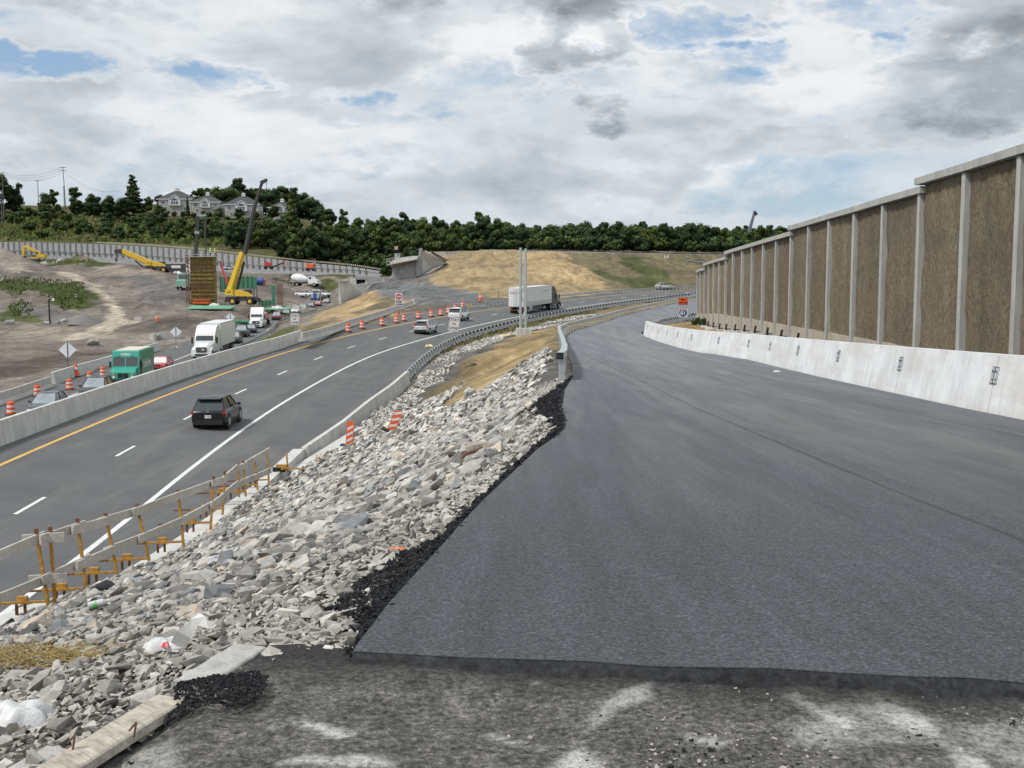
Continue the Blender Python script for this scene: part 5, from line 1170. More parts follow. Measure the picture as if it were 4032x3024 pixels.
# ------------------------------------------------------------------ planks and litter
def plank(name, a, b, wd, th, label, z_=0.02, tilt=0, mt=None, nails=False):
    a = Vector(a); b = Vector(b); c = (a + b) / 2; d = b - a; root = empty(name, c, 0, label, 'plank')
    mb = MB(); L = d.length; dn = d.normalized(); r_ = dn.cross(Vector((0, 0, 1))).normalized(); u = r_.cross(dn)
    rings = []
    for i in range(9):
        t = -L/2 + L * i / 8; wv = .004 * math.sin(i * 2.3)
        prof = [(-wd/2, 0), (wd/2, 0), (wd/2, th - .006), (wd/2 - .008, th), (-wd/2 + .008, th), (-wd/2, th - .006)]
        rings.append([tuple(dn * t + r_ * (x + wv) + u * y) for x, y in prof])
    mb.loft(rings, True, caps=True); mb.build('board', mt or M['plank'], root)
    if nails:
        for t, k in ((.34, .1), (.27, -.04), (.08, .02)):
            mb = MB(); q = dn * (L * t) + r_ * k + u * th; mb.cyl(q, q + Vector((.01, 0, .055)), .004, n=6); mb.cyl(q + Vector((.01, 0, .055)), q + Vector((-.02, .01, .02)), .004, n=6); mb.build('nail', M['rust'], root)
    return root
m, nt, b = nodes_of('old plank'); v = pos(nt); rot = N(nt, 'ShaderNodeMapping'); rot.inputs['Rotation'].default_value = (0, 0, R(-48)); nt.links.new(v, rot.inputs[0])
g1 = noise(nt, scalev(nt, rot.outputs[0], (30, 3.5, 20)), 2.2, 5, .6, .3); g2 = noise(nt, v, 12, 5, .65)
c = ramp(nt, g1, [(.3, (.30, .265, .21)), (.5, (.46, .42, .35)), (.75, (.55, .51, .43))]); c = mix(nt, 1.0, c, ramp(nt, g2, [(.3, (.62,)*3), (.6, (1.08,)*3)]), 'MULTIPLY')
nt.links.new(c, b.inputs['Base Color']); b.inputs['Roughness'].default_value = .9; bump(nt, b, g1, .006, .6); M['plank'] = m
M['plank_dusty'] = mat('dusty plank', (.40, .39, .37), .95, .25, 8, bumpd=.01, fine=.2, world=True)
e1, e2 = gp(651, 2790), gp(705, 2830); far_ = (e1 + e2) / 2 + Vector((0, 0, .03)); q1, q2 = gp(20, 3120), gp(330, 3090); near_ = (q1 + q2) / 2
dirp = (far_ - near_); near_ = far_ - dirp.normalized() * 2.2
plank('plank', near_ + Vector((0, 0, .03)), far_, .145, .04, 'clean pale timber plank with bent nails at the bottom left corner', nails=True)
off_ = Vector((-dirp.y, dirp.x, 0)).normalized() * .165
plank('plank', near_ + off_ + Vector((0, 0, -.01)), far_ + off_ - dirp.normalized() * .42 + Vector((0, 0, -.045)), .15, .04, 'dust-covered grey plank lying against the nailed plank', mt=M['plank_dusty'])
a_, b_ = gp(745, 2725), gp(985, 2590); plank('plank', a_, b_ + Vector((0, 0, .02)), .17, .04, 'dusty board half buried in gravel beyond the black crumb heap', mt=M['plank_dusty'])
def sheet(name, c, sx, sy, hgt, mt, label, cat, seed=1, n=14, rz=0):
    r = random.Random(seed); V = []; 
    for j in range(n + 1):
        for i in range(n + 1):
            u, v_ = i / n * 2 - 1, j / n * 2 - 1; rr_ = max(abs(u), abs(v_))
            k = .82 + .18 * math.sin(math.atan2(v_, u) * 5 + seed)
            x, y = u * sx * k, v_ * sy * k
            z = hgt * max(0, 1 - rr_ ** 3) ** .6 * (.82 + .22 * math.sin(u * 5.1 + seed) * math.cos(v_ * 4.3 + seed * 2) + .10 * abs(math.sin(u * 9 + v_ * 7))) + r.uniform(-.004, .004) * min(1, sx)
            V.append((x, y, max(z, -.02)))
    idx = np.arange((n+1)**2).reshape(n+1, n+1); Fq = np.stack([idx[:-1, :-1], idx[:-1, 1:], idx[1:, 1:], idx[1:, :-1]], -1).reshape(-1, 4)
    o = bpy.data.objects.new(name, npmesh(name, np.array(V), Fq, mt, None, True)); COL.objects.link(o); o.location = c; o.rotation_euler = (0, 0, rz); return tag(o, label, cat)
M['plastic'] = mat('white plastic film', (.62, .63, .63), .35, .08, 6, bumpd=.01)
M['fabric'] = mat('pale geotextile', (.72, .70, .66), .9, .08, 5, bumpd=.006, fine=.06)
sheet('plastic_bag', gp(60, 2850) + Vector((0, 0, .0)), .15, .10, .09, M['plastic'], 'crumpled white plastic bag on the gravel at the left edge', 'bag', 3)
pts_ = [(690,2548),(683,2520),(700,2480),(745,2452),(775,2427),(800,2438),(842,2478),(815,2482),(770,2475),(750,2520),(735,2548)]
mb = MB(); yb = 5.2; O_ = at(742, 2548, yb)
mb.add([tuple(at(x, y, yb + (.10 if k in (4, 5, 6) else .0) + .03 * math.sin(k * 2)) - O_) for k, (x, y) in enumerate(pts_)], [tuple(range(len(pts_)))]); o = mb.build('fabric_sheet', M['fabric'], fix=False)
bm = bmesh.new(); bm.from_mesh(o.data); bmesh.ops.triangulate(bm, faces=bm.faces); bmesh.ops.subdivide_edges(bm, edges=bm.edges, cuts=3)
for v in bm.verts: v.co.y += .035 * math.sin(v.co.x * 26 + v.co.z * 9)
bmesh.ops.solidify(bm, geom=bm.faces, thickness=.006); bm.to_mesh(o.data); bm.free(); o.location = O_; tag(o, 'torn pale fabric sheet sticking up out of the stones', 'fabric')
sheet('plastic_scrap', at(640, 2550, 5.35), .10, .07, .05, M['plastic'], 'crumpled white plastic scrap left of the upright fabric sheet', 'litter', 5)
M['pink'] = mat('pink plastic', (.75, .20, .24), .5, .1, 6); sheet('pink_scrap', at(652, 2546, 5.30), .022, .02, .025, M['pink'], 'small pink scrap on the white plastic beside the fabric sheet', 'litter', 6)
M['rag'] = mat('orange rag', (.72, .22, .10), .8, .15, 6)
sheet('orange_rag', gp(1565, 2176) + Vector((0, 0, .02)), .07, .02, .02, M['rag'], 'upper orange rag on the stones near the asphalt edge', 'litter', 8); sheet('orange_rag', gp(1528, 2202) + Vector((0, 0, .02)), .05, .02, .02, M['rag'], 'lower orange rag on the stones near the asphalt edge', 'litter', 9)
mb = MB(); V, Fc = hull(40, 77, .1); mb.add([(v[0]*.22, v[1]*.16, v[2]*.13) for v in V], [tuple(f) for f in Fc]); o = mb.build('black_clump', M['crumb']); o.location = gp(420, 2335) + Vector((0, 0, .12)); tag(o, 'black crumbly clump on the stones just right of the railing posts', 'clump')
for px, py, lab, rz_ in ((385, 2415, 'clear crushed plastic bottle with green label near the railing', .5), (1122, 2060, 'small white bottle standing among the middle stones', 1.4)):
    root = empty('bottle', gp(px, py) + Vector((0, 0, .06)), rz_, lab, 'bottle'); root.scale = (.6,) * 3; mb = MB(); mb.cyl((-.1, 0, 0), (.06, 0, .02), .042, n=12); mb.cyl((.06, 0, .02), (.10, 0, .03), .04, .016, n=12); mb.build('bottle_body', M['plastic'], root)
    mb = MB(); mb.cyl((.10, 0, .03), (.125, 0, .033), .018, n=10); mb.build('cap', M['sheet_white'], root)
    if px < 900: mb = MB(); mb.cyl((-.06, 0, 0), (-.01, 0, .01), .044, n=12); mb.build('band', mat('green label', (.15, .55, .15), .5), root)
mb = MB(); q = gp(1790, 1850) + Vector((0, 0, .08)); q2 = gp(1905, 1790) + Vector((0, 0, .12)); mb.tube([tuple(q - q), tuple((q2 - q) * .35 + Vector((0, 0, .06))), tuple((q2 - q) * .7 + Vector((0, 0, .02))), tuple(q2 - q)], .03, 7); o = mb.build('branch', mat('bark brown', (.16, .085, .045), .9, .3, 8)); o.location = q; tag(o, 'broken reddish branch lying across the stones below the boulders', 'branch')
# straw tuft
mb = MB(); r = random.Random(5); c0 = gp(150, 2630)
for i in range(520):
    x, y = r.gauss(0, .26), r.gauss(0, .07); a = r.uniform(0, 3.14); L = r.uniform(.05, .16); z = r.uniform(.0, .05) + .03
    mb.bar((x, y, z), (x + math.cos(a) * L, y + math.sin(a) * L * .5, z + r.uniform(-.01, .04)), .003, .003)
o = mb.build('dry_grass_tuft', mat('dry straw', (.36, .27, .11), .9, .25, 8), fix=False); o.location = c0; tag(o, 'tuft of matted dry straw lying on the gravel at the left', kind='stuff')
for (px, py), lab in (((1690, 1373), 'left yellow sandbag by the foot of the tilted sign'),) + tuple((((1975, 1298)), 'yellow sandbag left of the steel column, nearest') for _ in (0,)) + ((((2000, 1291)), 'small yellow sandbag second from the steel column'), (((2036, 1281)), 'yellow sandbag at the foot of the steel column')):
    p_ = at(px, py, 118 if px < 1800 else 128); p_ = on_ground(p_); sheet('sandbag', p_ + Vector((0, 0, .05)), .45, .28, .25, M['sandbag'] if 'sandbag' in M else M.setdefault('sandbag', mat('sandbag cream', (.72, .58, .30), .8, .15, 5)), lab, 'sandbag', px)
mb = MB(); mb.add([(-.7, 0, .1), (-.2, .1, .16), (.5, .0, .12), (.8, .15, .1), (.4, .25, .2), (-.3, .3, .1)], [(0, 1, 5), (1, 2, 4), (2, 3, 4), (1, 4, 5)]); o = mb.build('black_fabric', M['black'], fix=False); o.location = gp(1845, 1440); tag(o, 'strip of black fabric lying on the ditch stones', 'fabric')
M['cream_chip'] = mat('cream litter', (.7, .68, .6), .7)
p_ = on_ramp(3058, 1466); sheet('litter', p_ + Vector((0, 0, .02)), .12, .06, .04, M['cream_chip'], 'small white scrap of litter on the ramp by the barrier', 'litter', 4)
# ------------------------------------------------------------------ vehicles (forward = +Y, origin on the road under the middle)
_pm = {}
def paint(c):
    if c not in _pm: _pm[c] = mat('car paint', c, .30, .03, 2, coat=.5 if max(c) > .06 else .15)
    return _pm[c]
def wheel(root, x, y, r_=.34, wd=.23, rim=None, z=None):
    z = r_ if z is None else z; s = 1 if x > 0 else -1
    mb = MB(); mb.cyl((x - wd/2, y, z), (x + wd/2, y, z), r_, n=20); t = mb.build('wheel', M['black'], root)
    mb = MB(); mb.cyl((x + s*(wd/2 - .02), y, z), (x + s*(wd/2 + .012), y, z), r_*.62, r_*.58, n=14); mb.cyl((x + s*(wd/2), y, z), (x + s*(wd/2 + .03), y, z), r_*.16, n=8); mb.build('rim', rim or M['galv_dull'], t)
def quadm(root, name, mt, quads, thick=0, off=None):
    mb = MB()
    for q in quads: mb.add(q, [tuple(range(len(q)))])
    return mb.build(name, mt, root, fix=False)
def car(label, cat='car', L=4.6, W=1.85, H=1.68, style='suv', col=(.012,.012,.014), glass='glass', group=None, name='car', lights=False, trim=None, boxy=False):
    root = empty(name, (0, 0, 0), 0, label, cat, group); P = paint(col); h = W/2
    zt = H * .60 if style != 'sedan' else H * .62
    st = {'suv': [(-.5,.42,zt-.10,.84),(-.488,.34,zt+.02,.93),(-.44,.27,zt+.03,.98),(-.25,.24,zt+.02,1),(.0,.24,zt,1),(.20,.24,zt-.02,1),(.30,.25,zt-.07,.985),(.42,.28,zt-.16,.95),(.475,.32,zt-.25,.90),(.5,.40,zt-.38,.82)],
          'sedan': [(-.5,.42,zt-.14,.82),(-.485,.33,zt-.03,.92),(-.42,.26,zt,.97),(-.25,.22,zt,1),(.0,.22,zt-.01,1),(.20,.22,zt-.04,1),(.30,.23,zt-.08,.98),(.42,.26,zt-.16,.94),(.475,.30,zt-.24,.88),(.5,.38,zt-.34,.80)],
          'pickup': [(-.5,.52,zt-.02,.93),(-.495,.45,zt,.97),(-.40,.40,zt,.98),(-.25,.34,zt,1),(.0,.34,zt,1),(.20,.34,zt-.01,1),(.30,.36,zt-.05,.99),(.42,.38,zt-.10,.97),(.485,.42,zt-.20,.94),(.5,.50,zt-.32,.90)]}[style]
    rings = []
    for y, zb, z1, k in st:
        w_ = h * k; zm = (zb + z1) / 2
        rings.append([(-w_*.90, y*L, zb), (-w_, y*L, zb+.14), (-w_, y*L, zm+.05), (-w_*.955, y*L, z1-.04), (-w_*.88, y*L, z1), (w_*.88, y*L, z1), (w_*.955, y*L, z1-.04), (w_, y*L, zm+.05), (w_, y*L, zb+.14), (w_*.90, y*L, zb)])
    mb = MB(); mb.loft(rings, True, smooth=True, caps=True)
    g = {'suv': (-.485,-.42 if boxy else -.34,.02,.23), 'sedan': (-.36,-.20,.05,.23), 'pickup': (-.14,-.10,.10,.25)}[style]
    yb0, yr0, yr1, yb1 = [a * L for a in g]; hb, hr = h*.90, h*(.80 if boxy else .68); zb_ = zt - .03; zr_ = H - .05
    # roof shell
    rr_ = [[(-hr-.01, y, zr_-.03), (-hr*.9, y, zr_+z), (0, y, zr_+z+.035), (hr*.9, y, zr_+z), (hr+.01, y, zr_-.03)] for y, z in ((yr0-.16, -.07), (yr0+.12, -.01), ((yr0+yr1)/2, .025), (yr1-.1, .01), (yr1+.03, -.03))]
    mb.loft(rr_, closed=False, smooth=True)
    for s in (-1, 1):   # pillars
        mb.bar((s*hb, yb0+.02, zb_), (s*hr, yr0, zr_-.01), .07, .05); mb.bar((s*hb, yb1, zb_-.04), (s*hr, yr1, zr_-.01), .055, .05)
        if style == 'suv':
            f0, f1 = .0, .17; q = [(s*hb*.995, lerp(yb0, yb1, f0), zb_), (s*hb*.995, lerp(yb0, yb1, f1), zb_), (s*hr*.995, lerp(yr0, yr1, f1+.10), zr_-.02), (s*hr*.995, yr0, zr_-.02)]; mb.add(q + [(x_ - s*.03, y_, z_) for x_, y_, z_ in q], [(0,1,2,3),(4,7,6,5),(1,5,6,2)])
        for f_ in ((.52,) if style != 'suv' else (.56,)):
            yb = lerp(yb0, yb1, f_); yr = lerp(yr0, yr1, f_ + .02); mb.bar((s*hb*1.0, yb, zb_), (s*hr*1.0, yr, zr_-.01), .05, .04, up=(0,1,0))
        mb.bar((s*hr, yr0, zr_-.02), (s*hr, yr1, zr_-.02), .05, .05)
    if style == 'suv': mb.box((0, yr0-.13, zr_-.035), (hr*2*.94, .30, .035), rx=.18)
    body = mb.build('body', P, root)
    G_ = M[glass]
    quadm(root, 'windshield', G_, [[(-hb*.97, yb1, zb_-.03), (hb*.97, yb1, zb_-.03), (hr*.97, yr1, zr_-.02), (-hr*.97, yr1, zr_-.02)]])
    quadm(root, 'rear_window', M['glass'], [[(hb*.97, yb0, zb_+.02), (-hb*.97, yb0, zb_+.02), (-hr*.97, yr0, zr_-.02), (hr*.97, yr0, zr_-.02)]])
    for s in (-1, 1): quadm(root, 'side_window', M['glass'], [[(s*hb*.985, yb0, zb_), (s*hb*.985, yb1, zb_), (s*hr*.985, yr1, zr_-.02), (s*hr*.985, yr0, zr_-.02)]])
    if style == 'pickup':
        mb = MB(); mb.box((0, -.325*L, zt+.012), (W*.80, .33*L, .02)); mb.build('bed', M['dark'], root)
        mb = MB(); mb.bar((-h*.9, -.16*L, zt+.02), (-h*.9, -.49*L, zt+.02), .09, .05); mb.bar((h*.9, -.16*L, zt+.02), (h*.9, -.49*L, zt+.02), .09, .05); mb.build('bed_rail', P, root)
    wr_ = .37 if style != 'sedan' else .33
    if style == 'pickup': wr_ = .41
    for s in (-1, 1):
        for y in (-.30*L, .315*L):
            mb = MB(); mb.cyl((s*(h-.10), y, wr_), (s*(h+.004), y, wr_), wr_*1.17, n=20); mb.build('wheel_arch', M['black'], root)
            wheel(root, s*(h-.12), y, wr_, .25)
    mb = MB(); mb.box((0, 0, .27), (W*.97, L*.80, .16)); mb.build('sill', M['black'], root)
    mb = MB(); mb.box((0, -L*.495, .42), (W*.82, .10, .26)); mb.build('rear_bumper', M['black'], root)
    mb = MB(); mb.box((0, L*.49, .42), (W*.78, .08, .24)); mb.build('front_bumper', M['black'] if not trim else trim, root)
    mb = MB(); mb.box((0, L*.497, .64), (W*.46, .05, .16)); mb.build('grille', M['dark'], root)
    for s in (-1, 1):
        mb = MB(); mb.box((s*h*.70, -L*.487, zt-.12), (.34, .08, .12)); mb.box((s*h*.93, -L*.465, zt-.09), (.10, .26, .12)); mb.build('tail_light', M['red_lens'], root)
        mb = MB(); mb.box((s*h*.68, L*.478, zt-.36), (.34, .07, .12)); mb.build('headlight', M['lamp'] , root)
        mb = MB(); mb.box((s*(h+.09), yb1-.35, zt+.05), (.18, .10, .14)); mb.build('mirror', P, root)
    mb = MB(); mb.box((0, -L*.503, zt-.30), (.34, .03, .16)); mb.build('licence_plate', M['sheet_white'], root)
    return root
def ahead(root, p, heading, dist=0.0):
    # heading: clockwise angle from +Y
    d = Vector((math.sin(heading), math.cos(heading), 0)); root.location = Vector(p) + d * dist; root.rotation_euler = (0, 0, -heading)
def put_hw(root, px, py, axle, zadj=0.0):
    p = on_hw(px, py); s = float(np.interp(p.y, _Y[:320], _s[:320])); h = hwh(s); ahead(root, p, h, axle)
    q = root.location; s2 = s + axle; off = (q.x - float(np.interp(s2, _s, _X))) * math.cos(h)
    e = float(np.interp(s2, SK, HE)) * .01; z2 = float(np.interp(s2, _s, _z)); root.location.z = (p.z + z2 - float(np.interp(s2 - axle, _s, _z))) + .01
    root.rotation_euler = (math.atan2(z2 - float(np.interp(s, _s, _z)), axle) if axle else 0, 0, -h); return root
c = car('black SUV driving away alone on the near highway lanes', 'car', 4.58, 1.86, 1.70, 'suv', (.010,.010,.012), name='black_suv'); put_hw(c, 836, 1688, 1.37)
mb = MB(); n = 20; mb.add([(.07*math.cos(2*math.pi*i/n), -2.31, 1.0 + .055*math.sin(2*math.pi*i/n)) for i in range(n)], [tuple(range(n))]); mb.build('badge', M['chrome'], c, fix=False)
mb = MB(); text_mb(mb, 'JL  YDK', .10, (0, -2.345, .73), (1, 0, 0), (0, 0, 1)); mb.build('plate_text', M['blue_sign'], c, fix=False)
c = car('silver grey SUV with tall red tail lights, driving away by the drums', 'car', 4.43, 1.86, 1.65, 'suv', (.50,.51,.52), name='silver_suv'); put_hw(c, 1664, 1316, 1.33)
for s in (-1, 1): mb = MB(); mb.bar((s*.72, -2.19, .92), (s*.70, -2.02, 1.42), .09, .12); mb.build('tail_light', M['red_lens'], c)
c = car('boxy white SUV with black roof band driving behind the white semi trailer', 'car', 4.40, 1.92, 1.80, 'suv', (.74,.75,.76), name='white_suv', boxy=True); put_hw(c, 1796, 1262, 1.32)
mb = MB(); mb.bar((-.6, -1.6, 1.84), (-.6, .1, 1.84), .05); mb.bar((.6, -1.6, 1.84), (.6, .1, 1.84), .05); mb.build('roof_rack', M['black'], c)
# ---- semi trucks
def tractor(root, y0, col, H=3.95, dirty=False, hood=True):
    # y0 = front bumper; cab behind it
    P = paint(col) if not isinstance(col, str) else M[col]; w_ = 1.22
    mb = MB()
    # sleeper and cab
    prof = [(y0-6.4, .95), (y0-6.4, H-.05), (y0-5.9, H), (y0-4.6, H-.05), (y0-3.9, H-.32), (y0-3.05, H-.95), (y0-2.85, H-1.18), (y0-2.35, 2.05), (y0-2.3, .8), (y0-6.4, .8)]
    mb.prism(prof, 'x', -w_, w_)
    sv = len(mb.v)
    cab = mb.build('cab', P, root)
    mb = MB(); rings = []
    for y, z1, k in ((y0-2.3, 2.05, .98), (y0-1.2, 1.88, .86), (y0-.45, 1.70, .74), (y0-.12, 1.45, .66), (y0-.08, .75, .64)):
        rings.append([(-w_*k, y, .75), (-w_*k, y, z1-.25), (-w_*k*.72, y, z1), (w_*k*.72, y, z1), (w_*k, y, z1-.25), (w_*k, y, .75)])
    mb.loft(rings, True, caps=True, smooth=False); mb.build('hood', P, root)
    for s in (-1, 1):
        mb = MB(); rings = [[(s*(w_-.42), y, zb), (s*w_, y, zb), (s*w_, y, z1-.08), (s*(w_-.08), y, z1), (s*(w_-.42), y, z1)] for y, zb, z1 in ((y0-2.35, 1.0, 1.42), (y0-1.3, 1.1, 1.46), (y0-.5, .9, 1.25), (y0-.15, .7, 1.02))]
        mb.loft(rings, True, caps=True); mb.build('fender', P, root)
        mb = MB(); mb.box((s*(w_-.26), y0-.20, 1.02), (.36, .16, .24)); mb.build('headlight', M['lamp'], root)
        mb = MB(); mb.box((s*(w_+.28), y0-2.45, 2.15), (.20, .14, .78)); mb.bar((s*w_, y0-2.5, 2.3), (s*(w_+.28), y0-2.45, 2.3), .04); mb.build('mirror', M['black'], root)
        quadm(root, 'side_window', M['glass'], [[(s*(w_+.006), y0-2.6, 2.05), (s*(w_+.006), y0-3.6, 2.05), (s*(w_+.006), y0-3.6, 2.75), (s*(w_+.006), y0-2.95, 2.75)]])
        mb = MB(); mb.box((s*(w_-.1), y0-4.7, .62), (.22, 2.6, .60)); mb.build('side_fairing', P, root)
        mb = MB(); mb.cyl((s*.95, y0-4.6, .72), (s*.95, y0-3.4, .72), .30, n=12); mb.build('fuel_tank', M['chrome'], root)
    mb = MB(); mb.box((0, y0-.06, 1.12), (1.26, .06, .62)); g_ = mb.build('grille', M['dark'], root)
    mb = MB()
    for i in range(5): mb.box((0, y0-.02, .88 + .12*i), (1.2, .03, .018))
    for i in (-1, 0, 1): mb.box((i*.4, y0-.02, 1.12), (.02, .03, .6))
    mb.build('grille_bar', M['chrome'], g_)
    mb = MB(); mb.box((0, y0-.08, .52), (2.36, .22, .38)); mb.build('bumper', P, root)
    mb = MB(); mb.box((0, y0-.0, .50), (1.5, .10, .22)); mb.build('bumper_insert', M['black'], root)
    mb = MB(); mb.box((-.2, y0+.03, 1.14), (.30, .02, .16)); mb.build('licence_plate', M['sheet_white'], root)
    e = .012; n_ = Vector((0, .87, .5)) * e
    quadm(root, 'windshield', M['glass'], [[(-w_*.90, y0-2.37, 2.10), (w_*.90, y0-2.37, 2.10), (w_*.86, y0-2.80, H-1.25), (-w_*.86, y0-2.80, H-1.25)]])
    mb = MB(); mb.bar((0, y0-2.36, 2.09), (0, y0-2.80, H-1.24), .04, .02); mb.build('windshield_bar', M['black'], root)
    mb = MB()
    for i in (-1, -.5, 0, .5, 1): mb.box((i*.8, y0-2.95, H-1.05), (.12, .06, .05))
    mb.build('marker_light', M['amber'], root)
    for s in (-1, 1): wheel(root, s*(w_-.18), y0-1.35, .50, .30, M['chrome'])
    for s in (-1, 1):
        for yy_ in (y0-5.5, y0-6.8): wheel(root, s*(w_-.28), yy_, .50, .55, M['galv_dull'])
    mb = MB(); mb.box((0, y0-5.2, .85), (.9, 4.8, .25)); mb.build('chassis', M['black'], root)
def box_trailer(root, y1, L=15.8, col='trailer', side='trailer', H=4.1, skirt=True, roofm=None):
    # y1 = front wall
    y0_ = y1 - L; mb = MB(); mb.box((0, (y0_+y1)/2, (1.15+H)/2), (2.58, L, H-1.15), mi=0); b_ = mb.build('trailer_box', M[side], root)
    mb = MB()
    for x in (-1.27, 1.27):
        for z in (H-.04, 1.18): mb.bar((x, y0_, z), (x, y1, z), .06, .10)
        mb.bar((x, y0_+.02, 1.15), (x, y0_+.02, H), .07, .07)
    mb.build('frame_rail', M['galv_dull'], b_)
    mb = MB(); mb.box((0, y0_-.02, 2.62), (2.46, .03, 2.75)); d_ = mb.build('rear_door', M[col], root)
    mb = MB()
    for x in (-.35, -.05, .08, .40): mb.bar((x, y0_-.05, 1.3), (x, y0_-.05, H-.2), .035)
    mb.build('lock_rod', M['galv_dull'], d_)
    mb = MB(); mb.box((0, y0_+.02, .62), (2.1, .10, .12)); mb.bar((-.8, y0_+.02, .62), (-.8, y0_+.1, 1.15), .1); mb.bar((.8, y0_+.02, .62), (.8, y0_+.1, 1.15), .1); mb.build('underride_guard', M['rust'], root)
    for s in (-1, 1): mb = MB(); mb.box((s*1.0, y0_-.03, 1.05), (.45, .04, .14)); mb.build('tail_light', M['red_lens'], root)
    for s in (-1, 1):
        for yy_ in (y0_+1.4, y0_+2.65): wheel(root, s*(1.0), yy_, .50, .55, M['galv_dull'])
    for s in (-1, 1):
        if skirt: mb = MB(); mb.box((s*1.22, y0_+7.6, .80), (.03, 5.4, .72)); mb.build('side_skirt', M['dark'], root)
    return y0_
t = empty('semi_truck', (0, 0, 0), 0, 'white box semi trailer behind a black tractor, driving away past the steel column', 'semi truck')
tractor(t, 12.2, (.012,.013,.015), 3.95); yt = box_trailer(t, 6.9 - 1.2, 16.1, 'trailer', 'trailer', 4.12)
mb = MB(); mb.box((0, yt + 8.05, 1.55), (2.60, 15.9, .55)); mb.build('lower_band', M['trailer_dirty'], t)
mb = MB()
rr0 = random.Random(3)
for row, z in ((0, 3.42), (1, 3.22)):
    x = -1.0
    while x < .95:
        wd_ = rr0.uniform(.05, .13); mb.box((x + wd_/2, yt - .05, z + rr0.uniform(-.01, .01)), (wd_, .01, .10)); x += wd_ + (.05 if rr0.random() < .7 else .2)
mb.build('red_lettering', M['red'], t)
mb = MB(); mb.box((1.305, yt + 12.3, 3.25), (.01, 3.4, .06)); mb.box((1.305, yt + 13.0, 3.42), (.01, 2.2, .10)); mb.box((1.305, yt + 10.6, 3.0), (.01, .12, .5)); mb.build('side_stripe', M['galv_dull'], t)
put_hw(t, 2042, 1236, 9.2); 
def oncoming(root, px, Y, front, dx=0.0, py=None):
    y = Y; p = at(px, 1300, Y); x = p.x; d = Vector((lx(y + 3) - lx(y - 3), 6, 0)).normalized(); hd = math.atan2(-d.x, -d.y)
    c = Vector((x, y, lz(y) + .01)) + d * front; root.location = c; root.rotation_euler = (0, 0, -hd); root.location.z = lz(c.y) + .01; return root
c = car('dark blue-grey hatchback nearest the left edge, its roof just showing over the median barrier', 'car', 4.5, 1.85, 1.62, 'suv', (.05,.06,.075), 'glass_lt', name='grey_hatchback'); oncoming(c, 138, 77, 2.2)
c = car('black SUV with bright windscreen just ahead of the green step van', 'car', 4.9, 1.95, 1.80, 'suv', (.02,.02,.025), 'glass_lt', name='dark_suv'); oncoming(c, 342, 88, 2.4)
# green step van
v_ = empty('step_van', (0, 0, 0), 0, 'green uniform delivery step van with cream roof and two big windscreens', 'van'); M['van_green'] = mat('van green', (.035, .36, .27), .35, .05, 2, coat=.4); M['van_dark'] = mat('van green side', (.03, .24, .16), .4, .06, 2, coat=.3)
mb = MB(); mb.prism([(-4.0, .75), (-4.0, 3.12), (-3.9, 3.2), (2.1, 3.2), (2.25, 3.1), (2.65, 1.72), (2.65, .75)], 'x', -1.2, 1.2); bd = mb.build('body', M['van_green'], v_)
mb = MB(); mb.box((0, -.9, 3.215), (2.0, 5.8, .03)); mb.build('roof_panel', mat('cream roof', (.66, .60, .52), .6, .06, 1), v_)
mb = MB()
for x in (-1.205, 1.205): mb.box((x, -1.4, 1.95), (.012, 5.1, 2.2))
mb.build('side_panel', M['van_dark'], v_)
mb = MB(); mb.prism([(2.6, .75), (2.6, 1.72), (2.95, 1.66), (3.55, 1.42), (3.62, 1.30), (3.62, .60), (2.6, .60)], 'x', -1.08, 1.08); mb.build('hood', M['van_green'], v_)
for s in (-1, 1):
    q = []
    x0, x1 = (.05, 1.10) if s > 0 else (-1.10, -.05)
    yf = lambda z: lerp(2.25, 2.65, (3.1 - z) / (3.1 - 1.72)) + .012
    quadm(v_, 'windshield', M['glass'], [[(x0, yf(1.80), 1.80), (x1, yf(1.80), 1.80), (x1, yf(2.52), 2.52), (x1 - .06*s if s > 0 else x1, yf(2.62), 2.62), (x0, yf(2.62), 2.62)]])
    mb = MB(); mb.bar((s*.45, yf(2.75)+.02, 2.75), (s*.85, yf(2.6)+.02, 2.60), .03, .03); mb.build('wiper', M['black'], v_)
    mb = MB(); mb.cyl((s*.82, 3.60, 1.16), (s*.82, 3.66, 1.16), .10, n=14); mb.build('turn_signal', M['amber'], v_)
    mb = MB(); mb.cyl((s*.82, 3.60, .90), (s*.82, 3.66, .90), .12, n=14); mb.build('headlight', M['lamp'], v_)
    mb = MB(); mb.box((s*.24, 3.635, 1.02), (.40, .04, .42)); mb.build('grille', M['black'], v_)
    mb = MB(); mb.box((s*1.38, 2.35, 1.95), (.16, .12, .55)); mb.bar((s*1.2, 2.3, 2.1), (s*1.38, 2.35, 2.1), .04); mb.build('mirror', M['black'], v_)
    mb = MB(); mb.box((s*1.21, 1.75, 1.65), (.012, .75, 1.4)); mb.build('door_opening', M['dark'], v_)
    for y in (2.3, -2.4): wheel(v_, s*1.0, y, .42, .28)
mb = MB(); mb.box((0, 3.68, .58), (2.2, .18, .24)); mb.build('bumper', M['dark'], v_)
mb = MB(); text_mb(mb, 'UniFirst', .26, (0, 2.32, 2.88), (-1, 0, 0), (0, -.28, .96), bold=.01); mb.build('front_lettering', M['sheet_white'], v_, fix=False)
for s in (-1, 1): mb = MB(); text_mb(mb, 'UniFirst', 1.05, (s*1.216, -.9, 1.85), (0, s, 0), (0, 0, 1), bold=.02); mb.build('side_lettering', M['sheet_white'], v_, fix=False)
mb = MB()
for s in (-1, 1): mb.box((s*1.215, -1.0, .95), (.02, 5.6, .09))
mb.build('rub_rail', M['sheet_white'], v_)
oncoming(v_, 478, 101, 3.6)
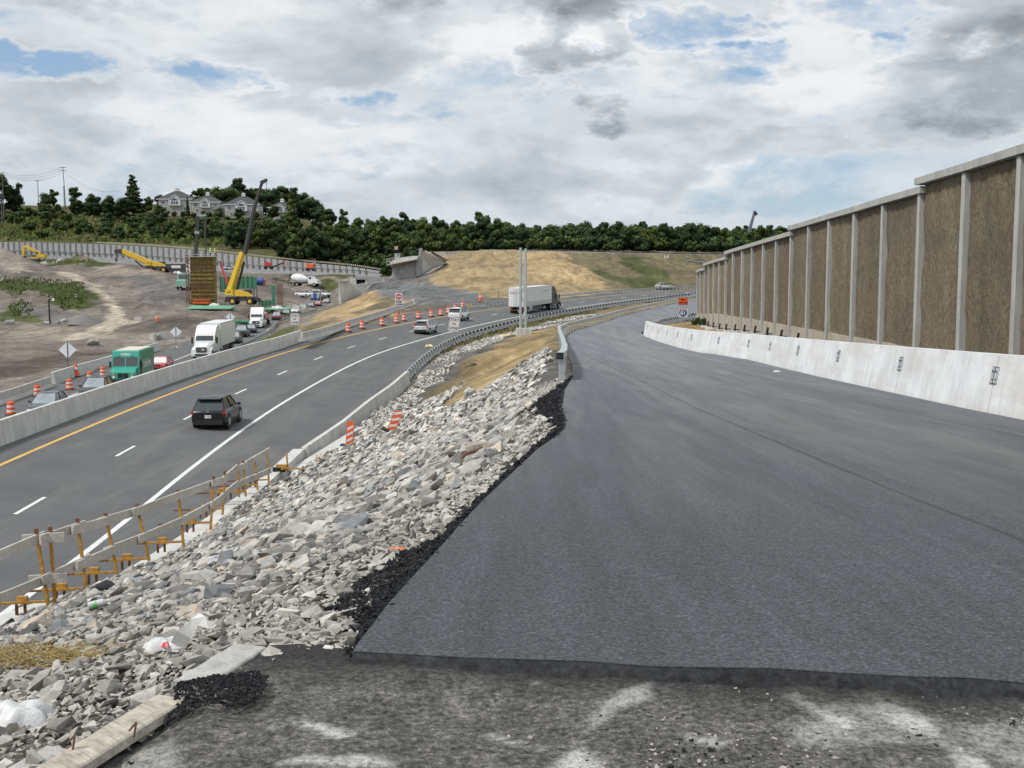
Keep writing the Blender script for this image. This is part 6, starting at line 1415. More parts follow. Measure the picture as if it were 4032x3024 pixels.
c = car('red sedan with white-reflecting windscreen right behind the green van', 'car', 4.6, 1.82, 1.45, 'sedan', (.50,.03,.05), 'sheet_white', name='red_sedan'); oncoming(c, 612, 119, 2.2)
t = empty('semi_truck', (0, 0, 0), 0, 'white semi truck with white sleeper cab and grey-white box, nearest in the queue', 'semi truck'); tractor(t, 9.0, 'white_paint', 3.95); box_trailer(t, 2.4, 12.0, 'trailer', 'trailer', 4.1); oncoming(t, 790, 136, 9.0)
t = empty('semi_truck', (0, 0, 0), 0, 'white sleeper tractor pulling a flatbed with pink bundles, second truck in the queue', 'semi truck'); tractor(t, 9.0, 'white_paint', 3.9)
mb = MB(); mb.box((0, -4.5, 1.35), (2.5, 13.5, .22)); mb.build('flatbed', M['dark'], t)
M['pinkload'] = mat('pink wrapped bundles', (.62, .25, .30), .6, .15, 1.5)
for i in range(4):
    mb = MB(); mb.box((0, .4 - i*1.8, 2.05), (2.3, 1.7, 1.15)); mb.build('bundle', M['pinkload'], t)
for s in (-1, 1):
    for yy_ in (-9.6, -10.9): wheel(t, s*1.0, yy_, .5, .55)
oncoming(t, 1007, 213, 9.0)
QQ = [('dark charcoal SUV half hidden behind the white box semi trailer', 'dark_suv', 915, 166, 'suv', (.03,.032,.035), 4.7, 1.9, 1.75, 'glass_lt', False), ('dark pickup with silver bumper between the two white semi trucks', 'dark_pickup', 945, 183, 'pickup', (.035,.035,.03), 5.9, 2.05, 1.95, 'glass_lt', False),
      ('dark blue sedan just in front of the flatbed tractor', 'blue_sedan', 985, 196, 'sedan', (.03,.045,.06), 4.8, 1.85, 1.5, 'glass_lt', True), ('dark red SUV with one bright headlight behind the pink load', 'red_suv', 1086, 250, 'suv', (.16,.015,.025), 4.9, 1.95, 1.85, 'glass_lt', True),
      ('black crossover between the dark red SUV and the white SUV in the queue', 'black_crossover', 1124, 266, 'suv', (.02,.022,.026), 4.7, 1.88, 1.65, 'glass_lt', False), ('white SUV above the upright STAY IN LANE sign', 'white_suv', 1160, 281, 'suv', (.74,.75,.76), 4.9, 1.95, 1.85, 'glass_lt', False),
      ('silver SUV next behind the white SUV in the queue', 'silver_suv', 1190, 297, 'suv', (.45,.46,.47), 4.7, 1.88, 1.75, 'glass_lt', False), ('dark green-grey sedan between the silver SUV and the bright red car', 'green_sedan', 1222, 312, 'sedan', (.05,.075,.07), 4.8, 1.86, 1.5, 'glass_lt', False),
      ('bright red small car near the far end of the queue', 'red_car', 1250, 326, 'sedan', (.48,.04,.04), 4.5, 1.8, 1.5, 'glass_lt', False), ('pale silver car at the very end of the queue by the concrete wing wall', 'silver_car', 1283, 345, 'sedan', (.40,.43,.44), 4.7, 1.85, 1.5, 'glass_lt', False)]
for lab, nm, px, Y, st_, col_, L_, W_, H_, gl, li in QQ:
    c = car(lab, 'car' if st_ != 'pickup' else 'pickup truck', L_, W_, H_, st_, col_, gl, None, nm); oncoming(c, px, Y, L_ / 2)
# parked on the site
def park(root, px, py, Y, hd, sc=1.0):
    p = at(px, py, Y); p.z = max(p.z, gz(p.x, p.y)); root.location = p + Vector((0, 0, .05)); root.rotation_euler = (0, 0, -hd); root.scale = (sc,) * 3; return root
c = car('white crew pickup, left of the two parked by the cement mixer', 'pickup truck', 5.9, 2.03, 1.95, 'pickup', (.74,.75,.76), 'glass', 'white pickups parked on the site', 'white_pickup'); park(c, 1198, 1170, 396, R(128), 1.3)
c = car('white crew pickup, right of the two parked by the cement mixer', 'pickup truck', 5.9, 2.03, 1.95, 'pickup', (.74,.75,.76), 'glass', 'white pickups parked on the site', 'white_pickup'); park(c, 1266, 1170, 394, R(130), 1.3)
c = car('blue-grey parked car at the foot of the long panelled wall', 'car', 4.8, 1.9, 1.7, 'suv', (.30,.33,.37), 'glass', None, 'parked_car'); park(c, 908, 1064, 428, R(95), 1.1)
c = car('pale camouflage-grey car beyond the far guardrail on the right', 'car', 5.2, 2.0, 1.7, 'suv', (.48,.47,.45), 'glass', None, 'grey_car'); park(c, 2618, 1139, 300, R(82), 1.0)
# cement mixer
cm = empty('cement_mixer', (0, 0, 0), 0, 'white cement mixer truck with fat white drum parked behind the pickups', 'mixer truck')
mb = MB(); mb.box((0, 0, .95), (.9, 9, .35)); mb.build('chassis', M['black'], cm)
mb = MB(); mb.prism([(2.0, .8), (2.0, 2.9), (3.1, 2.9), (3.6, 2.1), (4.9, 1.9), (5.0, .8)], 'x', -1.15, 1.15); mb.build('cab', M['white_paint'], cm)
mb = MB(); 
for s in (-1, 1): mb.box((s*1.16, 2.65, 2.4), (.02, .7, .6))
mb.build('side_window', M['glass'], cm)
mb = MB(); prof = [(-3.9, .45), (-3.2, .95), (-1.8, 1.35), (-.4, 1.30), (1.0, .75), (1.3, .5)]; n = 18; rings = []
for y, r_ in prof:
    zc_ = 2.55 - (y + 3.2) * .13; rings.append([(r_*math.cos(2*math.pi*i/n), y, zc_ + r_*math.sin(2*math.pi*i/n)) for i in range(n)])
mb.loft(rings, True, smooth=True, caps=True); mb.build('drum', M['white_paint'], cm)
mb = MB(); mb.prism([(-4.4, 3.6), (-3.8, 3.6), (-3.7, 2.6), (-4.3, 2.3)], 'x', -.5, .5); mb.bar((0, -4.2, 2.4), (0, -5.2, 1.4), .45, .15); mb.build('chute', M['dark'], cm)
for s in (-1, 1):
    for y in (3.9, -1.6, -2.9): wheel(cm, s*1.0, y, .52, .4)
park(cm, 1196, 1158, 412, R(105), 1.25)
# blue road tractor, bobtail
bt = empty('road_tractor', (0, 0, 0), 0, 'blue and grey tractor truck beyond the end of the traffic queue', 'truck')
mb = MB(); mb.prism([(-1.0, .8), (-1.0, 3.2), (.6, 3.2), (1.0, 2.2), (2.6, 1.9), (2.7, .8)], 'x', -1.15, 1.15); mb.build('cab', mat('faded grey body', (.40, .42, .43), .5), bt)
mb = MB(); mb.box((0, 2.72, 1.5), (.9, .06, 1.3)); mb.box((0, 2.2, 1.98), (.8, 1.2, .3)); mb.build('hood', M['blue_sign'], bt)
mb = MB(); mb.prism([(.62, 3.0), (.98, 2.25)] + [(1.0, 2.27), (.65, 3.05)], 'x', -1.0, 1.0); mb.build('windshield', M['glass'], bt)
mb = MB(); mb.box((0, 2.8, .7), (2.5, .2, .35)); mb.box((0, -2.5, .9), (.9, 3.5, .25)); mb.build('chassis', M['blue_sign'], bt)
for s in (-1, 1):
    for y in (1.7, -2.2, -3.4): wheel(bt, s*1.0, y, .5, .4)
oncoming(bt, 1243, 368, 2.6); bt.scale = (1.15,)*3
# ------------------------------------------------------------------ construction site
mY, mK = M['yellow_eq'], M['dark']
def big_wheel(root, x, y, r_, wd, rim):
    mb = MB(); mb.cyl((x - wd/2, y, r_), (x + wd/2, y, r_), r_, n=22); t = mb.build('wheel', M['black'], root); s = 1 if x > 0 else -1
    mb = MB(); mb.cyl((x + s*(wd/2-.02), y, r_), (x + s*(wd/2 + .03), y, r_), r_*.55, r_*.5, n=16); mb.cyl((x + s*(wd/2), y, r_), (x + s*(wd/2 + .08), y, r_), r_*.2, n=10); mb.build('rim', rim, t)
def rt_crane(px, py, Y, hd, label, boom_pts, ext=True, sc=1.0, flip=1):
    root = empty('mobile_crane', at(px, py, Y), -hd, label, 'crane'); root.scale = (sc,) * 3
    mb = MB(); mb.box((0, 0, 1.25), (1.6, 7.2, .75)); mb.box((0, 3.4, 1.3), (2.4, .9, .5)); mb.box((0, -3.3, 1.3), (2.4, 1.1, .8)); mb.prism([(-3.9, 1.0), (-3.9, 1.9), (-1.0, 2.0), (-1.0, 1.5)], 'x', -1.2, 1.2); mb.build('carrier', mK, root)
    for x in (-1.15, 1.15):
        for y in (-2.1, 2.1): big_wheel(root, x, y, .82, .6, mY)
        mb = MB(); mb.prism([(-3.1, 1.5), (-2.9, 1.85), (-1.3, 1.85), (-1.1, 1.5)], 'x', x-.3, x+.3); mb.prism([(1.1, 1.5), (1.3, 1.85), (2.9, 1.85), (3.1, 1.5)], 'x', x-.3, x+.3); mb.build('fender', mK, root)
    mb = MB()
    for y in (-3.9, 3.9): mb.box((0, y, .9), (2.5, .35, .45))
    mb.build('outrigger', mK, root)
    mb = MB(); mb.cyl((0, -.2, 1.6), (0, -.2, 1.95), .9, n=18); mb.build('turntable', mK, root)
    mb = MB(); mb.prism([(-1.9, 2.0), (-2.1, 2.9), (-1.2, 3.5), (1.1, 3.0), (2.3, 2.2), (2.4, 2.0)], 'x', -.2, .85); mb.build('upper_works', mY, root)
    mb = MB(); mb.box((0, -3.0, 2.95), (2.3, 1.9, 1.35)); mb.build('counterweight', mY, root)
    mb = MB()
    for a in range(5): mb.box((1.16, -3.0 + .22*(a-2), 2.95 + .1*math.sin(a*2)), (.02, .14, .30 - .05*abs(a-2)))
    mb.build('badge', M['black'], root)
    mb = MB(); mb.box((-.8, .9, 2.75), (.8, 1.7, 1.4)); c_ = mb.build('cab', mK, root)
    mb = MB(); mb.box((-.8, 1.0, 2.95), (.84, 1.3, .8)); mb.build('cab_window', M['glass'], c_)
    return root
cr = rt_crane(958, 1200, 262, R(97), 'big yellow mobile crane with black boom raised high beside the formwork tower', None)
O_ = Vector(cr.location)
def strut(name, parent, A, B, w0, w1, mt, hw_=None):
    mb = MB(); Mi = parent.matrix_world.inverted() if False else None
    R_ = Matrix.Rotation(-parent.rotation_euler.z, 3, 'Z'); A, B = R_ @ (A - Vector(parent.location)), R_ @ (B - Vector(parent.location))
    A /= parent.scale.x; B /= parent.scale.x
    d = (B - A).normalized(); r_ = d.cross(Vector((0, 0, 1))).normalized(); u = r_.cross(d)
    ring = lambda P_, w_: [tuple(P_ + r_*a*w_/2 + u*b*w_*.62) for a, b in ((-1,-.7),(-.6,-1),(.6,-1),(1,-.7),(1,1),(-1,1))]
    mb.loft([ring(A, w0), ring(B, w1)], True, caps=True); return mb.build(name, mt, parent)
YC = 262
b0, b1, b2, b3, b4 = at(908, 1142, YC), at(955, 996, YC - 2), at(999, 828, YC - 4), at(1016, 770, YC - 4.5), at(1032, 718, YC - 5)
strut('boom_base', cr, b0, b1, 1.15, .95, mY); strut('boom_middle', cr, b1 - (b2 - b1) * .02 + Vector((.6, 0, .0)), b2 + Vector((.1, 0, 0)), .80, .66, M['dark']); strut('boom_upper', cr, b2, b3, .6, .5, M['dark']); strut('boom_top', cr, b3, b4, .5, .44, M['dark'])
strut('lift_ram', cr, at(935, 1138, YC), at(962, 1030, YC - 1), .42, .34, M['dark'])
strut('boom_head', cr, b4 - Vector((.3, 0, .2)), at(1052, 707, YC - 5), .7, .5, M['dark']); strut('hook_line', cr, at(1050, 710, YC - 5), at(1049, 760, YC - 5), .07, .07, M['dark'])
strut('cable', cr, at(962, 1040, YC), at(1028, 726, YC - 5), .08, .08, M['galv_dull'])
c2 = rt_crane(625, 1073, 352, R(95), 'second yellow crane behind the brown mound with its boom lowered to the left', None); YC = 352
strut('boom_base', c2, at(636, 1056, YC), at(480, 988, YC), 1.5, 1.2, mY); strut('boom_head', c2, at(482, 990, YC), at(452, 990, YC), 1.3, .9, M['dark']); strut('lift_ram', c2, at(580, 1066, YC), at(533, 1027, YC), .4, .35, M['dark']); strut('hook_line', c2, at(458, 995, YC), at(458, 1018, YC), .08, .08, M['dark']); strut('hook_block', c2, at(458, 1016, YC), at(458, 1030, YC), .5, .5, M['dark'])
# far crane boom behind the noise wall
fc = empty('far_crane', on_ground(at(2925, 1000, 430)), 0, 'distant dark crane boom sticking up behind the far noise wall', 'crane')
strut('boom', fc, at(2935, 962, 430), at(2973, 830, 430), 1.1, .7, mat('far boom grey', (.16, .18, .22), .6)); strut('boom_head', fc, at(2970, 836, 430), at(2980, 846, 430), 1.0, .8, M['dark']); strut('carrier', fc, at(2915, 1000, 430), at(2960, 1000, 430), 3, 3, M['dark'])
# excavator
ex = empty('excavator', on_ground(at(128, 1034, 415)), 0, 'yellow excavator with folded arm in front of the panelled wall at the far left', 'excavator'); O_ = Vector(ex.location); YE = 415
mb = MB()
for y in (-1.3, 1.3): mb.prism([(-2.4, .1), (-2.7, .5), (-2.4, 1.0), (2.4, 1.0), (2.7, .5), (2.4, .1)], 'y', y-.3, y+.3)
mb.build('track', mK, ex)
mb = MB(); mb.box((3.6, 0, 2.1), (2.9, 2.7, 1.2)); mb.box((1.2, 0, 1.5), (2.5, 2.4, .5)); mb.build('house', mY, ex)
mb = MB(); mb.box((1.3, -.7, 2.7), (1.7, 1.1, 1.8)); c_ = mb.build('cab', mK, ex); mb = MB(); mb.box((1.3, -1.26, 2.85), (1.3, .04, 1.1)); mb.build('cab_window', M['glass_lt'], c_)
strut('boom', ex, at(158, 1000, YE), at(100, 970, YE), .9, .8, mY); strut('stick', ex, at(96, 966, YE), at(91, 1012, YE), .7, .6, mY); strut('bucket', ex, at(92, 1010, YE), at(97, 1022, YE), 1.3, .8, mK); strut('ram', ex, at(103, 972, YE), at(122, 984, YE), .3, .3, M['sheet_white'])
# boom lifts
for nm, px, py, Y, col_, label, pA, pB in (('red_boom_lift', 1057, 1060, 425, 'red', 'red boom lift raising a basket along the panelled wall', (1072, 1052), (1118, 1034)), ('orange_boom_lift', 1222, 1068, 420, 'orange', 'orange boom lift with cream arm by the panelled wall', (1218, 1052), (1243, 1032))):
    bl_ = empty(nm, at(px, py, Y), 0, label, 'boom lift', 'boom lifts at the panelled wall')
    mb = MB(); mb.box((0, 0, 1.9), (2.7, 2, 1.3)); mb.box((-.8, 0, 2.7), (1.0, 1.6, .5)); mb.build('body', M[col_], bl_)
    mb = MB(); mb.box((0, 0, .9), (3, 1.6, .5)); mb.build('chassis', mK, bl_)
    for x in (-1.1, 1.1):
        for y in (-.9, .9):
            mb = MB(); mb.cyl((x, y - .2, .5), (x, y + .2, .5), .5, n=14); mb.build('wheel', M['black'], bl_)
    strut('arm', bl_, at(*pA, Y), at(*pB, Y), .5, .4, M['dark'] if col_ == 'red' else M['cream_chip'])
    R_ = at(pB[0] + 4, pB[1] + 6, Y) - Vector(bl_.location); mb = MB()
    for dx in (-1.1, 1.1):
        for dy in (-.5, .5): mb.bar(R_ + Vector((dx, dy, -.6)), R_ + Vector((dx, dy, .6)), .12)
    for z in (-.6, 0, .6): mb.bar(R_ + Vector((-1.1, -.5, z)), R_ + Vector((1.1, -.5, z)), .12); mb.bar(R_ + Vector((-1.1, .5, z)), R_ + Vector((1.1, .5, z)), .12)
    mb.box(R_ + Vector((0, 0, -.6)), (2.2, 1, .1)); mb.build('basket', M['red'] if col_ == 'red' else M['rust'], bl_)
# black-and-white service truck on the left
sv = empty('service_truck', (0, 0, 0), 0, 'white cab service truck with black box body left of the formwork tower', 'truck')
mb = MB(); mb.box((0, -1.2, 2.0), (2.4, 5.6, 2.1)); mb.build('box_body', M['dark'], sv); mb = MB(); mb.box((1.21, -.8, 2.3), (.02, 2.6, .7)); mb.box((-1.21, -.8, 2.3), (.02, 2.6, .7)); mb.build('lettering_panel', M['sheet_white'], sv)
mb = MB(); mb.prism([(1.7, .8), (1.7, 2.9), (2.7, 2.9), (3.2, 2.1), (4.4, 1.8), (4.5, .8)], 'x', -1.1, 1.1); mb.build('cab', M['white_paint'], sv)
mb = MB()
for s in (-1, 1): mb.box((s*1.11, 2.3, 2.4), (.02, .6, .6))
mb.build('side_window', M['glass'], sv)
for s in (-1, 1):
    for y in (3.5, -2.4): wheel(sv, s*1.0, y, .5, .4)
park(sv, 712, 1090, 372, R(95), 1.25); sv.location = at(712, 1093, 372)
sv.location.z = max(sv.location.z, gz(sv.location.x, sv.location.y))
gt = empty('green_truck', (0, 0, 0), 0, 'pale green truck parked behind green netting left of the tower', 'truck'); mb = MB(); mb.prism([(-2.2, .7), (-2.2, 2.9), (-.2, 3.4), (1.0, 3.4), (1.4, 2.2), (2.6, 1.9), (2.7, .7)], 'x', -1.2, 1.2); mb.build('cab', mat('pale green paint', (.22, .38, .33), .5), gt)
mb = MB(); mb.prism([(1.02, 3.2), (1.38, 2.3), (1.42, 2.32), (1.06, 3.25)], 'x', -1.0, 1.0); mb.build('windshield', M['glass'], gt)
for s in (-1, 1):
    for y in (1.8, -1.4): wheel(gt, s*1.05, y, .5, .35)
park(gt, 728, 1182, 292, R(175), 1.2)
# formwork tower
YT = 272; tw = empty('formwork_tower', on_ground(at(806, 1203, YT)), 0, 'tall pier formwork of yellow panels and rusty walers with people on top', 'formwork'); O_ = Vector(tw.location); k = YT / 4400
zt_ = at(806, 1012, YT).z - O_.z; W_ = 104 * k; xL = (752 - 2016) * k - O_.x; D_ = 2.4
m, nt, b = nodes_of('form panel'); v = objc(nt); br = N(nt, 'ShaderNodeTexBrick'); br.offset = .37
br.inputs['Color1'].default_value = (.40, .31, .06, 1); br.inputs['Color2'].default_value = (.25, .19, .05, 1); br.inputs['Mortar'].default_value = (.05, .04, .02, 1); br.inputs['Scale'].default_value = 1.0; br.inputs['Mortar Size'].default_value = .06; br.inputs['Brick Width'].default_value = 1.3; br.inputs['Row Height'].default_value = .34
mp = N(nt, 'ShaderNodeMapping'); mp.inputs['Rotation'].default_value = (R(90), 0, 0); nt.links.new(v, mp.inputs[0]); nt.links.new(mp.outputs[0], br.inputs['Vector'])
c = mix(nt, 1.0, br.outputs[0], ramp(nt, noise(nt, v, 1.6, 4, .6), [(.3, (.6,)*3), (.7, (1.2,)*3)]), 'MULTIPLY'); nt.links.new(c, b.inputs['Base Color']); b.inputs['Roughness'].default_value = .8; M['form'] = m
mb = MB(); mb.box((xL + W_/2 + .2, 0, zt_/2), (W_ - .8, D_, zt_)); mb.build('panel', M['form'], tw)
i = 0; z = .4
while z < zt_ - .2:
    mb = MB(); mb.box((xL + W_/2, -D_/2 - .12, z), (W_ + .3, .16, .14)); mb.build('waler', M['rust'], tw); z += .95; i += 1
r = random.Random(4)
for z0_ in (1.2, zt_*.42, zt_*.80):
    for x in np.linspace(xL + .5, xL + W_ - .5, 9):
        mb = MB(); mb.box((x + r.uniform(-.15, .15), -D_/2 - .24, z0_ + r.uniform(-.2, .3)), (.13, .12, r.uniform(1.0, 2.0))); mb.build('strongback', M['rust'], tw)
for x in (xL - .5, xL + .1):
    mb = MB(); mb.bar((x, -D_/2, 0), (x, -D_/2, zt_ + .6), .14); mb.build('scaffold_leg', M['rust'], tw)
mb = MB()
for zz_ in np.arange(.5, zt_ + .4, 1.1): mb.bar((xL - .7, -D_/2, zz_), (xL + .3, -D_/2, zz_), .12)
for zz_ in np.arange(.5, zt_ - 1, 2.2): mb.bar((xL - .5, -D_/2, zz_), (xL + .1, -D_/2, zz_ + 2), .08)
mb.build('scaffold_rung', M['rust'], tw)
mb = MB(); mb.box((xL + W_/2, 0, zt_ + .05), (W_ + .8, D_ + 1.8, .12)); mb.build('deck', M['wood'], tw)
for x in np.linspace(xL - .3, xL + W_ + .3, 6): mb = MB(); mb.bar((x, -D_/2 - .8, zt_), (x, -D_/2 - .8, zt_ + 1.1), .08); mb.build('guard_post', M['rust'], tw)
mb = MB(); mb.bar((xL - .3, -D_/2 - .8, zt_ + .55), (xL + W_ + .3, -D_/2 - .8, zt_ + .55), .09); mb.build('guard_rail', M['wood'], tw)
strut('red_brace', tw, at(867, 1030, YT), at(894, 1118, YT - 3), .35, .35, M['red'])
# orange flat trailer under the tower, pump boom above it
tr = empty('orange_trailer', on_ground(at(794, 1196, YT - 5)), 0, 'low orange steel frame parked at the foot of the tower', 'trailer'); mb = MB(); mb.box((0, 0, .7), (3.9, 1.6, .35)); mb.box((0, 0, 1.35), (3.9, 1.6, .18)); mb.build('frame', M['orange'], tr)
for x in (-1.5, 0, 1.5): mb = MB(); mb.bar((x, -.7, .2), (x, -.7, 1.4), .12); mb.build('upright', M['rust'], tr)
pb = empty('pump_boom', at(772, 1010, 300), 0, 'dark folding concrete pump boom arching over the formwork tower', 'pump boom'); YB = 300
strut('lower_section', pb, at(770, 1012, YB), at(776, 915, YB), .75, .55, M['dark']); strut('riser', pb, at(776, 925, YB), at(780, 850, YB), .6, .5, M['dark']); strut('top_section', pb, at(778, 850, YB), at(812, 848, YB), .5, .45, M['galv_dull']); strut('drop_section', pb, at(810, 850, YB), at(806, 950, YB), .5, .4, M['dark']); strut('hose', pb, at(810, 948, YB), at(812, 1012, YB), .28, .25, M['dark']); strut('elbow', pb, at(768, 915, YB), at(784, 918, YB), .8, .6, M['galv_dull'])
strut('mast', pb, at(768, 1200, YB), at(770, 1010, YB), .8, .75, M['dark'])
# two workers on the deck
def person(loc, label, vest, hd=0, sc=1.0, pose=0):
    root = empty('person', loc, hd, label, 'person', 'workers on the tower')
    bm = bmesh.new(); J = {'pel': (0, 0, .95), 'ch': (0, .0, 1.25), 'nk': (0, 0, 1.48), 'hd': (0, .02, 1.60), 'ht': (0, .02, 1.76), 'hl': (-.1, 0, .92), 'kl': (-.12, .03, .50), 'fl': (-.12, 0, .06), 'tl': (-.13, .16, .03), 'hr': (.1, 0, .92), 'kr': (.13, .05, .50), 'fr': (.15, -.02, .06), 'trr': (.16, .14, .03),
         'sl': (-.19, 0, 1.42), 'el': (-.30, .05, 1.16), 'wl_': (-.24, .28, 1.05), 'gl': (-.2, .36, 1.04), 'sr': (.19, 0, 1.42), 'er': (.31, .03, 1.15), 'wr_': (.28, .24, .98 + pose), 'gr': (.26, .32, .95 + pose)}
    rad = {'pel': .15, 'ch': .16, 'nk': .065, 'hd': .095, 'ht': .08, 'hl': .10, 'kl': .07, 'fl': .05, 'tl': .04, 'hr': .10, 'kr': .07, 'fr': .05, 'trr': .04, 'sl': .07, 'el': .05, 'wl_': .035, 'gl': .035, 'sr': .07, 'er': .05, 'wr_': .035, 'gr': .035}
    E_ = [('pel','ch'),('ch','nk'),('nk','hd'),('hd','ht'),('pel','hl'),('hl','kl'),('kl','fl'),('fl','tl'),('pel','hr'),('hr','kr'),('kr','fr'),('fr','trr'),('ch','sl'),('sl','el'),('el','wl_'),('wl_','gl'),('ch','sr'),('sr','er'),('er','wr_'),('wr_','gr')]
    me = bpy.data.meshes.new('body'); ks = list(J); me.from_pydata([J[k_] for k_ in ks], [(ks.index(a), ks.index(b_)) for a, b_ in E_], [])
    o = bpy.data.objects.new('body', me); COL.objects.link(o); md = o.modifiers.new('skin', 'SKIN'); sl = me.skin_vertices[0].data
    for i, k_ in enumerate(ks): sl[i].radius = (rad[k_],) * 2; sl[i].use_root = (k_ == 'pel')
    sb = o.modifiers.new('sub', 'SUBSURF'); sb.levels = sb.render_levels = 1; me.materials.append(mat('dark work clothes', (.05, .06, .09), .9)); o.parent = root; KIDS.setdefault(root.name, []).append(o)
    mb = MB(); rings = [[(rx*math.cos(t), ry*math.sin(t), z) for t in [2*math.pi*i/12 for i in range(12)]] for z, rx, ry in ((.88, .19, .15), (1.1, .19, .15), (1.35, .22, .16), (1.47, .16, .12))]; mb.loft(rings, True, smooth=True); mb.build('vest', vest, root)
    mb = MB(); rings = [[(r_*math.cos(t), .02 + r_*1.1*math.sin(t), z) for t in [2*math.pi*i/12 for i in range(12)]] for z, r_ in ((1.68, .15), (1.70, .125), (1.78, .11), (1.83, .05))]; mb.loft(rings, True, smooth=True, caps=True); mb.build('hard_hat', M['lamp'], root)
    root.scale = (sc,)*3; return root
M['hivis'] = mat('lime vest', (.50, .80, .10), .7, .08, 6); M['hivis2'] = mat('yellow vest', (.78, .75, .08), .7, .08, 6)
zd = O_.z + zt_ + .11
person(Vector((at(829, 1000, YT).x, YT, zd)), 'worker in lime vest and white hard hat standing on the tower deck', M['hivis'], 2.6, 1.1); person(Vector((at(845, 1000, YT).x, YT + .3, zd)), 'worker in yellow vest bending at the right on the tower deck', M['hivis2'], 3.6, 1.05, .2)
# green screened pier works to the right of the tower
M['green_net'] = mat('green netting', (.06, .22, .14), .85, .2, 3, fine=.15); M['green_pale'] = mat('pale green boards', (.26, .52, .38), .7, .15, .6, fine=.1)
def slabobj(name, px0, px1, py0, py1, Y, dep, mt, label, cat, floor=True):
    a = at(px0, py1, Y); b_ = at(px1, py0, Y); root = empty(name, Vector(((a.x + b_.x)/2, Y, a.z)), 0, label, cat); W2, H2 = b_.x - a.x, b_.z - a.z
    mb = MB(); mb.box((0, 0, H2/2), (W2, dep, H2)); mb.build('screen', mt, root)
    if floor:
        for x in np.linspace(-W2/2, W2/2, 5): mb = MB(); mb.bar((x, -dep/2 - .06, 0), (x, -dep/2 - .06, H2 + .3), .10); mb.build('frame_post', M['rust'], root)
    return root
slabobj('green_screen', 868, 935, 1090, 1150, 285, .3, M['green_net'], 'green netting screen between the tower and the crane boom', 'screen'); slabobj('green_screen', 940, 1010, 1090, 1137, 285, .3, M['green_net'], 'larger green netting screen right of the crane boom', 'screen')
g_ = slabobj('pier_form', 968, 1013, 1138, 1185, 283, 1.6, M['conc_dark'], 'grey ribbed pier form below the green screen', 'formwork')
slabobj('green_post_screen', 1071, 1083, 1125, 1203, 268, .5, M['green_net'], 'tall narrow green screen post on the right of the site works', 'screen', False); slabobj('low_green_screen', 1020, 1075, 1183, 1203, 268, .3, M['green_net'], 'low green netting between the crane and the narrow green post', 'screen')
rb = slabobj('rebar_cage', 1090, 1112, 1112, 1198, 275, .1, M['dark'], 'dark rebar cage standing right of the green post', 'rebar cage', False)
for o in KIDS[rb.name]: bpy.data.objects.remove(o)
KIDS[rb.name] = []; mb = MB(); W2, H2 = 22*275/4400, 86*275/4400
for x in np.linspace(-W2/2, W2/2, 6): mb.bar((x, 0, 0), (x, 0, H2), .07); mb.bar((x, .8, 0), (x, .8, H2 - .4), .07)
for z in np.arange(.3, H2, .6): mb.bar((-W2/2, 0, z), (W2/2, 0, z), .05)
mb.build('bars', M['rust'], rb)
def matpile(px0, px1, py, Y, label, n=4):
    a, b_ = at(px0, py, Y), at(px1, py - 5, Y + 3); z = gz((a.x+b_.x)/2, (a.y+b_.y)/2); root = empty('green_mat', Vector(((a.x + b_.x)/2, (a.y+b_.y)/2, z)), 0, label, 'mat')
    for i in range(n):
        mb = MB(); mb.box((0, i*1.5 - 2, .15 + .12*i), (b_.x - a.x, 1.4, .25), .02*i); mb.build('board', M['green_pale'], root)
matpile(738, 925, 1222, 250, 'long row of pale green boards on the ground below the tower'); matpile(1030, 1150, 1212, 262, 'shorter row of pale green boards right of the crane', 3)
root = empty('green_net_roll', on_ground(at(965, 1235, 232)), 0, 'heap of dark green tubes behind the flatbed tractor', 'tubes')
for i in range(4): mb = MB(); mb.cyl((-2.4 + i*.4, -i*.6, .35 + .25*(i % 2)), (2.6 + i*.2, -i*.7 + .3, .35), .35, n=10); mb.build('tube', M['green_net'], root)
bt_ = empty('blue_tank', on_ground(at(1020, 1118, 395)), 0, 'dark blue tank on the ground right of the green screen', 'tank'); mb = MB(); mb.cyl((-1.8, 0, 1.3), (1.4, 0, 1.3), 1.2, n=16); mb.build('tank', M['blue_sign'], bt_); mb = MB(); mb.box((2.0, 0, 1.0), (.5, 1.4, 1.6)); mb.build('end_frame', M['red'], bt_)
for i, (px, py, Y, s_, lab) in enumerate(((845, 1200, 258, 1.3, 'white sack heap left of the crane wheels'), (1093, 1204, 262, 1.6, 'white sack heap right of the narrow green post'), (1046, 1170, 280, 1.1, 'left white bundle on the mound behind the green posts'), (1058, 1176, 278, 1.0, 'right white bundle on the mound behind the green posts'), (760, 1204, 255, .9, 'small white bundle at the left foot of the tower'), (698, 1097, 365, 1.6, 'white tarp heap in front of the service truck'), (738, 1100, 362, 1.3, 'white tarp heap beside the tower edge'))):
    sheet('white_heap', on_ground(at(px, py, Y), .1), s_, s_*.5, s_*.6, M['plastic'], lab, 'sacks', i + 20)
# lamp post
L0 = gp(196, 1274); lp = empty('street_lamp', L0, 0, 'short dark street lamp with white head on the dirt bank', 'street lamp'); k = L0.y / 4400; hL = 96 * k
mb = MB(); mb.cyl((0, 0, 0), (0, 0, hL), .17, .14, n=10); mb.cyl((0, 0, 0), (0, 0, .4), .28, n=10); mb.build('pole', M['black'], lp); mb = MB(); mb.bar((0, 0, hL - .1), (14*k, 0, hL), .14); mb.build('arm', M['black'], lp); mb = MB(); mb.box((17*k, 0, hL - .1), (7*k, .3, 11*k)); mb.build('lamp_head', M['lamp'], lp)
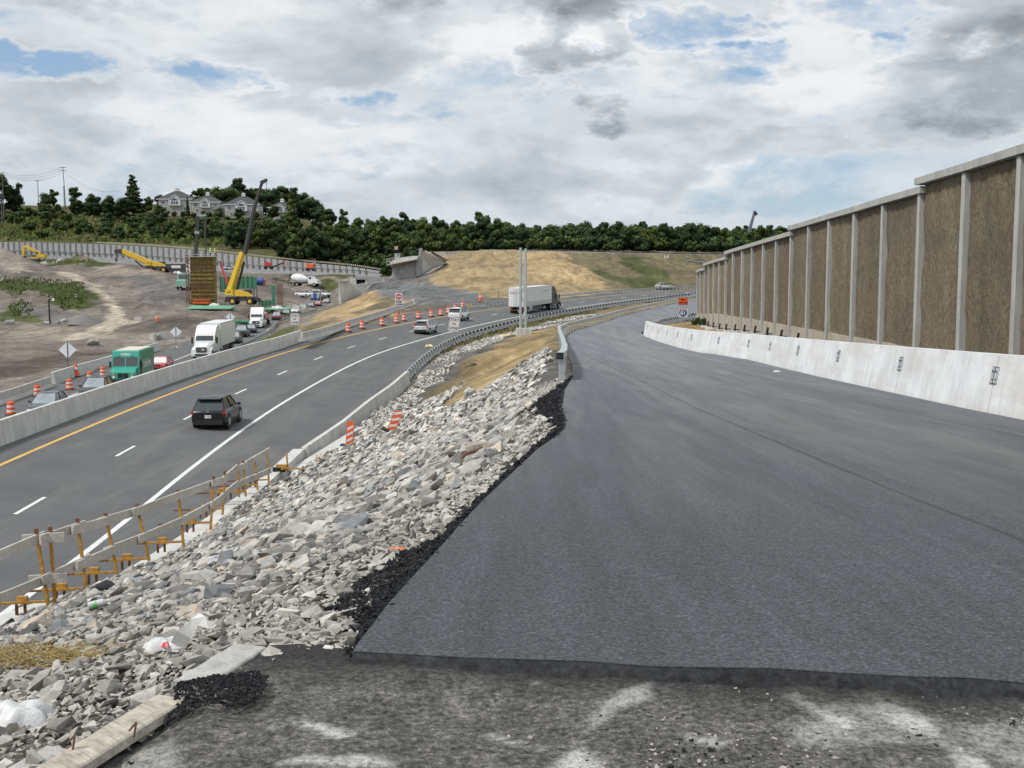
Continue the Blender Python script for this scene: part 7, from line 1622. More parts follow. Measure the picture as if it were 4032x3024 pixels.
# ------------------------------------------------------------------ panelled retaining wall
rw = empty('retaining_wall', WBp[0], 0, 'long grey panelled retaining wall at the foot of the green hill', 'retaining wall'); O_ = Vector(rw.location)
tp, bp = Path(WTp), Path(WBp); N_ = 78
M['rw'] = concrete('retaining wall grey', (.42, .43, .44), .22); M['rw_d'] = concrete('retaining wall dark', (.24, .245, .25), .25)
def wxy(f): 
    x = lerp(WTp[0].x, WTp[-1].x, f); T_ = [(p.x, p.y, p.z) for p in WTp]; B__ = [(p.x, p.z) for p in WBp]
    return Vector((x, float(np.interp(x, [t_[0] for t_ in T_], [t_[1] for t_ in T_])), 0)), float(np.interp(x, [t_[0] for t_ in T_], [t_[2] for t_ in T_])), float(np.interp(x, [t_[0] for t_ in B__], [t_[1] for t_ in B__]))
for i in range(N_):
    a, za, ba = wxy(i / N_); b_, zb_, bb = wxy((i + 1) / N_); ba -= 3; bb -= 3
    mb = MB(); vs = [Vector((a.x, a.y, ba)), Vector((b_.x, b_.y, bb)), Vector((b_.x, b_.y, zb_)), Vector((a.x, a.y, za))]; vs = [v_ - O_ for v_ in vs]
    mb.add([tuple(v_) for v_ in vs] + [tuple(v_ + Vector((0, .5, 0))) for v_ in vs], [(0,1,2,3),(4,7,6,5),(0,4,5,1),(2,6,7,3)]); mb.build('panel', M['rw'], rw)
    if i < 75:
        hgt = za - ba - 3; lo = za - min(hgt * .55, 3.9)
        mb = MB(); mb.box(Vector((a.x, a.y - .12, (za + lo)/2)) - O_, (.62, .25, za - lo)); mb.box(Vector((a.x, a.y - .3, lo - .2)) - O_, (1.0, .45, .8)); mb.build('pilaster', M['rw_d'], rw)
mb = MB()
for i in range(N_):
    a, za, ba = wxy(i / N_); b_, zb_, bb = wxy((i + 1) / N_); hgt = max(1, za - ba); mb.bar(Vector((a.x, a.y - .06, za - hgt*.5)) - O_, Vector((b_.x, b_.y - .06, zb_ - hgt*.5)) - O_, .12, .14)
tag(mb.build('joint_line', M['rw_d'], rw), None)
fb = empty('fence_line', WTp[4], 0, 'line of pale markers along the top of the panelled wall', 'marker line'); O2 = Vector(fb.location); mb = MB()
for i in range(150):
    a, za, ba = wxy(.38 + .6 * i / 150); mb.box(Vector((a.x, a.y + 1.2, za + .75)) - O2, (.45, .2, .55))
tag(mb.build('marker', mat('pale marker', (.55, .52, .42), .8), fb), kind='stuff')
mb = MB()
for i in range(60):
    a, za, ba = wxy(.38 + .6 * i / 60); b_, zb_, _x = wxy(.38 + .6 * (i + 1) / 60); mb.bar(Vector((a.x, a.y + 1.2, za + .45)) - O2, Vector((b_.x, b_.y + 1.2, zb_ + .45)) - O2, .08)
mb.build('rope', M['rust'], fb)
# ------------------------------------------------------------------ wing wall, bridge abutment
YW = 262; ww = empty('wing_wall', at(1334, 1200, YW), 0, 'pale concrete wing wall with sloping top beside the queue', 'wall'); O_ = Vector(ww.location)
P3 = [at(1334, 1215, YW), at(1348, 1215, YW), at(1432, 1185, YW + 18), at(1425, 1153, YW + 18), at(1350, 1107, YW), at(1334, 1107, YW)]
fr = [p - O_ for p in P3]; mb = MB(); bk = [p + Vector((1.2, 1.6, 0)) for p in fr]; n = 6
mb.add([tuple(p) for p in fr] + [tuple(p) for p in bk], [tuple(range(n)), tuple(range(2*n-1, n-1, -1))] + [(i, n + i, n + (i+1) % n, (i+1) % n) for i in range(n)]); mb.build('body', M['conc'], ww)
YA = 318; ab = empty('bridge_abutment', on_ground(at(1600, 1096, YA)), 0, 'unfinished grey concrete abutment with walkway, columns and sloping wing', 'abutment'); O_ = Vector(ab.location)
def face(name, pts, Y, dep, mt, dy=None):
    q = [at(x, y, (Y if dy is None else Y + dy[i])) - O_ for i, (x, y) in enumerate(pts)]; bk = [p + Vector((.3, dep, 0)) for p in q]; n = len(q); mb = MB()
    mb.add([tuple(p) for p in q] + [tuple(p) for p in bk], [tuple(range(n)), tuple(range(2*n-1, n-1, -1))] + [(i, n + i, n + (i+1) % n, (i+1) % n) for i in range(n)]); return mb.build(name, mt, ab)
face('stem_wall', [(1543, 1100), (1638, 1096), (1638, 1026), (1600, 1030), (1543, 1048)], YA, 6, M['conc_dark']); face('bearing_seat', [(1536, 1049), (1638, 1026), (1650, 1007), (1620, 1008), (1560, 1017), (1536, 1034)], YA - 1, 5, M['conc'])
face('end_column', [(1638, 1090), (1658, 1083), (1658, 977), (1650, 977), (1648, 1010), (1638, 1022)], YA - .5, 2, M['conc_dark']); face('end_column', [(1553, 1022), (1570, 1018), (1570, 997), (1553, 997)], YA, 1.5, M['conc_dark'])
face('wing_wall', [(1658, 1082), (1700, 1055), (1760, 1036), (1672, 987), (1658, 996)], YA + .5, 3, M['conc'], [0, 4, 8, 0, 0])
face('walkway', [(1522, 1041), (1640, 1019), (1640, 1022), (1522, 1045)], YA - 2.5, 2.2, M['wood']); face('rusty_form', [(1540, 1050), (1636, 1027), (1636, 1030), (1540, 1054)], YA - 2, 1, M['rust'])
for px in (1524, 1535, 1547): mb = MB(); p = at(px, 1040, YA - 2.5) - O_; mb.bar(p, p + Vector((0, 0, 1.5)), .12); mb.build('guard_post', M['wood'], ab)
mb = MB(); 
for dy_ in (.7, 1.4): mb.bar(at(1522, 1041, YA - 2.5) - O_ + Vector((0, 0, dy_)), at(1575, 1030, YA - 2.5) - O_ + Vector((0, 0, dy_)), .09, .15)
mb.build('guard_rail', M['wood'], ab)
mb = MB(); mb.bar(at(1695, 988, YA) - O_, at(1760, 1026, YA + 8) - O_, .4, .2); mb.bar(at(1698, 996, YA) - O_, at(1756, 1031, YA + 8) - O_, .4, .2); mb.build('sloping_rail', M['rust'], ab)
mb = MB(); p = at(1567, 1003, YA) - O_; mb.bar(p, p + Vector((0, 0, 2.5)), .09); mb.build('flag_pole', M['dark'], ab)
q = p + Vector((0, 0, 2.4)); fl = MB(); n = 7
for i in range(n): fl.add([(q.x - .9, q.y, q.z - i*.14), (q.x, q.y, q.z - i*.14), (q.x, q.y, q.z - (i+1)*.14), (q.x - .9, q.y, q.z - (i+1)*.14)], [(0,1,2,3)], i % 2)
fl.build('flag', [M['red'], M['sheet_white']], ab, fix=False)
tn = empty('culvert_opening', on_ground(at(1470, 1110, 345)), 0, 'low dark underpass opening with grey end wall behind the gravel ramp', 'underpass'); O_ = Vector(tn.location)
a, b_ = at(1405, 1099, 345) - O_, at(1580, 1097, 345) - O_; mb = MB(); mb.box(((a.x + b_.x)/2, 0, (a.z + b_.z)/2 + .25), (b_.x - a.x, 8, .9)); mb.build('deck_edge', M['conc_dark'], tn)
mb = MB(); mb.box(((a.x + b_.x)/2, 1, (a.z + b_.z)/2 - 1.2), (b_.x - a.x, 6, 2.2)); mb.build('dark_void', M['black'], tn); a = at(1384, 1098, 344) - O_; mb = MB(); mb.box((a.x + .8, 0, a.z - .9), (1.9, 6, 2.4)); mb.build('end_wall', M['conc'], tn)  # solid black block, painted shade for the inside of the opening
# small boxes and posts on the top of the far embankment
for i, (px, py, w2, h2, lab, mt) in enumerate(((2624, 993, 14, 9, 'pair of white posts on top of the far embankment', 'sheet_white'), (2710, 999, 22, 8, 'left grey cabin on the far embankment crest', 'galv_dull'), (2754, 998, 32, 8, 'wide grey cabin on the far embankment crest', 'galv_dull'), (2818, 996, 20, 12, 'white cabin group at the end of the far crest', 'sheet_white'))):
    k = 352/4400; p = on_ground(at(px, py, 352)); root = empty('site_cabin', p, 0, lab, 'cabin'); mb = MB()
    if i == 0:
        for dx in (-6, 6): mb.bar((dx*k, 0, 0), (dx*k, 0, h2*k*1.3), .25)
        mb.bar((-6*k, 0, h2*k*.6), (6*k, 0, h2*k*.6), .15); mb.build('post', M[mt], root)
    else: mb.box((0, 0, h2*k/2), (w2*k, 1.5, h2*k)); mb.build('body', M[mt], root); mb = MB(); mb.box((0, 0, h2*k + .05), (w2*k + .3, 1.8, .12)); mb.build('roof', M['dark'], root)
mp_ = Path([at(1990, 991, 352), at(2200, 993, 350), at(2440, 1000, 356), at(2760, 1006, 372), at(3050, 1008, 382)]); 
guardrail('crest_guardrail', mp_, [1 + 4.0*i for i in range(int(mp_.L/4))], 'thin guardrail along the crest of the far embankment', 'guardrail', None, 'w', 1)
mk = empty('delineator_post', on_ground(at(1964, 1180, 215)), 0, 'thin green marker post by the left guardrail', 'post'); mb = MB(); mb.box((0, 0, .9), (.14, .05, 1.9)); mb.build('post', M['green_net'], mk)
# rocks on the left site
for i, (px, py, Y, s_, lab) in enumerate(((172, 1040, 400, 3.2, 'flat pale slab rock near the excavator'), (237, 1040, 398, 3.6, 'large cube of pale concrete behind the dirt road'), (205, 1044, 398, 2.2, 'low pale rock left of the concrete cube'), (77, 1088, 305, 1.4, 'white boulder on the green mound top'), (296, 1148, 275, 1.2, 'upper white rock on the green mound slope'), (303, 1156, 273, 1.4, 'lower white rock on the green mound slope'), (180, 1273, 224, 1.6, 'pale round boulder at the foot of the street lamp'), (36, 1271, 224, 2.3, 'wide brown-grey boulder at the far left of the dirt flat'), (232, 1266, 226, 1.0, 'small white rock right of the street lamp'), (545, 1252, 225, 2.0, 'split slab of rock beside the dirt track'), (252, 1250, 232, 1.5, 'leaning grey slab above the gravel cone'), (370, 1352, 158, 2.4, 'flat pale concrete slab lying on the dirt'), (610, 1325, 172, 2.6, 'broad pale flagstone near the tall barriers'))):
    V, Fc = hull(18, 700 + i, .75); mb = MB(); mb.add([(v[0]*s_*.6, v[1]*s_*.4, v[2]*s_*.35) for v in V], [tuple(f) for f in Fc]); o = mb.build('rock', M['stone2'] if 'stone2' in M else M.setdefault('stone2', mat('site rock', (.36, .345, .32), .9, .2, 2, fine=.1))); o.location = on_ground(at(px, py, Y), s_*.15); o.rotation_euler = (0, 0, i); tag(o, lab, 'rock')
p = gp(340, 1272); n = 28; mb = MB(); rings = [[(r_*math.cos(2*math.pi*i/n)*(1 + .06*math.sin(i*3)), r_*math.sin(2*math.pi*i/n), z) for i in range(n)] for r_, z in ((3.6, -.2), (2.4, .7), (1.2, 1.35), (.2, 1.75))]; mb.loft(rings, True, smooth=True, caps=True); o = mb.build('gravel_pile', mat('grey gravel pile', (.17, .17, .165), .95, .2, 3, fine=.2, bumpd=.05)); o.location = p; tag(o, 'cone of blue-grey gravel at the foot of the green mound', 'gravel pile')
# ------------------------------------------------------------------ houses on the hill
M['siding'] = mat('grey siding', (.60, .62, .64), .7, .06, 1.5); M['trimw'] = mat('white trim', (.72, .73, .74), .6, .04, 3); M['shingle'] = mat('roof shingle grey', (.075, .075, .08), .9, .15, 3, fine=.15); M['brickp'] = mat('pale brick', (.38, .36, .34), .85, .12, 3, fine=.1)
def house(px, py, Y, wpx, label, arch=True, left_win=True, cut=False):
    k = Y / 4400; W_ = wpx * k; p = on_ground(at(px, py, Y)); base = at(px, py, Y).z
    root = empty('house', Vector((at(px, py, Y).x, Y, base)), 0, label, 'house'); D_ = 11; h1 = W_ * .40; hr = W_ * .26
    mb = MB(); mb.box((0, D_/2, h1*.28 - 1.5), (W_, D_, h1*.56 + 3)); mb.build('lower_wall', M['brickp'], root)
    mb = MB(); mb.box((0, D_/2, h1*.78), (W_, D_, h1*.44)); mb.build('upper_wall', M['siding'], root)
    e = .9; mb = MB(); z0_ = h1; vs = [(-W_/2-e, -e, z0_), (W_/2+e, -e, z0_), (W_/2+e, D_+e, z0_), (-W_/2-e, D_+e, z0_), (-W_*.10, D_*.45, z0_+hr), (W_*.10, D_*.45, z0_+hr)]
    mb.add(vs, [(0,1,5,4),(1,2,5),(2,3,4,5),(3,0,4),(0,3,2,1)]); rf = mb.build('roof', M['shingle'], root)
    mb = MB(); mb.box((0, -e, z0_ - .1), (W_+2*e, .2, .35)); mb.build('fascia', M['trimw'], rf)
    mb = MB(); mb.box((0, D_*.45, z0_+hr+.5), (1.8, 1.4, 1.2)); mb.prism([(-1.2, z0_+hr+1.1), (1.2, z0_+hr+1.1), (0, z0_+hr+1.9)], 'y', D_*.45-.9, D_*.45+.9); mb.build('cupola', M['trimw'], rf)
    gx = 0 if arch != 'r' else W_*.1
    gw = W_*.34; mb = MB(); pr = [(gx-gw/2, h1*.5), (gx+gw/2, h1*.5), (gx+gw/2, h1*1.02), (gx, h1*1.30), (gx-gw/2, h1*1.02)]; mb.prism(pr, 'y', -1.0, D_*.3); bay = mb.build('gable_bay', M['siding'], root)
    mb = MB()
    for a, b_ in ((2, 3), (3, 4)): mb.bar((pr[a][0], -1.1, pr[a][1]), (pr[b_][0], -1.1, pr[b_][1]), .25, .5, up=(0, 1, 0))
    for a in (0, 1): mb.bar((pr[a][0], -1.1, pr[a][1]), (pr[a][0], -1.1, h1*1.02), .3, .2)
    mb.build('gable_trim', M['trimw'], bay)
    def window(x, z, w2, h2, y=-.06, par=root):
        mb = MB(); mb.box((x, y, z), (w2*1.35, .12, h2*1.25)); f_ = mb.build('window', M['trimw'], par)
        mb = MB(); mb.box((x - w2*.26, y-.08, z), (w2*.42, .05, h2)); mb.box((x + w2*.26, y-.08, z), (w2*.42, .05, h2)); mb.build('pane', M['glass'], f_)
    n = 12; R0 = gw*.26; mb = MB(); mb.prism([(gx - R0*1.5, h1*.58), (gx + R0*1.5, h1*.58)] + [(gx + R0*1.5*math.cos(t), h1*.85 + R0*1.2*math.sin(t)) for t in np.linspace(0, math.pi, n)], 'y', -1.06, -1.0); aw = mb.build('arched_window', M['trimw'], bay)
    mb = MB()
    for s in (-1, 0, 1): mb.box((gx + s*R0*.85, -1.10, h1*.72), (R0*.62, .05, h1*.22))
    mb.prism([(gx + R0*1.1*math.cos(t), h1*.87 + R0*.85*math.sin(t)) for t in np.linspace(.08, math.pi-.08, n)], 'y', -1.13, -1.08); mb.build('pane', M['glass'], aw)
    for x in (-W_*.36, W_*.36): window(x, h1*.76, W_*.09, h1*.20)
    for x in (-W_*.30, W_*.30): window(x, h1*.28, W_*.07, h1*.26)
    return root
house(690, 836, 592, 128, 'leftmost pale two-storey house with cupola and arched window on the hill'); house(810, 840, 590, 108, 'second pale house from the left on the hill, dark cone tree beside it'); house(952, 858, 588, 130, 'third pale house on the hill, widest, partly behind the black crane boom'); house(1105, 855, 592, 92, 'rightmost small pale house, mostly hidden by a light green tree')
# ------------------------------------------------------------------ poles and wires
def upole(px, yb, yt, Y, label, arms=(0,), lean=0):
    k = Y/4400; p = at(px, yb, Y); g = on_ground(p); h = at(px, yt, Y).z - g.z; root = empty('utility_pole', g, 0, label, 'utility pole', 'utility poles on the left hill'); mb = MB(); mb.cyl((0, 0, -.5), (lean, 0, h), .26, .16, n=8); mb.build('pole', M['pole'], root)
    for a in arms: mb = MB(); mb.bar((lean-13*k, 0, h - .3 - a*k), (lean+13*k, 0, h - .3 - a*k), .22); mb.build('cross_arm', M['pole'], root)
    return Vector((g.x + lean, g.y, g.z + h))
M['pole'] = mat('pole wood grey', (.15, .14, .15), .9, .2, 3)
t1 = upole(258, 778, 657, 600, 'tallest utility pole standing on the bare skyline left of the trees', (0, 12), -.8); t2 = upole(151, 785, 710, 640, 'thin shorter pole left of the tallest one on the skyline', (0,)); t3 = upole(252, 775, 732, 620, 'short pole stub just left of the tallest pole', ()); t4 = upole(16, 850, 678, 560, 'brown pole at the far left edge in front of the round tree', (0,)); upole(7, 840, 765, 545, 'pale short pole at the very left edge', ())
def wire(a, b_, sag, label):
    pts_ = [a.lerp(b_, i/14) - Vector((0, 0, sag*4*(i/14)*(1-i/14))) for i in range(15)]; mb = MB(); mb.tube([tuple(q - a) for q in pts_], .045, 4); o = mb.build('wire', M['dark']); o.location = a; tag(o, label, 'wire', 'overhead wires')
for i in range(3): wire(t4 + Vector((0, 0, -i*.9)), t1 + Vector((0, 0, -i*1.6)), 3.0, 'overhead wire running left from the tallest utility pole')
wire(t1 + Vector((0, 0, -2)), at(475, 750, 640), 4.5, 'long sagging wire running right from the tallest pole to the conifer')
# ------------------------------------------------------------------ trees
m, nt, b = nodes_of('leaves'); oi = N(nt, 'ShaderNodeObjectInfo'); a = N(nt, 'ShaderNodeVertexColor', layer_name='tint').outputs[0]; p = pos(nt)
c = mix(nt, 1.0, a, ramp(nt, oi.outputs['Random'], [(0, (.55, .66, .62)), (.3, (.80, .88, .85)), (.6, (1.0, 1.0, .85)), (.85, (1.20, 1.15, .85)), (1, (1.45, 1.30, .85))]), 'MULTIPLY'); nt.links.new(c, b.inputs['Base Color']); b.inputs['Roughness'].default_value = .8; b.inputs['Specular IOR Level'].default_value = .12
M['leaf'] = m; M['bark'] = mat('bark', (.07, .055, .04), .95, .3, 3)
def crown_mesh(seed, hgt, wid, kind='round', nleaf=1500, leaf=.42):
    r = np.random.RandomState(seed); lobes = []; nl = 17 if kind == 'round' else 26
    for i in range(nl):
        if kind == 'cone':
            z = hgt * (.12 + .85 * i / nl); rad = wid * .5 * (1 - .88 * (z/hgt - .1)) * .72; a = i * 2.4; lobes.append((math.cos(a)*rad*.5, math.sin(a)*rad*.5, z, rad*.62, .20*rad + .25))
        else:
            a = r.rand()*6.28; q = r.rand()**.5; z = hgt*(.14 + .70*r.rand()); env = math.sin(math.pi*min(1, (z/hgt)*.92 + .02))**.5
            R_ = wid*.5*env; rr_ = wid*(.15 + .11*r.rand()); lobes.append((math.cos(a)*R_*q*.75, math.sin(a)*R_*q*.75, z, rr_, rr_*.85))
    lobes = np.array(lobes); n = nleaf; wv = lobes[:, 3]**2; k = r.choice(len(lobes), n, p=wv/wv.sum()); d = r.normal(size=(n, 3)); d /= np.linalg.norm(d, axis=1)[:, None]; rad = (.62 + .58*r.rand(n)**1.3)[:, None]
    C_ = lobes[k, :3] + d*rad*np.stack([lobes[k, 3], lobes[k, 3], lobes[k, 4]], 1); C_[:, 2] = np.maximum(C_[:, 2], .3)
    s = leaf*(.6 + .9*r.rand(n)); t = r.normal(size=(n, 3)); t -= (t*d).sum(1)[:, None]*d*.75; t /= np.linalg.norm(t, axis=1)[:, None]; u = np.cross(d, t); u /= np.linalg.norm(u, axis=1)[:, None]
    V = np.stack([C_ - t*s[:, None] - u*s[:, None]*.5, C_ + t*s[:, None]*.2 - u*s[:, None]*.8, C_ + t*s[:, None] + u*s[:, None]*.4, C_ - t*s[:, None]*.3 + u*s[:, None]*.8], 1).reshape(-1, 3)
    up = (d[:, 2]*.5 + .5); inner = np.clip((C_[:, 2]/hgt), 0, 1); sh = (.48 + .62*up**1.2)*(.55 + .6*inner)*(.75 + .5*r.rand(n)); lobesh = (.72 + .55*r.rand(len(lobes)))[k]  # painted light: leaves brighter facing up and high in the crown
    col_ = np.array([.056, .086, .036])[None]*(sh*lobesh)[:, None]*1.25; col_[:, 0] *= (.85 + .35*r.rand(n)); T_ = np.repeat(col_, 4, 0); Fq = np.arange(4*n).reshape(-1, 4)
    # dark inner masses, their colour painted as the shade inside the crown
    icos = []; bm = bmesh.new(); bmesh.ops.create_icosphere(bm, subdivisions=1, radius=1.0); iv = np.array([v.co[:] for v in bm.verts]); 
    fi = np.array([[v.index for v in f.verts] for f in bm.faces]); bm.free(); fi4 = np.concatenate([fi, fi[:, 2:3]], 1)
    VV, FF, TT = [V], [Fq], [T_]; base = len(V)
    iv2 = []; tri = []
    for (x, y, z, a_, b2) in lobes:
        q = iv*np.array([a_, a_, b2])*.66*(1 + .20*r.normal(size=(len(iv), 1))) + np.array([x, y, z]); iv2.append(q); tri.append(fi + base); base += len(iv)
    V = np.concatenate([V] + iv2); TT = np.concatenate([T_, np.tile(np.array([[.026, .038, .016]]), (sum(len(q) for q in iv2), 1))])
    return V, Fq, np.concatenate(tri), TT
def tree_mesh(name, seed, hgt, wid, kind, nleaf, leaf):
    V, Fq, tri, T_ = crown_mesh(seed, hgt, wid, kind, nleaf, leaf); me = bpy.data.meshes.new(name); mb = MB(); mb.cyl((0, 0, -1), (0, 0, hgt*.45), .28, .14, n=7)
    for i in range(3): a = i*2.1 + seed; mb.cyl((0, 0, hgt*.3), (math.cos(a)*wid*.2, math.sin(a)*wid*.2, hgt*.6), .12, .05, n=5)
    nb = len(V); V2 = np.concatenate([V, np.array(mb.v)]); T2 = np.concatenate([T_, np.tile(np.array([[.05, .04, .03]]), (len(mb.v), 1))])
    faces = [tuple(f) for f in Fq] + [tuple(f) for f in tri] + [tuple(nb + i for i in f) for f in mb.f]; me.from_pydata(V2.tolist(), [], faces); me.materials.append(M['leaf']); me.materials.append(M['bark'])
    me.polygons.foreach_set('material_index', [0]*(len(Fq) + len(tri)) + [1]*len(mb.f)); at_ = me.color_attributes.new('tint', 'FLOAT_COLOR', 'POINT'); at_.data.foreach_set('color', np.concatenate([T2, np.ones((len(T2), 1))], 1).astype(np.float32).ravel()); me.update(); return me
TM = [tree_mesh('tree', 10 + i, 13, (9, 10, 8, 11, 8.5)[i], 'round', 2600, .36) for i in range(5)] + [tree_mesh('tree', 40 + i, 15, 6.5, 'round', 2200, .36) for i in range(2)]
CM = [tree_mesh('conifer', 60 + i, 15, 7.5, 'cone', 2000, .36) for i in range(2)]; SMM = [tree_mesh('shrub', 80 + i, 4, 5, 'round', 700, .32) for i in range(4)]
def px_of(v): zc_ = v.y*cp - v.z*sp; return 2016 + F*v.x/zc_, 1512 - F*(v.y*sp + v.z*cp)/zc_
SKY = [(0,700),(60,690),(110,745),(130,800),(270,800),(300,770),(330,755),(360,790),(420,765),(490,790),(540,700),(600,770),(640,760),(800,745),(830,730),(900,710),(970,712),(1010,735),(1060,725),(1130,730),(1190,745),(1240,775),(1290,810),(1340,805),(1400,830),(1450,845),(1560,845),(1640,838),(1720,855),(1800,852),(1880,838),(1950,855),(2060,880),(2180,885),(2280,855),(2360,880),(2440,865),(2540,870),(2640,880),(2745,865),(2820,880),(2900,890),(2990,885),(3100,895),(3300,900)]
def skyl(px): return float(np.interp(px, [a_[0] for a_ in SKY], [a_[1] for a_ in SKY]))
HOUSES = [(690, 836, 75), (810, 840, 66), (952, 858, 76), (1105, 855, 56)]
cnt = 0; rt = random.Random(42); placed = []
KINDL = {0: 'broad dark green tree in the wood on the hill', 1: 'slender dark tree in the wood on the hill'}
def add_tree(me, x, y, h, hm, label, cat='tree', group='trees of the wooded hill', z=None, nm='forest_tree', wx=1.0):
    o = bpy.data.objects.new(nm, me); COL.objects.link(o); s = h/hm; o.location = (x, y, gz(x, y) if z is None else z); o.scale = (s*wx*rt.uniform(.9, 1.15), s*wx*rt.uniform(.9, 1.1), s); o.rotation_euler = (0, 0, rt.uniform(0, 6.28)); tag(o, label, cat, group); return o
rows = [(425, 1500, 3200, 46), (455, 1080, 3150, 50), (485, 900, 3150, 52), (520, 1000, 3150, 52), (560, 1250, 3150, 50), (610, 1330, 3100, 50)]
for Y, p0, p1, stp in rows:
    px = p0 + rt.uniform(0, 30)
    while px < p1:
        y = Y + rt.uniform(-12, 12); x = (px - 2016)/F*y; g = gz(x, y); hsky = at(px, skyl(px) + rt.uniform(-8, 26), y).z - g; h = min(rt.uniform(9, 14.5), hsky) if Y < 600 else hsky
        base_py = px_of(Vector((x, y, g)))[1]; top_py = px_of(Vector((x, y, g + h)))[1]; ok = h > 4.5
        for hx, hy, hw2 in HOUSES:
            if abs(px - hx) < hw2 + 22 and top_py < hy - 8 and y < 590: ok = False
        if px > 2745 + (Y-425)*0 and px > 3120: ok = False
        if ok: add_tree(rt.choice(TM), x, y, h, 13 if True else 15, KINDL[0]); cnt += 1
        px += stp * rt.uniform(.7, 1.25)
# behind the houses and on the left skyline
for px, Y, hh_ in [(q, 640 + rt.uniform(-15, 25), 0) for q in list(range(640, 1300, 26))]:
    x = (px - 2016)/F*Y; g = gz(x, Y); h = at(px, skyl(px) + rt.uniform(-6, 14), Y).z - g
    if h > 4: add_tree(rt.choice(TM), x, Y, h, 13, 'dark tree rising behind the pale houses', 'tree', 'trees behind the houses'); cnt += 1
for px, Y, top in ((30, 585, 690), (75, 590, 700), (-20, 590, 700), (205, 610, 752), (232, 612, 748), (315, 590, 742), (385, 585, 756), (440, 588, 762), (470, 590, 790), (350, 600, 790), (600, 600, 768), (640, 585, 800), (655, 575, 815), (500, 575, 770)):
    x = (px - 2016)/F*Y; g = gz(x, Y); add_tree(rt.choice(TM), x, Y, at(px, top, Y).z - g, 13, 'dark tree standing out on the left skyline of the hill', 'tree', 'trees on the left skyline'); cnt += 1
x = (540-2016)/F*590; add_tree(CM[0], x, 590, at(540, 682, 590).z - gz(x, 590), 15, 'tall ragged spruce breaking the skyline left of the houses', 'tree', 'single conifers', nm='spruce_tree', wx=1.5)
for px, Y, top, bot, lab in ((752, 582, 770, 836, 'dark narrow cone tree between the first two houses'), (1155, 470, 742, 0, 'dark pointed tree right of the crane boom tip'),):
    x = (px-2016)/F*Y; add_tree(CM[1], x, Y, at(px, top, Y).z - gz(x, Y), 15, lab, 'tree', 'single conifers', nm='cone_tree', wx=.62 if px < 800 else .9)
for px, py, Y, h, lab in ((1080, 860, 583, 9.5, 'light yellow-green tree in front of the rightmost house'), (952, 862, 582, 6.5, 'small round tree before the door of the third house'), (870, 860, 580, 6.5, 'bushy tree between the second and third houses'), (1022, 866, 578, 6, 'bushy tree right of the crane boom below the houses'), (1165, 862, 578, 6, 'bushy tree at the right corner of the rightmost house'), (812, 850, 580, 3.5, 'low bush under the arched window of the second house')):
    x = (px-2016)/F*Y; add_tree(TM[cnt % 4], x, Y, h, 13, lab, 'tree', 'garden trees of the houses', nm='garden_tree', z=at(px, py, Y).z - .5)
    cnt += 1
# bushes on the slope between the wall and the houses
ns = 0; tries = 0
while ns < 240 and tries < 4000:
    tries += 1; px = rt.uniform(-60, 1560); Y = rt.uniform(492, 604 if px < 480 else 582) if px < 1150 else rt.uniform(450, 500); x = (px-2016)/F*Y; g = gz(x, Y); bpx, bpy_ = px_of(Vector((x, Y, g)))
    dens = fnoise(np.array([x]), np.array([Y]), 26, 120)[0]
    lim = .05 if px < 420 else (-.25 if px > 480 else -.05)
    if 650 < px < 900 and Y < 535: lim = .25
    if dens < lim or Y < 500 and px < 1000: continue
    h = rt.uniform(2.5, 5.5) if px < 600 else rt.uniform(3, 8); tp_ = px_of(Vector((x, Y, g + h)))[1]
    if any(abs(px - hx) < hw2 + 10 and tp_ < hy - 2 for hx, hy, hw2 in HOUSES): continue
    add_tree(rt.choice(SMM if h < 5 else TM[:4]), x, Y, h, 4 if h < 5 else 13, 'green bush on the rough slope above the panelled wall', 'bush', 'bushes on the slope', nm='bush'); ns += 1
for px, py, h in ((640, 846, 4), (668, 850, 3.2), (700, 848, 2.6), (735, 850, 3.4), (775, 852, 2.8), (835, 852, 3.2), (862, 858, 4), (905, 868, 3.0), (930, 872, 2.4), (985, 872, 2.6), (1005, 868, 3.6), (1060, 872, 3.0), (1125, 872, 3.4), (1150, 866, 3.6)):
    x = (px-2016)/F*579; add_tree(rt.choice(SMM), x, 579, h, 4, 'leafy bush at the foot of the pale houses', 'bush', 'bushes below the houses', z=at(px, py, 579).z - .6, nm='bush')
for i in range(46):
    px = 1540 + i * 34 + rt.uniform(-8, 8); Y = rt.uniform(408, 418); x = (px-2016)/F*Y
    add_tree(rt.choice(SMM), x, Y, rt.uniform(3.5, 5.5), 4, 'dense shrub along the foot of the wood behind the embankment', 'bush', 'shrubs at the foot of the wood', nm='edge_shrub')
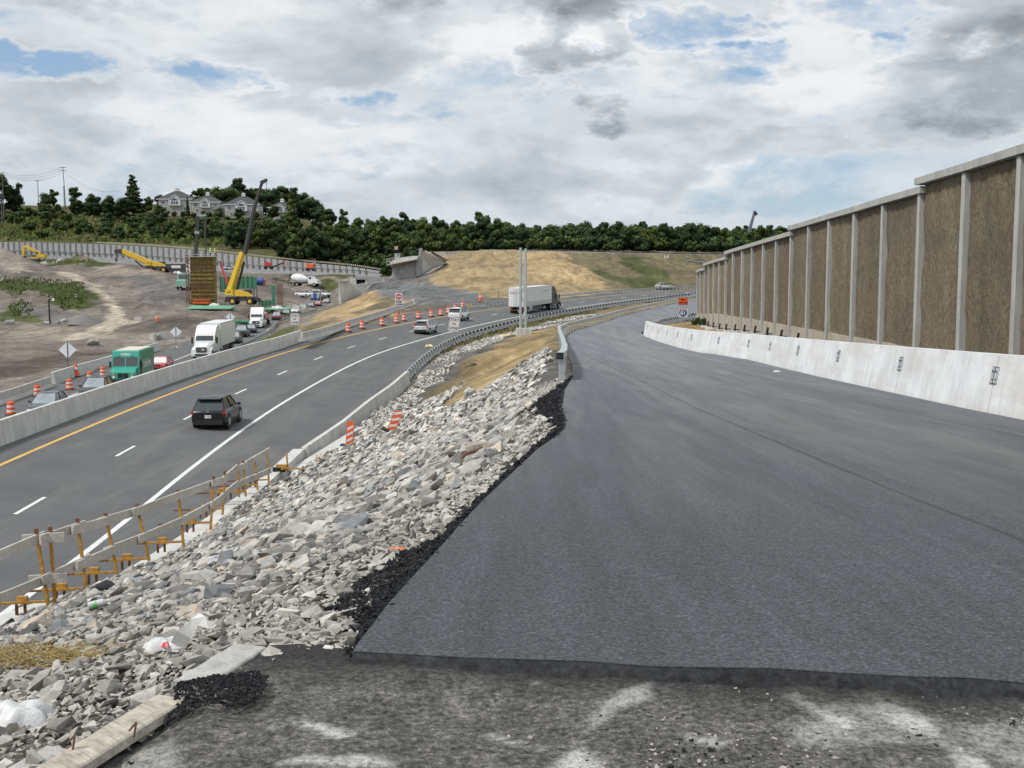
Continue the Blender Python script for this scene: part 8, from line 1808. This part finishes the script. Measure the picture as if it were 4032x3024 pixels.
# weeds near the site and behind the barrier
def weeds(name, poly, n, hgt, label, seed):
    r = random.Random(seed); V = []; C_ = []; xs = [q[0] for q in poly]; ys_ = [q[1] for q in poly]; k = 0
    while k < n:
        x, y = r.uniform(min(xs), max(xs)), r.uniform(min(ys_), max(ys_))
        if not inpoly(np.array([x]), np.array([y]), poly)[0]: n -= .02; continue
        z = gz(x, y); h = hgt*r.uniform(.4, 1.2); a = r.uniform(0, 3.14); w2 = h*.45; dx, dy = math.cos(a)*w2, math.sin(a)*w2; lx_, ly_ = r.uniform(-.3, .3)*h, r.uniform(-.3, .3)*h
        V += [(x-dx*.4, y-dy*.4, z-.05), (x+dx*.4, y+dy*.4, z-.05), (x+dx+lx_, y+dy+ly_, z+h), (x-dx+lx_, y-dy+ly_, z+h*.8)]; t = r.uniform(.7, 1.5) if name != 'verge_grass' else r.uniform(.8, 1.2); cc_ = (.085*t, .115*t, .035*t) if r.random() < (.72 if name != 'verge_grass' else .25) else (.13*t, .11*t, .05*t); C_ += [cc_]*4; k += 1
    V = np.array(V); o = bpy.data.objects.new(name, npmesh(name, V, np.arange(len(V)).reshape(-1, 4), M['leaf'], {'tint': np.array(C_)*1.2})); COL.objects.link(o); tag(o, label, None, None, 'stuff')
weeds('weeds', G((0,1090),(110,1092),(200,1102),(330,1116),(350,1180),(320,1225),(250,1228),(200,1180),(110,1142),(60,1178),(0,1140)), 1100, .55, 'green weeds covering the mound at the left', 3)
weeds('weeds', G((150,1022),(300,1018),(380,1030),(420,1028),(380,1046),(300,1048),(230,1040),(170,1032)), 450, .8, 'green weeds below the panelled wall', 4)
weeds('weeds', G((30,1205),(90,1180),(140,1205),(130,1240),(100,1262),(60,1255)), 260, .45, 'patch of green weeds low on the dirt bank', 5)
weeds('weeds', [(18.5, 96), (24, 100), (23.5, 118), (17.5, 108)], 700, .8, 'leafy green weeds at the far end of the noise wall', 6)
weeds('hill_grass', [(-235, 494), (-110, 480), (-90, 500), (-120, 560), (-260, 600), (-300, 520)], 5200, 1.5, 'rough grass and weeds on the hill above the panelled wall', 8)
weeds('verge_grass', GRASSP, 1500, .22, 'sparse verge grass behind the highway guardrail', 9)
